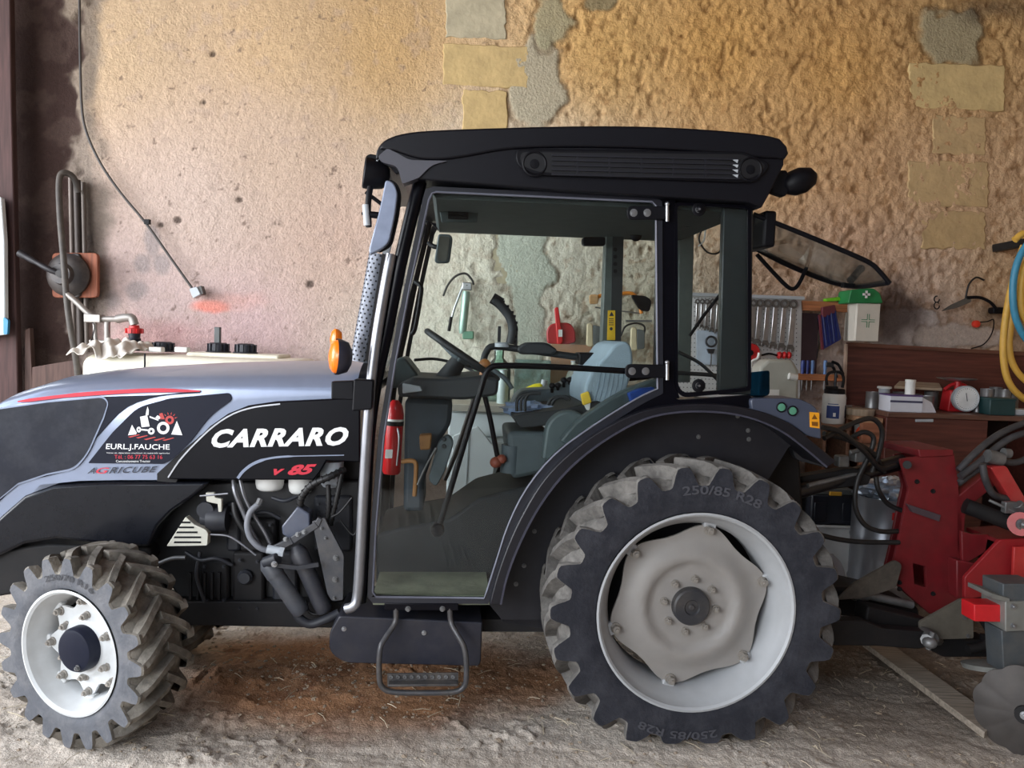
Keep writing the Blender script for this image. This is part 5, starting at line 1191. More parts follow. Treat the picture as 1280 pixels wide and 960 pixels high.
for i, (x, r_, nm) in enumerate(((90, .014, 'thin steel pipe'), (98, .022, 'thick dark pipe'), (106, .014, 'rightmost steel pipe'))):
    o = wtube('wall_pipe', [(x - 2, 222 + 3 * i, 4.94), (x, 320, 4.93), (x + 3, 440, 4.93)], r_, mat('pipe_%d' % i, ((108, 98, 92), (64, 56, 52), (92, 84, 78))[i], .5, metal=.3), None, 12, sub=2)
    tag(o, ('%s rising from the hand pump, first of the three from the left' if i == 0 else '%s rising behind the hand pump, middle of the three' if i == 1 else '%s of the three above the hand pump') % nm, 'pipe', 'pipes above the hand pump')
pipe = root('filler_pipe', WP(120, 400, 4.7), 'grey metal filler pipe ending in an elbow above the white tank', 'pipe')
gal = mat('filler_galvanised', (146, 142, 138), .45, metal=.5, dust=.2)
wtube('pipe_run', [(82, 366, 4.70), (96, 378, 4.70), (112, 393, 4.70), (122, 398, 4.70), (150, 399, 4.70)], .018, gal, pipe, 12)
wtube('pipe_elbow', [(146, 399, 4.7), (158, 397, 4.7), (165, 398, 4.7), (168, 406, 4.7)], .026, gal, pipe, 12)
mb = MB(); mb.box(WP(118, 398, 4.70), (.10, .06, .05)); mb.cyl(WP(118, 398, 4.7), WP(120, 430, 4.70), .012); mb.cyl(WP(134, 402, 4.7), WP(134, 428, 4.70), .018); mb.box(WP(126, 428, 4.70), (.12, .05, .03)); mk('pipe_bracket', mb, gal, pipe, bevel=.004)
wtube('bracket_wire', [(114, 400, 4.68), (118, 408, 4.67), (116, 420, 4.67), (113, 428, 4.68)], .003, blackm, pipe, 6)
# tank
TZ = WP(230, 442, 4.60).z
tk = root('white_tank', Vector((WP(245, 442, 4.6).x, 4.6, 0)), 'large white plastic tank with black caps behind the bonnet', 'tank')
x0, x1 = WP(101, 450, 4.3).x, WP(372, 450, 4.3).x
mb = MB(); mb.box(((x0 + x1) / 2, 4.57, TZ / 2), (x1 - x0, .60, TZ - .02)); mk('tank_body', mb, mat('tank_white', (232, 228, 210), .45, var=.05), tk, bevel=.07, seg=4, ang=60)
mb = MB(); mb.box((WP(300, 440, 4.7).x, 4.7, TZ - .004), (.55, .26, .03)); mk('cap_platform', mb, mat('tank_white', (232, 228, 210)), tk, bevel=.012, seg=2)
capm = mat('cap_navy_black', (30, 32, 42), .45)
def cap(px, base, post, valve=False):
    c = WP(px, base, 4.72); c.z = TZ + (.004 if px < 250 else .010); mb = MB()
    mb.lathe(c, (0, 0, 1), [(0, .072), (.008, .074), (.010, .058), (.052, .056), (.060, .046), (.060, 0)], 24)
    for k in range(12):
        t = 2 * math.pi * k / 12; mb.box(c + Vector((.058 * math.cos(t), .058 * math.sin(t), .032)), (.014, .014, .044), Matrix.Rotation(t, 3, 'Z'))
    o = mk('tank_cap', mb, capm, tk, ang=40)
    if post: q = MB(); q.box(c + Vector((-.005, 0, .105)), (.035, .03, .10)); mk('cap_lever', q, mat('lever_grey', (80, 84, 84), .5), o, bevel=.004)
    if valve:
        q = MB(); q.lathe(c + Vector((0, 0, .05)), (0, 0, 1), [(0, .034), (.02, .038), (.03, .032), (.06, .036), (.065, 0)], 20); mk('valve_body', q, capm, o)
        q = MB(); q.lathe(c + Vector((0, 0, .105)), (0, 0, 1), [(0, .046), (.03, .048), (.034, .03), (.05, .028), (.05, 0)], 20)
        for k in range(8):
            t = 2 * math.pi * k / 8; q.box(c + Vector((.047 * math.cos(t), .047 * math.sin(t), .12)), (.012, .012, .028), Matrix.Rotation(t, 3, 'Z'))
        mk('red_collar', q, redp, o)
    return o
cap(168, 433, False, True); cap(204, 434, False); cap(273, 438, True); cap(307, 440, False)
for x in (196, 228): q = MB(); q.box(WP(x, 437, 4.46) * 1 + Vector((0, 0, 0)), (.075, .05, .03)); q.v = [Vector((v.x, v.y, v.z - min(p.z for p in q.v) + TZ - .012)) if False else v for v in q.v]; mk('strap_lug', q, white, tk, bevel=.006)
mk('tank_strap', MB().tube([WP(181, 442, 4.262), WP(181, 455, 4.26), WP(180, 470, 4.26)], .005, 8, 1), blackm, tk)
# rag
rg_ = random.Random(3); n, m_ = 34, 20; vs = []
xa, xb = WP(103, 440, 4.4).x, WP(178, 440, 4.4).x
for j in range(m_):
    for i in range(n):
        u, v = i / (n - 1), j / (m_ - 1)
        x = xa + (xb - xa) * u + .01 * math.sin(v * 9 + u * 4); y = 4.26 + .36 * v
        zz = TZ + .022 + .04 * max(0, math.sin(u * 3.1)) * (0.4 + .8 * abs(math.sin(u * 11 + v * 6))) + .022 * math.sin(u * 23 + v * 11) * math.sin(v * 13 + u * 5) + rg_.uniform(-.006, .006)
        if v < .3: zz -= (.3 - v) * (.28 if .45 < u < .8 else .14); y += (.3 - v) * .02 - .03 * (v < .28) 
        vs.append((x, min(y, 4.62), max(zz, TZ + .006 if v > .3 else -1)))
mb = MB(); mb.add(vs, [(j * n + i, j * n + i + 1, (j + 1) * n + i + 1, (j + 1) * n + i) for j in range(m_ - 1) for i in range(n - 1)])
o = mk('rag', mb, mat('rag_white', (204, 198, 188), .9, var=.12, vs=10), None, ang=180, sub=1); tag(o, 'crumpled dirty white cloth lying on the left end of the tank', 'cloth')
sd = o.modifiers.new('thick', 'SOLIDIFY'); sd.thickness = .004
# left edge: white panel and leaning boards
wp_ = root('white_cupboard', WP(0, 330, 4.75), 'white enamelled cupboard hanging on the post at the left edge', 'cupboard')
wpr('cupboard_body', rc([(-40, 240), (1, 246), (5, 300), (6, 418), (-40, 424)], 2), 4.72, .04, whitee, wp_, bevel=.006)
wpr('blue_tag', rc([(4, 396), (10, 400), (9, 418), (4, 418)], 2), 4.715, .02, mat('tag_blue', (40, 120, 160), .5), wp_)
for i, (pts, lb) in enumerate((([(31, 412), (37, 410), (48, 640), (30, 640)], 'narrow dark board leaning in the corner beside the wooden post'), ([(40, 459), (92, 450), (94, 478), (40, 490)], 'reddish brown timber lying against the wall below the hand pump'))):
    tag(wpr('old_board', pts, 4.84 - .06 * i, .04, wood('board_brown', (76, 56, 50), 5, 'Z', .8), None, bevel=.003), lb, 'board')
ct = MB(); ct.box((WP(66, 500, 4.75).x, 4.78, .48), (.34, .3, .96)); o = mk('timber_stand', ct, wood('stand_brown', (60, 44, 40), 4, 'Z', .8), None, .008); tag(o, 'dark wooden stand in the corner left of the white tank', 'stand')

# --- seen through the cab: worktop, cabinets and tools
WT = WP(610, 506, 4.42).z
wt = mk('worktop', MB().box(((WP(556, 500, 4.4).x + WP(1006, 500, 4.4).x) / 2, 4.68, WT - .02), (WP(1006, 500, 4.4).x - WP(556, 500, 4.4).x, .56, .04)), mat('worktop_grey', (176, 170, 158), .6, var=.15, dust=.2), None, .004)
tag(wt, 'long pale grey worktop along the wall behind the cab', 'worktop')
xw0 = WP(560, 500, 4.42).x
for i in range(4):
    cw = .505; cb = root('white_cabinet', Vector((xw0 + cw * (i + .5), 4.68, 0)), ['white enamel cabinet under the worktop, seen through the cab door beside the steering strut', 'white enamel cabinet under the worktop behind the driver seat', 'white enamel cabinet under the worktop behind the rear wheel', 'white enamel cabinet at the right end of the worktop'][i], 'cabinet', 'white cabinets under the worktop')
    mk('carcass', MB().box((xw0 + cw * (i + .5), 4.70, (WT - .04) / 2), (cw - .006, .50, WT - .044)), whitee, cb, .004)
    mk('drawer_front', MB().box((xw0 + cw * (i + .5), 4.445, WT - .04 - .08), (cw - .02, .02, .13)), whitee, cb, .005)
    dr = mk('cabinet_door', MB().box((xw0 + cw * (i + .5), 4.445, (WT - .2) / 2), (cw - .02, .02, WT - .24)), whitee, cb, .005)
    mk('door_handle', MB().box((xw0 + cw * (i + .5) + .18, 4.428, WT - .3), (.02, .02, .1)), greyst, dr, .004)
lb = wpr('white_board', [(560, 660), (566, 545), (597, 533), (622, 564), (604, 660)], 4.36, .03, whitee, None, bevel=.004); tag(lb, 'slanted white board leaning before the cabinet, seen through the cab door', 'board')
wpr('board_groove', [(586, 540), (587, 540), (580, 655), (579, 655)], 4.357, .002, lgrey, lb)
# grease gun
gg = root('grease_gun', WP(580, 380, 4.93), 'green and steel lever grease gun hanging on the wall', 'grease gun')
mk('gun_barrel', MB().lathe(WP(583, 364, 4.90), WP(578, 415, 4.90) - WP(583, 364, 4.90), [(0, 0), (0, .022), (.02, .026), (.24, .026), (.27, .02), (.27, 0)], 18), mat('gun_green_steel', (150, 176, 164), .35, metal=.4), gg, ang=40)
wtube('gun_lever', [(580, 354, 4.90), (573, 372, 4.9), (566, 392, 4.9), (562, 413, 4.9)], .008, steel, gg, 8); wtube('lever_grip', [(564, 396, 4.895), (561, 414, 4.895)], .010, blackm, gg, 8, sub=1)
wtube('gun_hose', [(554, 370, 4.9), (560, 356, 4.9), (570, 345, 4.9), (582, 342, 4.9), (590, 350, 4.9), (592, 356, 4.9)], .007, rubber, gg, 8); mk('gun_head', MB().box(WP(584, 358, 4.9), (.06, .04, .05)), steel, gg, .006)
mk('wall_nail', MB().cyl(WP(584, 357, 4.88), WP(584, 357, 5.0), .006, seg=8), dark, gg); wpr('gun_cup', rc(rect(578, 414, 592, 424), 2), 4.88, .06, mat('cup_green', (96, 140, 116), .5), gg, bevel=.006)
# dustpan
dp = root('dustpan', WP(701, 410, 4.93), 'red plastic dustpan hanging upside by its handle on the wall', 'dustpan')
wpr('pan', rc([(684, 429, 3), (683, 412, 6), (690, 404, 8), (712, 403, 8), (719, 412, 6), (720, 428, 3), (704, 432, 3)], 4), 4.90, .05, mat('dustpan_red', (176, 48, 52), .4), dp, bevel=.008)
wpr('pan_handle', rc([(693, 385, 3), (698, 383, 3), (704, 428, 3), (697, 432, 3)], 3), 4.885, .03, mat('dustpan_handle_red', (206, 40, 44), .4), dp, bevel=.006); wpr('price_label', rect(698, 412, 703, 421), 4.882, .004, white, dp)
# brushes
for i, (x, y) in enumerate(((739, 419), (794, 424))):
    b = root('hand_brush', WP(x, y, 4.93), ['cream wooden hand brush hanging left of the roll bar post', 'cream wooden hand brush hanging behind the seat headrest'][i], 'brush', 'hand brushes on the wall')
    wpr('brush_back', rc([(x - 5, y - 15), (x + 2, y - 15), (x + 3, y + 15), (x - 6, y + 14)], 4), 4.86, .03, mat('brush_cream', (212, 198, 164), .6), b, bevel=.006); wpr('bristles', rc([(x + 2, y - 13), (x + 12, y - 11), (x + 12, y + 12), (x + 2, y + 13)], 3), 4.86, .07, mat('bristle_grey', (96, 100, 100), .9, bump=.5, bs=200), b, bevel=.004)
# hacksaw
hs = root('hacksaw', WP(780, 380, 4.93), 'orange hacksaw hanging level on the wall behind the roll bar', 'saw')
wtube('saw_frame', [(740, 373, 4.92), (758, 368, 4.92), (775, 367, 4.92), (790, 367, 4.92), (798, 376, 4.92), (802, 392, 4.92)], .012, mat('saw_orange', (224, 138, 50), .4), hs, 10)
wtube('saw_blade', [(744, 384, 4.92), (770, 388, 4.92), (802, 392, 4.92)], .005, steel, hs, 6, sub=1); wpr('saw_handle', rc([(788, 368), (808, 370), (815, 376), (812, 390), (800, 388)], 4), 4.90, .03, blackm, hs, bevel=.006); wpr('saw_grip', rc(rect(737, 368, 748, 380), 3), 4.90, .03, wood('saw_wood', (190, 150, 104)), hs, bevel=.004)
o = wtube('wire_loop', [(776, 420, 4.9), (782, 408, 4.9), (796, 404, 4.9), (806, 410, 4.9), (800, 430, 4.9)], .006, rubber, None, 8); tag(o, 'thin black wire loop on the wall beside the headrest', 'wire')
o = wpr('wall_hook_rail', rect(783, 400, 815, 402.5), 4.92, .03, greyst); tag(o, 'short steel rail on the wall above the black wire loop', 'rail')
# jars and bottles standing on the worktop
def onwt(px, y=4.65): p = WP(px, 500, y); return Vector((p.x, y, WT))
gl = glass('bottle_glass', (.62, .86, .78), 1.45, 1.0, .12)
def bottle(px, y, r, h, nr, m, lab, nm='glass_bottle', capm_=None):
    c = onwt(px, y); rt_ = root(nm, c, lab, 'bottle'); mk('bottle_body', MB().lathe(c, (0, 0, 1), [(.0, 0), (.0, r), (h * .6, r), (h * .72, r * .8), (h * .82, nr), (h * .97, nr), (h * .97, 0)], 24), m, rt_, ang=50)
    mk('bottle_cap', MB().cyl(c + Vector((0, 0, h * .97)), c + Vector((0, 0, h)), nr * 1.15, seg=16), capm_ or lgrey, rt_); return rt_
bottle(622, 4.72, .075, .32, .03, gl, 'large green glass jar on the worktop left of the others'); bottle(628, 4.55, .034, .20, .022, mat('jar_pale', (190, 206, 204), .3), 'slim pale jar standing before the green glass jar', 'pale_jar')
bottle(594, 4.7, .03, .24, .012, gl, 'small green glass bottle at the left end of the worktop'); bottle(716, 4.78, .05, .26, .02, mat('bottle_white', (206, 206, 196), .4), 'white plastic bottle on the worktop beside the cardboard', 'plastic_bottle')
c = onwt(664, 4.75); tb = mk('clear_box', MB().box(c + Vector((0, 0, .13)), (.22, .16, .26)), glass('box_glass', (.66, .82, .84), 1.45, .8, .2), None, .006); tag(tb, 'clear plastic box standing on the worktop behind the console', 'box')
c = onwt(712, 4.88); tag(mk('cardboard_sheet', MB().box(c + Vector((0, 0, .18)), (.26, .02, .36)), mat('cardboard', (172, 132, 104), .8), None, .003), 'brown cardboard sheet leaning on the wall above the worktop', 'cardboard')
yb = root('yellow_spray_gun', onwt(660, 4.5), 'yellow handled tool lying on the worktop before the clear box', 'tool')
mk('tool_body', MB().tube([onwt(645, 4.5) + Vector((0, 0, .03)), onwt(656, 4.5) + Vector((0, 0, .07)), onwt(672, 4.5) + Vector((0, 0, .10)), onwt(682, 4.5) + Vector((0, 0, .09))], [.02, .028, .03, .02], 10), mat('tool_yellow', (228, 216, 40), .4), yb, ang=60); mk('tool_tip', MB().cyl(onwt(678, 4.5) + Vector((0, 0, .09)), onwt(680, 4.5) + Vector((0, 0, .15)), .02, seg=12), lgrey, yb)
# crumpled plastic bag on the seat
rg_ = random.Random(5); mb = MB(); mb.ball((0, 0, 0), 1, 26, 14)
cc = t2w(TP(660, 516, .62))
for v in mb.v:
    f = 1 + .35 * math.sin(v.x * 7 + v.y * 5) * math.sin(v.z * 6 + v.x * 3) + rg_.uniform(-.12, .12)
    v.x, v.y, v.z = cc.x + v.x * .10 * f, cc.y + v.y * .08 * f, cc.z + .012 + v.z * .038 * f
tag(mk('plastic_bag', mb, mat('bag_pale_blue', (150, 170, 204), .35, var=.15), None, ang=30), 'crumpled pale blue plastic bag lying on the driver seat', 'bag')

# --- pegboard with spanners
pgm = mat('pegboard_white', (206, 206, 206), .5, var=.05)
pb = root('pegboard', WP(936, 430, 4.96), 'white perforated tool board on the wall behind the rear pillar', 'tool board')
PBY = 4.93
wpr('board', [(846, 367), (1003, 373), (1000, 498), (846, 496)], PBY, .02, pgm, pb, bevel=.002)
mb = MB()
for j in range(22):
    for i in range(34):
        x = 850 + i * 4.55; y = 372 + j * 5.6 + .035 * (x - 850)
        if x > 998: continue
        c = WP(x, y, PBY - .0006); mb.cyl(c, c + Vector((0, .0004, 0)), .0042, seg=6)
tag(mk('board_holes', mb, mat('peg_hole', (120, 120, 122), .8), pb), kind='stuff')
mk('board_lip', MB().box(WP(926, 370, PBY - .012), (.80, .03, .02), Matrix.Rotation(-.0, 3, 'Y')), lgrey, pb)
wrm = mat('spanner_chrome', (196, 196, 198), .28, metal=.9, var=.15); wrd = mat('spanner_shadow', (120, 118, 116), .4, metal=.8)
NW = 16; order = ['first', 'second', 'third', 'fourth', 'fifth', 'sixth', 'seventh', 'eighth', 'ninth', 'tenth', 'eleventh', 'twelfth', 'thirteenth', 'fourteenth', 'fifteenth', 'sixteenth']
xw = [870, 876, 882, 889, 896, 903, 910, 917, 924, 932, 940, 948, 958, 968, 979, 990]
for i, x in enumerate(xw):
    t = i / (NW - 1); yt = 378 + .035 * (x - 870); yb_ = 404 + 27 * t + .0 * x; lean = -.6 - 3.4 * t
    p0, p1 = WP(x + 2, yt, PBY - .035), WP(x + 2 + lean, yb_, PBY - .03); d = (p1 - p0).normalized(); L_ = (p1 - p0).length; wd_ = .0092 + .0075 * t; sx_ = Vector((d.z, 0, -d.x))
    r_ = root('spanner', p0, 'chrome combination spanner on the pegboard, %s from the left of the graded row' % order[i], 'spanner', 'spanners on the pegboard')
    mk('shaft', MB().prism([p0 + sx_ * wd_ * .8, p0 - sx_ * wd_ * .8, p1 - sx_ * wd_, p1 + sx_ * wd_], (0, .007, 0)), wrm, r_, .0025)
    mb = MB(); c = p0 - d * wd_ * .6 + Vector((0, .003, 0)); mb.lathe(c, (0, 1, 0), [(-.006, wd_ * .9), (-.006, wd_ * 1.7), (.006, wd_ * 1.7), (.006, wd_ * .9)], 16, close=True); mk('ring_end', mb, wrd, r_, ang=40)
    a = p1; J = [(-1.1, 0), (-2.1, 1.4), (-2.0, 2.8), (-1.0, 3.4), (-.8, 1.9), (.8, 1.9), (1.0, 3.4), (2.0, 2.8), (2.1, 1.4), (1.1, 0)]
    mk('open_jaw', MB().prism([a + sx_ * u * wd_ * .78 + d * v * wd_ * .85 for u, v in J], (0, .009, 0)), wrd, r_, .002)
mg = root('ring_tool', WP(888, 430, 4.9), 'steel ring clamp with a chain hanging on a blue-white plate below the short spanners', 'tool')
wpr('back_plate', rc(rect(871, 413, 904, 456), 2), 4.915, .008, mat('plate_pale_blue', (186, 200, 216), .45), mg)
mb = MB(); c = WP(889, 427, 4.9); mb.tube([c + Vector((.032 * math.cos(2 * math.pi * i / 24), 0, .032 * math.sin(2 * math.pi * i / 24))) for i in range(24)], .007, 8, 1, closed=True); mk('ring', mb, mat('ring_dark', (64, 66, 70), .4, metal=.7), mg)
wpr('ring_clasp', rc([(884, 436), (894, 436), (892, 442), (886, 442)], 1), 4.89, .02, mat('ring_dark', (64, 66, 70)), mg)
ch = spline([WP(889, 441, 4.9), WP(889, 450, 4.9), WP(888, 458, 4.9)], 5); mb = MB()
for i, p in enumerate(ch): mb.box(p, (.009, .005, .012) if i % 2 else (.005, .009, .012))
mk('chain', mb, steel, mg)
# red measuring reel, red clamp tool
tr_ = root('red_reel', WP(939, 440, 4.9), 'red round measuring tape reel with a white crank on the pegboard', 'tape reel')
mk('reel_body', MB().lathe(WP(938, 440, 4.91), (0, -1, 0), [(0, 0), (0, .052), (.02, .055), (.03, .05), (.03, .02), (.036, .018), (.036, 0)], 26), redp, tr_, ang=40); mk('reel_hub', MB().lathe(WP(938, 441, 4.875), (0, -1, 0), [(0, .02), (.006, .018), (.006, 0)], 16), blackm, tr_)
wtube('white_crank', [(949, 441, 4.87), (947, 448, 4.87), (940, 452, 4.87), (939, 460, 4.87)], .009, white, tr_, 8)
rc_ = root('red_clamp', WP(980, 444, 4.9), 'black rod clamp with red jaws hanging at the right of the pegboard', 'clamp')
wtube('clamp_rod', [(952, 444, 4.9), (962, 442, 4.9), (974, 445, 4.9)], .006, blackm, rc_, 8)
for x in (974, 980, 986): mk('clamp_jaw', MB().lathe(WP(x, 444, 4.9), (1, 0, -.1), [(-.012, 0), (-.012, .018), (0, .024), (.012, .018), (.012, 0)], 14), redp, rc_)

# --- rail, pouch, screwdrivers
rail_m = wood('rail_orange', (176, 112, 72), 5, 'X', .7)
rl_ = wpr('upper_wooden_rail', [(1003, 376), (1072, 378), (1072, 391), (1004, 388)], 4.91, .03, rail_m, None, bevel=.003); tag(rl_, 'orange-brown wooden rail right of the pegboard with a hanging blue pouch', 'rail')
tag(wpr('edge_shadow', [(1002, 391), (1024, 392), (1020, 470), (1000, 468)], 4.95, .02, mat('shadow_plum', (66, 46, 50), .8), None), 'dark plum sheet painting the edge shadow right of the pegboard', 'board')  # thin dark sheet stands in for the shadow at the pegboard's edge
pch = root('tool_pouch', WP(1037, 408, 4.88), 'blue and dark red tool pouch hanging tilted from the wooden rail', 'pouch')
blue = mat('pouch_blue', (24, 40, 118), .5, var=.2)
wpr('pouch_body', rc([(1024, 396, 2), (1044, 384, 2), (1052, 424, 2), (1029, 437, 2)], 2), 4.87, .025, blue, pch, bevel=.005)
wpr('pouch_border', [(1028, 384), (1044, 381), (1046, 390), (1028, 398)], 4.865, .03, mat('pouch_red', (98, 36, 46), .6), pch, bevel=.004); wpr('pouch_border', [(1024, 394), (1026, 393), (1030, 437), (1028, 437)], 4.866, .02, mat('pouch_red', (98, 36, 46)), pch)
for i in range(4): wtube('pouch_pocket', [(1029 + i * 5, 396 - i * 2.4, 4.868), (1033 + i * 5, 432 - i * 2.5, 4.868)], .006, mat('pocket_navy', (16, 28, 84), .5), pch, 6, sub=1)
tag(wpr('green_level', rc([(1032, 373), (1050, 371), (1052, 376), (1033, 377)], 2), 4.89, .05, mat('lime_green', (120, 196, 40), .4), None, bevel=.004), 'lime green plastic tool lying on the wooden rail beside the first aid kit', 'tool')
tag(wtube('string', [(1022, 398, 4.93), (1024, 420, 4.93), (1021, 448, 4.93)], .003, blackm, None, 6), 'thin black string hanging left of the blue pouch', 'string')
sr = wpr('lower_wooden_rail', [(998, 467), (1055, 469), (1054, 477), (998, 475)], 4.86, .08, rail_m, None, bevel=.003); tag(sr, 'short wooden rail holding a row of screwdrivers', 'rail')
for i, (x, col_, nm) in enumerate(((1003, (40, 60, 130), 'leftmost blue screwdriver'), (1009, (30, 44, 110), 'dark blue screwdriver, second from the left'), (1015, (90, 120, 170), 'pale blue screwdriver, third from the left'), (1031, (96, 130, 180), 'pale blue screwdriver at the right of the gap'))):
    c = WP(x, 468, 4.87); s_ = root('screwdriver', c, nm + ' in the wooden rail', 'screwdriver', 'screwdrivers in the rail')
    mk('grip', MB().lathe(c, (0, 0, 1), [(0, .008), (.005, .011), (.02, .009), (.05, .013), (.085, .012), (.09, .006), (.09, 0)], 12), mat('grip_%d' % i, col_, .4), s_); mk('blade', MB().cyl(c - Vector((0, 0, .10)), c, .0035, seg=8), steel, s_)
pl = root('pliers', WP(1044, 464, 4.86), 'black handled pliers hooked on the rail right of the screwdrivers', 'pliers'); wtube('handle', [(1036, 454, 4.86), (1042, 460, 4.86), (1046, 472, 4.86)], .009, blackm, pl, 8); wtube('handle', [(1040, 452, 4.85), (1048, 456, 4.85), (1054, 468, 4.85)], .009, blackm, pl, 8); mk('jaw', MB().box(WP(1037, 456, 4.86), (.05, .02, .03)), mat('ring_dark', (64, 66, 70)), pl, .004)
# --- first aid
fa = root('first_aid_cabinet', WP(1080, 426, 4.9), 'cream metal first aid box with a green cross on the wall', 'first aid box')
zb_ = WP(1084, 427, 4.78).z; zt_ = WP(1084, 379, 4.78).z; xa, xb = WP(1069.5, 400, 4.78).x, WP(1099, 400, 4.78).x
mk('box', MB().box(((xa + xb) / 2 - .0, 4.86, (zb_ + zt_) / 2), (xb - xa, .16, zt_ - zb_)), mat('cabinet_cream', (214, 208, 196), .45, var=.04), fa, .006)
mk('box_door', MB().box(((xa + xb) / 2, 4.776, (zb_ + zt_) / 2), (xb - xa - .004, .012, zt_ - zb_ - .004)), mat('cabinet_cream', (214, 208, 196)), fa, .003)
gm = mat('cross_green', (40, 130, 80), .5); cx, cz = (xa + xb) / 2, (zb_ + zt_) / 2 + .01; mb = MB()
for dx, dz in ((-1, -1), (1, -1), (1, 1), (-1, 1)):
    mb.box((cx + dx * .006, 4.7695, cz + dz * .024), (.004, .001, .036)); mb.box((cx + dx * .024, 4.7695, cz + dz * .006), (.036, .001, .004))
mk('green_cross', mb, gm, fa)
kt = root('first_aid_kit', WP(1082, 379, 4.86), 'green soft first aid kit with a white cross lying on the cream box', 'first aid kit')
q = wpl(rc([(1064, 362, 3), (1092, 360, 3), (1100, 366, 3), (1104, 379, 2), (1060, 379, 2)], 2), 4.76); mb = MB(); mb.prism(q, (0, .18, 0)); mk('kit_body', mb, mat('kit_green', (30, 126, 70), .5, var=.1), kt, .012)
c = WP(1083, 368, 4.752); mb = MB(); mb.box(c, (.014, .002, .046)); mb.box(c, (.046, .002, .014)); mk('white_cross', mb, white_dec, kt)
# --- plank shelf behind, bench and its things
bw = wood('bench_red_brown', (88, 46, 38), 4, 'X', .5)
bb = wpr('bench_backboard', [(1058, 430), (1300, 443), (1300, 512), (1056, 506)], 4.94, .025, bw, None, bevel=.003); tag(bb, 'dark red-brown back board behind the workbench', 'board')
wpr('board_edge', [(1058, 430), (1060, 430), (1057, 500), (1054, 500)], 4.93, .03, mat('edge_pale', (176, 150, 132), .7), bb); wpr('board_moulding', [(1060, 428), (1300, 441), (1300, 446), (1060, 433)], 4.925, .03, wood('bench_red_brown_b', (104, 66, 52), 4, 'X', .6), bb, bevel=.003)
BT = WP(1160, 517, 4.45).z; bx0, bx1 = WP(1110, 520, 4.45).x, WP(1330, 520, 4.45).x
bn = root('workbench', Vector(((bx0 + bx1) / 2, 4.7, 0)), 'dark red-brown wooden workbench on the right with small tins on top', 'workbench')
mk('bench_top', MB().box(((bx0 + bx1) / 2, 4.69, BT - .014), (bx1 - bx0, .48, .028)), wood('bench_top_brown', (96, 66, 54), 4, 'X', .5), bn, .003)
xm = WP(1232, 560, 4.47).x
mk('bench_front', MB().box(((bx0 + xm) / 2, 4.475, (BT - .03) / 2 + .05), (xm - bx0, .022, BT - .13)), bw, bn, .003)
mk('side_board', MB().box((bx0 + .012, 4.70, BT / 2 - .015), (.022, .44, BT - .03)), bw, bn, .003); mk('side_board', MB().box((xm - .012, 4.70, BT / 2 - .015), (.022, .44, BT - .03)), bw, bn, .003); mk('side_board', MB().box((bx1 - .012, 4.70, BT / 2 - .015), (.022, .46, BT - .03)), bw, bn, .003)
mk('back_panel', MB().box(((bx0 + bx1) / 2, 4.915, BT / 2 - .015), (bx1 - bx0 - .01, .016, BT - .03)), mat('back_dark', (52, 34, 30), .8), bn); mk('bench_shelf', MB().box(((xm + bx1) / 2, 4.69, .42), (bx1 - xm - .03, .42, .02)), bw, bn)
wpr('drawer_pull', rect(1145, 524, 1167, 527.5), 4.455, .012, lgrey, bn, bevel=.002); wpr('front_lath', rect(1136, 566, 1152, 569), 4.455, .01, lgrey, bn)
# small end bench left of it with the round wood block
ex0, ex1 = WP(1077, 520, 4.5).x, WP(1112, 520, 4.45).x - .015
eb = root('end_table', Vector(((ex0 + ex1) / 2, 4.7, 0)), 'small light wooden table between the worktop and the workbench', 'table')
mk('table_top', MB().box(((ex0 + ex1) / 2 - .005, 4.7, BT - .055), (ex1 - ex0, .44, .03)), wood('table_pale', (166, 128, 98), 4, 'X', .7), eb, .003); mk('table_apron', MB().box(((ex0 + ex1) / 2 - .005, 4.49, BT - .13), (ex1 - ex0 - .01, .02, .12)), wood('table_orange', (150, 96, 70), 4, 'X', .7), eb, .003)
for x in (ex0 + .025, ex1 - .03):
    for y in (4.52, 4.88): mk('leg', MB().box((x, y, (BT - .07) / 2), (.035, .035, BT - .07)), wood('table_orange', (150, 96, 70)), eb, .003)
c = Vector(((ex0 + ex1) / 2 + .0, 4.66, BT - .04)); tag(mk('wood_disc', MB().lathe(c, (0, 0, 1), [(0, 0), (0, .079), (.006, .082), (.036, .082), (.040, .078), (.040, 0)], 32), wood('wood_disc_grey', (160, 142, 122), 3, 'Z', .8)), 'round pale wooden block on the end table', 'block')
def onb(px, y, z=None): p = WP(px, 510, y); return Vector((p.x, y, BT if z is None else z))
def tin(px, y, r, h, m, lab, nm='tin', lid=None, z=None, grp=None, flare=1.0):
    c = onb(px, y, z); o = root(nm, c, lab, 'tin' if nm == 'tin' else nm.replace('_', ' '), grp)
    mk('body', MB().lathe(c, (0, 0, 1), [(0, 0), (0, r), (.003, r * 1.03), (.006, r), (h * .97, r * flare), (h, r * flare * 1.03), (h, r * flare * .93), (h * .9, r * flare * .92), (h * .9, 0)], 24), m, o, ang=40)
    if lid: mk('lid', MB().lathe(c + Vector((0, 0, h)), (0, 0, 1), [(0, r * 1.06), (.012, r * 1.05), (.014, r * .9), (.014, 0)], 24), lid, o, ang=40)
    return o
tinm = mat('tinplate', (158, 158, 160), .35, metal=.6, var=.15); gtin = mat('tin_grey', (112, 112, 112), .45, metal=.4, var=.2)
tin(1089, 4.72, .036, .10, tinm, 'small plain tin can on the round wooden block', z=BT)
tin(1104, 4.78, .04, .12, lgrey, 'white ribbed cup between the tin can and the white box', nm='cup', lid=white, flare=.8)
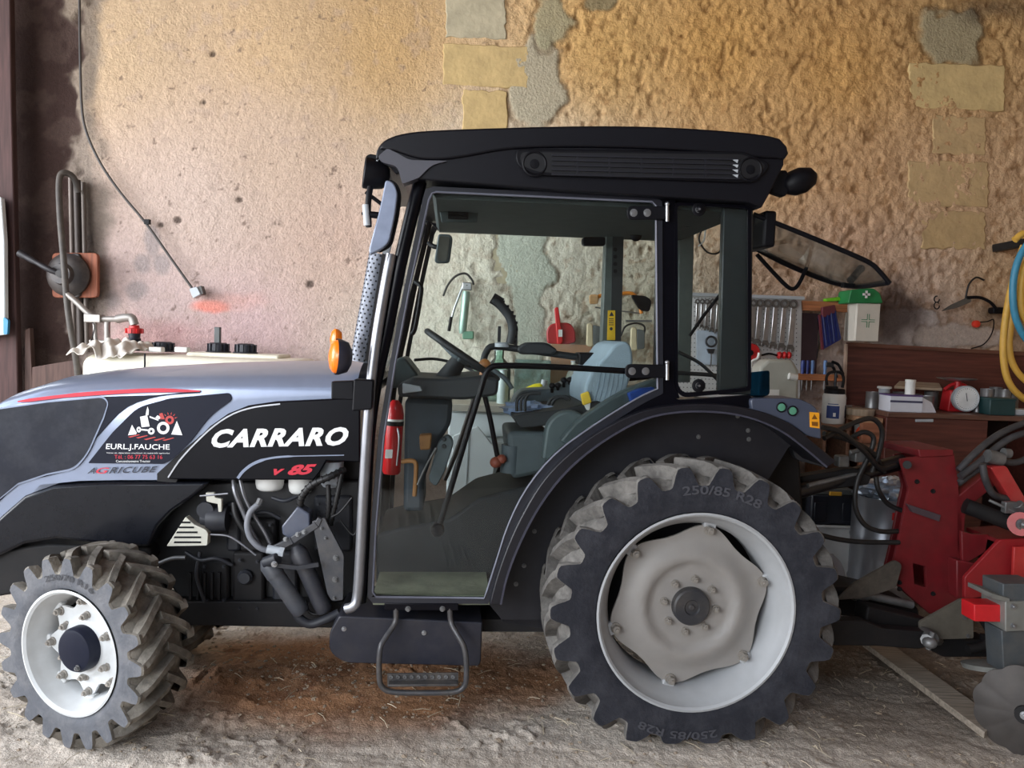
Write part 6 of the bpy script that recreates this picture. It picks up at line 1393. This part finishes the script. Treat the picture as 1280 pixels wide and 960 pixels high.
tin(1124, 4.82, .042, .10, gtin, 'grey tin behind the white box, left of the others', grp='tins behind the white box'); tin(1143, 4.82, .04, .09, gtin, 'grey tin under the plank, middle of the group', grp='tins behind the white box'); tin(1156, 4.68, .045, .09, tinm, 'shiny steel cup at the right of the white box', grp='tins behind the white box'); tin(1163, 4.82, .04, .11, gtin, 'grey tin right under the end of the plank', grp='tins behind the white box')
tin(1136, 4.58, .028, .075, white, 'small white jar standing on the white box', nm='jar', lid=white, z=BT + .10)
bx = root('white_box', onb(1133, 4.55), 'white carton with a violet top edge at the front of the workbench', 'box')
a, b = onb(1106, 4.55).x, onb(1146, 4.55).x
mk('carton', MB().box(((a + b) / 2, 4.56, BT + .05), (b - a, .14, .10)), mat('carton_white', (216, 218, 228), .5, var=.04), bx, .003); mk('violet_top', MB().box(((a + b) / 2, 4.56, BT + .0965), (b - a + .002, .142, .009)), mat('violet', (90, 70, 120), .5), bx); mk('dark_stripe', MB().box(((a + b) / 2, 4.489, BT + .062), (b - a, .002, .012)), mat('stripe_navy', (70, 70, 100), .5), bx)
mk('open_flap', MB().prism([Vector((b, 4.49, BT + .002)), Vector((b + .10, 4.52, BT + .002)), Vector((b + .07, 4.52, BT + .06)), Vector((b, 4.49, BT + .09))], (0, .003, 0)), mat('carton_white', (216, 218, 228)), bx)
pn = MB(); pn.prism([onb(1116, 4.72, BT + .125), onb(1176, 4.72, BT + .120), onb(1172, 4.90, BT + .145), onb(1122, 4.90, BT + .150)], (0, 0, .016)); tag(mk('pale_board', pn, wood('pale_board_w', (170, 152, 130), 4, 'X', .7), None, .002), 'pale thin board lying across the grey tins', 'board')
# scales
sc = root('kitchen_scale', onb(1204, 4.62), 'red spring scale with a round white dial and a steel pan', 'scale')
c = onb(1200, 4.66); mk('scale_body', MB().prism([c + Vector(v) for v in ((-.075, 0, 0), (.075, 0, 0), (.06, 0, .13), (-.06, 0, .13))], (0, .10, 0)), mat('scale_red', (176, 30, 36), .4), sc, .008)
dc = onb(1207, 4.60) + Vector((0, 0, .085)); dl = mk('dial_rim', MB().lathe(dc, (0, -1, 0), [(-.03, 0), (-.03, .076), (.004, .078), (.008, .074), (.003, .07), (.003, 0)], 36), lgrey, sc, ang=40)
mk('dial_face', MB().lathe(dc, (0, -1, 0), [(.0035, .069), (.004, 0)], 36), mat('dial_white', (222, 224, 224), .4), dl)
mb = MB()
for k in range(30):
    t = 2 * math.pi * k / 30; mb.box(dc + Vector((.060 * math.sin(t), -.005, .060 * math.cos(t))), (.0015, .001, .009 if k % 5 == 0 else .005), Matrix.Rotation(t, 3, 'Y'))
tag(mk('dial_marks', mb, dark_dec, dl), kind='stuff'); mk('dial_needle', MB().box(dc + Vector((-.001, -.006, .010)), (.004, .001, .05), Matrix.Rotation(-.2, 3, 'Y')), dark_dec, dl)
mk('scale_yoke', MB().tube([c + Vector((-.08, .04, .13)), c + Vector((-.03, .04, .165)), c + Vector((.03, .04, .165)), c + Vector((.08, .04, .13))], .011, 8, 3), mat('scale_red', (176, 30, 36)), sc); mk('scale_post', MB().cyl(c + Vector((0, .04, .12)), c + Vector((0, .04, .19)), .02, seg=12), mat('scale_red', (176, 30, 36)), sc)
mk('scale_pan', MB().lathe(c + Vector((-.01, .04, .185)), (0, 0, 1), [(0, 0), (.0, .05), (.012, .105), (.018, .112), (.015, .104), (.006, .05), (.005, 0)], 36), steel, sc, ang=50)
# right end
db = root('green_box', onb(1246, 4.55), 'dark green metal box at the right end of the workbench', 'box'); mk('box_body', MB().box(onb(1246, 4.56) + Vector((0, 0, .045)), (.15, .11, .09)), mat('box_green', (26, 58, 60), .45), db, .004); mk('box_lid', MB().box(onb(1246, 4.56) + Vector((0, 0, .094)), (.155, .115, .014)), mat('box_green', (26, 58, 60)), db, .003)
for i, (x, y, h) in enumerate(((1232, 4.80, .14), (1243, 4.84, .15), (1254, 4.80, .14), (1264, 4.84, .13), (1221, 4.7, .08))):
    tin(x, y, .036, h, (tinm, gtin)[i % 2], ['dull tin behind the green box, first from the left', 'tall grey tin behind the green box, second from the left', 'shiny tin behind the green box, third from the left', 'grey tin behind the green box at the right end', 'low grey tin beside the scale dial'][i], grp='tins behind the green box')
tag(mk('grey_tray', MB().box(onb(1276, 4.6) + Vector((0, 0, .018)), (.14, .12, .035)), lgrey, None, .008), 'flat light grey tray on the bench at the right edge', 'tray')
# --- things hung at the right
yh = mat('hose_yellow', (214, 168, 74), .5, var=.1); ybh = mat('hose_blue', (60, 136, 168), .45)
def coil(name, pts, r, m, lab): tag(wtube(name, pts, r, m, None, 10), lab, 'hose', 'hoses hung at the right')
coil('yellow_hose', [(1284, 296, 4.72), (1272, 330, 4.72), (1260, 380, 4.72), (1254, 430, 4.72), (1258, 470, 4.72), (1272, 492, 4.72), (1292, 500, 4.72), (1320, 470, 4.72), (1325, 380, 4.74), (1300, 310, 4.74)], .020, yh, 'yellow hose hanging in a long loop, the leftmost of the coil')
coil('yellow_hose', [(1276, 292, 4.80), (1286, 300, 4.80), (1266, 390, 4.80), (1262, 440, 4.80), (1276, 470, 4.80), (1300, 478, 4.80), (1330, 420, 4.80), (1310, 320, 4.80)], .020, yh, 'yellow hose loop hanging behind the leftmost one')
coil('yellow_hose', [(1268, 300, 4.66), (1280, 292, 4.66), (1300, 296, 4.66), (1282, 330, 4.66), (1276, 370, 4.66), (1282, 400, 4.66), (1310, 420, 4.66)], .020, yh, 'short yellow hose end crossing the top of the coil')
coil('blue_hose', [(1296, 290, 4.64), (1276, 318, 4.64), (1267, 350, 4.64), (1268, 390, 4.64), (1280, 420, 4.64), (1300, 440, 4.64)], .020, ybh, 'blue hose hanging over the yellow hoses')
tag(wpr('hose_peg', rect(1290, 296, 1300, 306), 4.62, .40, dark, None, bevel=.004), 'iron peg in the wall that carries the hoses', 'peg')
pr = root('pruning_tool', WP(1205, 378, 4.9), 'old grey blade with a dark cord hung on the wall above the bench', 'blade')
wpr('blade', rc([(1178, 389, 2), (1190, 381, 3), (1212, 371, 4), (1215, 377, 3), (1196, 385, 3)], 2), 4.90, .02, mat('blade_grey', (96, 92, 86), .6, metal=.3), pr, bevel=.003)
wtube('cord', [(1207, 373, 4.9), (1211, 356, 4.91), (1220, 347, 4.92), (1230, 350, 4.93)], .006, rubber, pr, 8); wtube('cord', [(1209, 372, 4.9), (1225, 372, 4.9), (1238, 378, 4.9), (1246, 387, 4.9)], .010, blackm, pr, 8); wpr('cord_boss', rc(rect(1242, 384, 1256, 392), 3), 4.90, .06, blackm, pr, bevel=.004)
fl = root('red_cap_wire', WP(1219, 404, 4.92), 'bright red cap on a thin bent wire on the wall above the scale', 'cap'); mk('cap', MB().lathe(WP(1219, 405, 4.94), (0, -1, 0), [(0, 0), (0, .024), (.02, .022), (.024, .012), (.024, 0)], 18), mat('cap_red', (220, 56, 36), .4), fl)
wtube('wire', [(1222, 403, 4.93), (1234, 402, 4.94), (1242, 400, 4.94), (1240, 416, 4.94), (1230, 430, 4.94), (1214, 436, 4.94)], .004, blackm, fl, 6)
shk = MB(); shk.tube([WP(1171 + 3.4 * math.cos(t), 374 + 4 * math.sin(t), 4.93) for t in [i * .7 for i in range(8)]], .004, 6, 1); shk.tube([WP(1171 + 3.4 * math.cos(t), 382 + 4.4 * math.sin(t), 4.93) for t in [i * .7 for i in range(9)]], .004, 6, 1); tag(mk('shackle', shk, dark), 'small rusty wire shackle on the wall left of the old blade', 'shackle')
# --- jug, canister and clamp beside the tractor
jg = root('plastic_jug', WP(968, 496, 4.5), 'pale grey plastic jerrycan standing on the worktop below the pegboard', 'jug')
zt0 = WT; ztop = WP(970, 449, 4.6).z; xa, xb = WP(943, 480, 4.6).x, WP(994, 480, 4.6).x
mk('jug_body', MB().prism([Vector((x, 4.52, z)) for x, z in ((xa, zt0), (xb - .03, zt0), (xb, zt0 + .03), (xb - .01, ztop - .06), (xb - .05, ztop), (xa + .05, ztop), (xa, ztop - .05))], (0, .16, 0)), mat('jug_grey', (176, 176, 166), .5, var=.05), jg, .02, seg=3)
mk('jug_cap', MB().cyl(WP(986, 470, 4.5), WP(996, 472, 4.5), .02, seg=16), white, jg)
mk('jug_label', MB().box(Vector(((xa + xb) / 2 - .05, 4.517, zt0 + .10)), (.10, .004, .08)), white, jg)
cn = root('white_canister', Vector((WP(1041, 528, 4.70).x, 4.70, WP(1041, 529, 4.70).z)), 'white plastic canister with a blue label and black lid', 'canister')
c = Vector(cn['_wo']); hh = WP(1041, 490, 4.70).z - c.z
mk('canister_body', MB().lathe(c, (0, 0, 1), [(0, 0), (0, .064), (.006, .068), (hh * .84, .068), (hh * .93, .064), (hh, .05), (hh, 0)], 30), white, cn, ang=40)
mk('black_lid', MB().lathe(c + Vector((0, 0, hh)), (0, 0, 1), [(-.012, .060), (.014, .060), (.020, .055), (.020, 0)], 26), blackm, cn, ang=40)
u = Vector((-1, 0, 0))
def arcpatch(r, z0, z1, a0, a1, n=8): 
    mb = MB(); mb.add([c + Vector((r * math.sin(a0 + (a1 - a0) * i / n), -r * math.cos(a0 + (a1 - a0) * i / n), z)) for z in (z0, z1) for i in range(n + 1)], [(i, i + 1, n + 2 + i, n + 1 + i) for i in range(n)]); return mb
mk('blue_label', arcpatch(.0686, hh * .18, hh * .58, -1.0, .1), mat('label_blue', (50, 70, 130), .5), cn); mk('dark_label', arcpatch(.0686, hh * .2, hh * .6, .75, 1.5), mat('label_dark', (40, 44, 66), .5), cn)
mk('label_mark', arcpatch(.069, hh * .24, hh * .36, -.42, -.2, 3), white_dec, cn); mk('label_line', arcpatch(.069, hh * .62, hh * .645, -.9, 0, 5), mat('label_blue', (50, 70, 130)), cn)
cs = root('can_stand', Vector((c.x, 4.74, 0)), 'narrow brown shelf stand carrying the white canister', 'stand')
sh_z = c.z; swd = wood('stand_wood', (142, 104, 82), 4, 'X', .7)
mk('stand_top', MB().box((c.x - .01, 4.74, sh_z - .016), (.164, .28, .03)), swd, cs, .003)
for x in (c.x - .08, c.x + .06): mk('stand_side', MB().box((x, 4.74, (sh_z - .03) / 2), (.02, .26, sh_z - .03)), swd, cs, .003)
mk('table_shelf', MB().box(((ex0 + ex1) / 2, 4.70, WP(1070, 556, 4.5).z), (ex1 - ex0 - .02, .40, .035)), swd, eb, .003)
gc = root('screw_clamp', c + Vector((-.005, 0, hh + .02)), 'dark iron screw clamp standing on the lid of the white canister', 'clamp'); zc = c.z + hh + .02
mk('clamp_frame', MB().tube([Vector((c.x - .05, 4.70, zc + .02)), Vector((c.x - .055, 4.70, zc + .07)), Vector((c.x - .03, 4.70, zc + .10)), Vector((c.x + .03, 4.70, zc + .10)), Vector((c.x + .05, 4.70, zc + .06)), Vector((c.x + .045, 4.70, zc + .008))], .009, 8, 4), dark, gc); mk('clamp_screw', MB().cyl(Vector((c.x, 4.70, zc + .0)), Vector((c.x, 4.70, zc + .11)), .008, seg=10), mat('ring_dark', (64, 66, 70)), gc); mk('clamp_foot', MB().box(Vector((c.x - .02, 4.70, zc + .008)), (.07, .03, .016)), dark, gc, .003)
# orange thing and white tin on the lower shelf
zs = WP(1070, 556, 4.5).z + .0175
c = Vector((WP(1082, 540, 4.55).x, 4.56, zs)); ot = root('orange_spool', c, 'bright orange spool lying on the low wooden shelf', 'spool'); mk('spool_rim', MB().lathe(c + Vector((0, -.02, .045)), (0, 1, 0), [(0, .018), (0, .045), (.008, .045), (.010, .03), (.034, .03), (.036, .045), (.044, .045), (.044, .018)], 24, close=True), mat('spool_orange', (226, 92, 58), .4), ot, ang=40); mk('spool_core', MB().cyl(c + Vector((0, -.015, .045)), c + Vector((0, .02, .045)), .018, seg=16), dark, ot)
for i, (x, m_) in enumerate(((1083, white), (1091, lgrey))):
    c = Vector((WP(x, 540, 4.7 - .1 * i).x, 4.78 - .16 * i, zs)); o = mk('small_pot', MB().lathe(c, (0, 0, 1), [(0, 0), (0, .035), (.08, .038), (.085, .034), (.085, 0)], 20), m_, None, ang=40); tag(o, ['white pot on the low shelf behind the orange spool', 'light grey pot on the low shelf right of the orange spool'][i], 'pot')
# toolbox on a white crate, foil drum, sack
cr = root('white_crate', Vector((WP(1036, 670, 4.42).x, 4.48, 0)), 'white plastic crate on the floor under the black toolbox', 'crate'); ztb = WP(1036, 656, 4.38).z
cxx = WP(1036, 670, 4.42).x
for nm, q, d in (('front', (cxx, 4.37, ztb / 2), (.26, .016, ztb)), ('back', (cxx, 4.59, ztb / 2), (.26, .016, ztb)), ('side', (cxx - .13, 4.48, ztb / 2), (.016, .236, ztb)), ('side', (cxx + .13, 4.48, ztb / 2), (.016, .236, ztb)), ('bottom', (cxx, 4.48, .02), (.26, .22, .02)), ('lid', (cxx, 4.48, ztb - .008), (.28, .25, .016))): mk('crate_' + nm, MB().box(q, d), white, cr, .006)
tbx_ = root('black_toolbox', Vector((cxx, 4.48, ztb)), 'black plastic toolbox with a yellow latch standing on the white crate', 'toolbox'); tbm = mat('toolbox_black', (28, 31, 40), .45)
ztt = WP(1036, 618, 4.38).z
mk('box_body', MB().box((cxx, 4.48, (ztb + ztt) / 2), (.26, .22, ztt - ztb)), tbm, tbx_, .01); mk('box_lid', MB().prism([Vector((cxx + x, 4.37, ztt + z)) for x, z in ((-.133, 0), (.133, 0), (.10, .035), (-.10, .035))], (0, .22, 0)), mat('toolbox_lid_grey', (92, 98, 96), .5), tbx_, .006)
mk('yellow_latch', MB().box((cxx, 4.364, ztt + .008), (.07, .012, .022)), mat('latch_yellow', (222, 168, 50), .5), tbx_, .003)
for dx in (-.08, .08): mk('box_panel', MB().box((cxx + dx, 4.367, (ztb + ztt) / 2 - .01), (.07, .008, (ztt - ztb) * .6)), tbm, tbx_, .004)
mk('box_handle', MB().tube([Vector((cxx - .06, 4.48, ztt + .035)), Vector((cxx - .055, 4.48, ztt + .06)), Vector((cxx + .055, 4.48, ztt + .06)), Vector((cxx + .06, 4.48, ztt + .035))], .008, 8, 2), tbm, tbx_)
dz = WP(1100, 622, 4.10).z; dc_ = Vector((WP(1106, 660, 4.16).x, 4.17, 0)); dr_ = root('metal_drum', dc_, 'shiny galvanised drum on the floor behind the red implement', 'drum')
fm = mat('drum_metal', (180, 186, 196), .3, metal=.75, var=.12, vs=5, bump=.15, bs=8)
mk('drum_body', MB().lathe(dc_, (0, 0, 1), [(0, 0), (0, .165), (.01, .17), (dz * .33, .168), (dz * .35, .173), (dz * .37, .168), (dz * .66, .168), (dz * .68, .173), (dz * .7, .168), (dz - .01, .168), (dz, .173), (dz, .16), (dz - .03, .158), (dz - .03, 0)], 40), fm, dr_, ang=40)
mk('red_sticker', MB().add([dc_ + Vector((.1685 * math.sin(a), -.1685 * math.cos(a), z)) for z in (dz - .10, dz - .06) for a in (-.25, -.18, -.11)], [(0, 1, 4, 3), (1, 2, 5, 4)]), redp, dr_)
rg_ = random.Random(9); mb = MB(); mb.ball((0, 0, 0), 1, 30, 16)
for v in mb.v:
    f = 1 + .25 * math.sin(v.x * 9 + v.y * 4) * math.cos(v.z * 7 + v.y * 5) + rg_.uniform(-.12, .12); v.x, v.y, v.z = dc_.x + v.x * .15 * f, dc_.y + v.y * .13 * f, dz + .035 + max(-.062, v.z * .065 * f)
tag(mk('foil_bag', mb, mat('foil_blue', (190, 202, 216), .22, metal=.6, var=.2), None, ang=20), 'crumpled silver-blue foil bag on top of the metal drum', 'bag')
c = GP(1028, 672); c = Vector((WP(1010, 690, 4.25).x, 4.05, 0.0)); mb = MB(); mb.ball((0, 0, 0), 1, 24, 14)
for v in mb.v:
    f = 1 + .12 * math.sin(v.x * 5 + v.z * 6) + rg_.uniform(-.03, .03); v.x, v.y, v.z = c.x + v.x * .13 * f, c.y + v.y * .11 * f, max(0.0, .19 + v.z * .21 * f)
tag(mk('white_sack', mb, mat('sack_pale', (170, 178, 190), .6, var=.12, vs=8), None, ang=60), 'pale filled sack on the floor beside the rear tyre', 'sack')
tag(mk('oil_can', MB().lathe(Vector((WP(1090, 560, 4.7).x, 4.7, zs)), (0, 0, 1), [(0, 0), (0, .03), (.07, .03), (.10, .012), (.13, .006), (.13, 0)], 18), redp, None, ang=40), 'small red oil can at the back of the low shelf', 'oil can') if False else None

# ------------------------------------------------------------------ loose soil and straw on the floor
rg_ = random.Random(21); mb = MB(); ico = [(1, 0, 0), (0, 1, 0), (-1, 0, 0), (0, -1, 0), (0, 0, .8), (.55, .55, .62), (-.6, .5, .55), (-.5, -.6, .6), (.6, -.5, .6)]
def gz(x, y): return float(gheight(np.array([[x]]), np.array([[y]]))[0, 0]) - .006
pos = []
for i in range(5200):
    if i < 3600: x, y = rg_.uniform(-2.4, 2.2), rg_.uniform(2.2, 4.2)
    else: x, y = rg_.gauss(-.75, .45), rg_.gauss(3.2, .28)
    if 2.2 < y < 4.6: pos.append((x, y))
P_ = np.array(pos); HZ = gheight(P_[:, 0][None], P_[:, 1][None])[0] - .006
for (x, y), hz in zip(pos, HZ):
    s_ = .002 + .009 * rg_.random() ** 5; a = rg_.uniform(0, 6.3); k = rg_.uniform(.6, 1.5)
    vs = [Vector((s_ * (q[0] * math.cos(a) - q[1] * k * math.sin(a)), s_ * (q[0] * math.sin(a) + q[1] * k * math.cos(a)), s_ * .8 * q[2])) + Vector((x + s_ * rg_.uniform(-.2, .2), y, hz - s_ * .1)) for q in ico]
    mb.add(vs, [(0, 5, 4), (0, 1, 5), (1, 4, 5), (1, 6, 4), (1, 2, 6), (2, 4, 6), (2, 7, 4), (2, 3, 7), (3, 4, 7), (3, 8, 4), (3, 0, 8), (0, 4, 8)])
o = mk('loose_soil', mb, mat('soil_crumbs', (150, 134, 116), .95, var=.35, vs=4), None, smooth=False, base=False); tag(o, 'loose crumbs of earth scattered over the barn floor', 'soil', kind='stuff')
mb = MB(); pos = [(rg_.uniform(-2.4, 2.2), rg_.uniform(2.2, 4.0)) for _ in range(420)]; P_ = np.array(pos); HZ = gheight(P_[:, 0][None], P_[:, 1][None])[0]
for (x, y), hz in zip(pos, HZ):
    L_ = rg_.uniform(.02, .09); a = rg_.uniform(0, 6.3); d = Vector((math.cos(a), math.sin(a), rg_.uniform(-.05, .12))) * L_; p = Vector((x, y, hz + .003)); q = p + d; r_ = p + d * .5 + Vector((rg_.uniform(-.006, .006), rg_.uniform(-.006, .006), .004))
    mb.tube([p, r_, q], rg_.uniform(.0009, .0018), 3, 1, cap=False)
o = mk('straw', mb, mat('straw_pale', (196, 182, 156), .85, var=.25, vs=3), None, base=False); tag(o, 'bits of pale straw strewn over the barn floor', 'straw', kind='stuff')
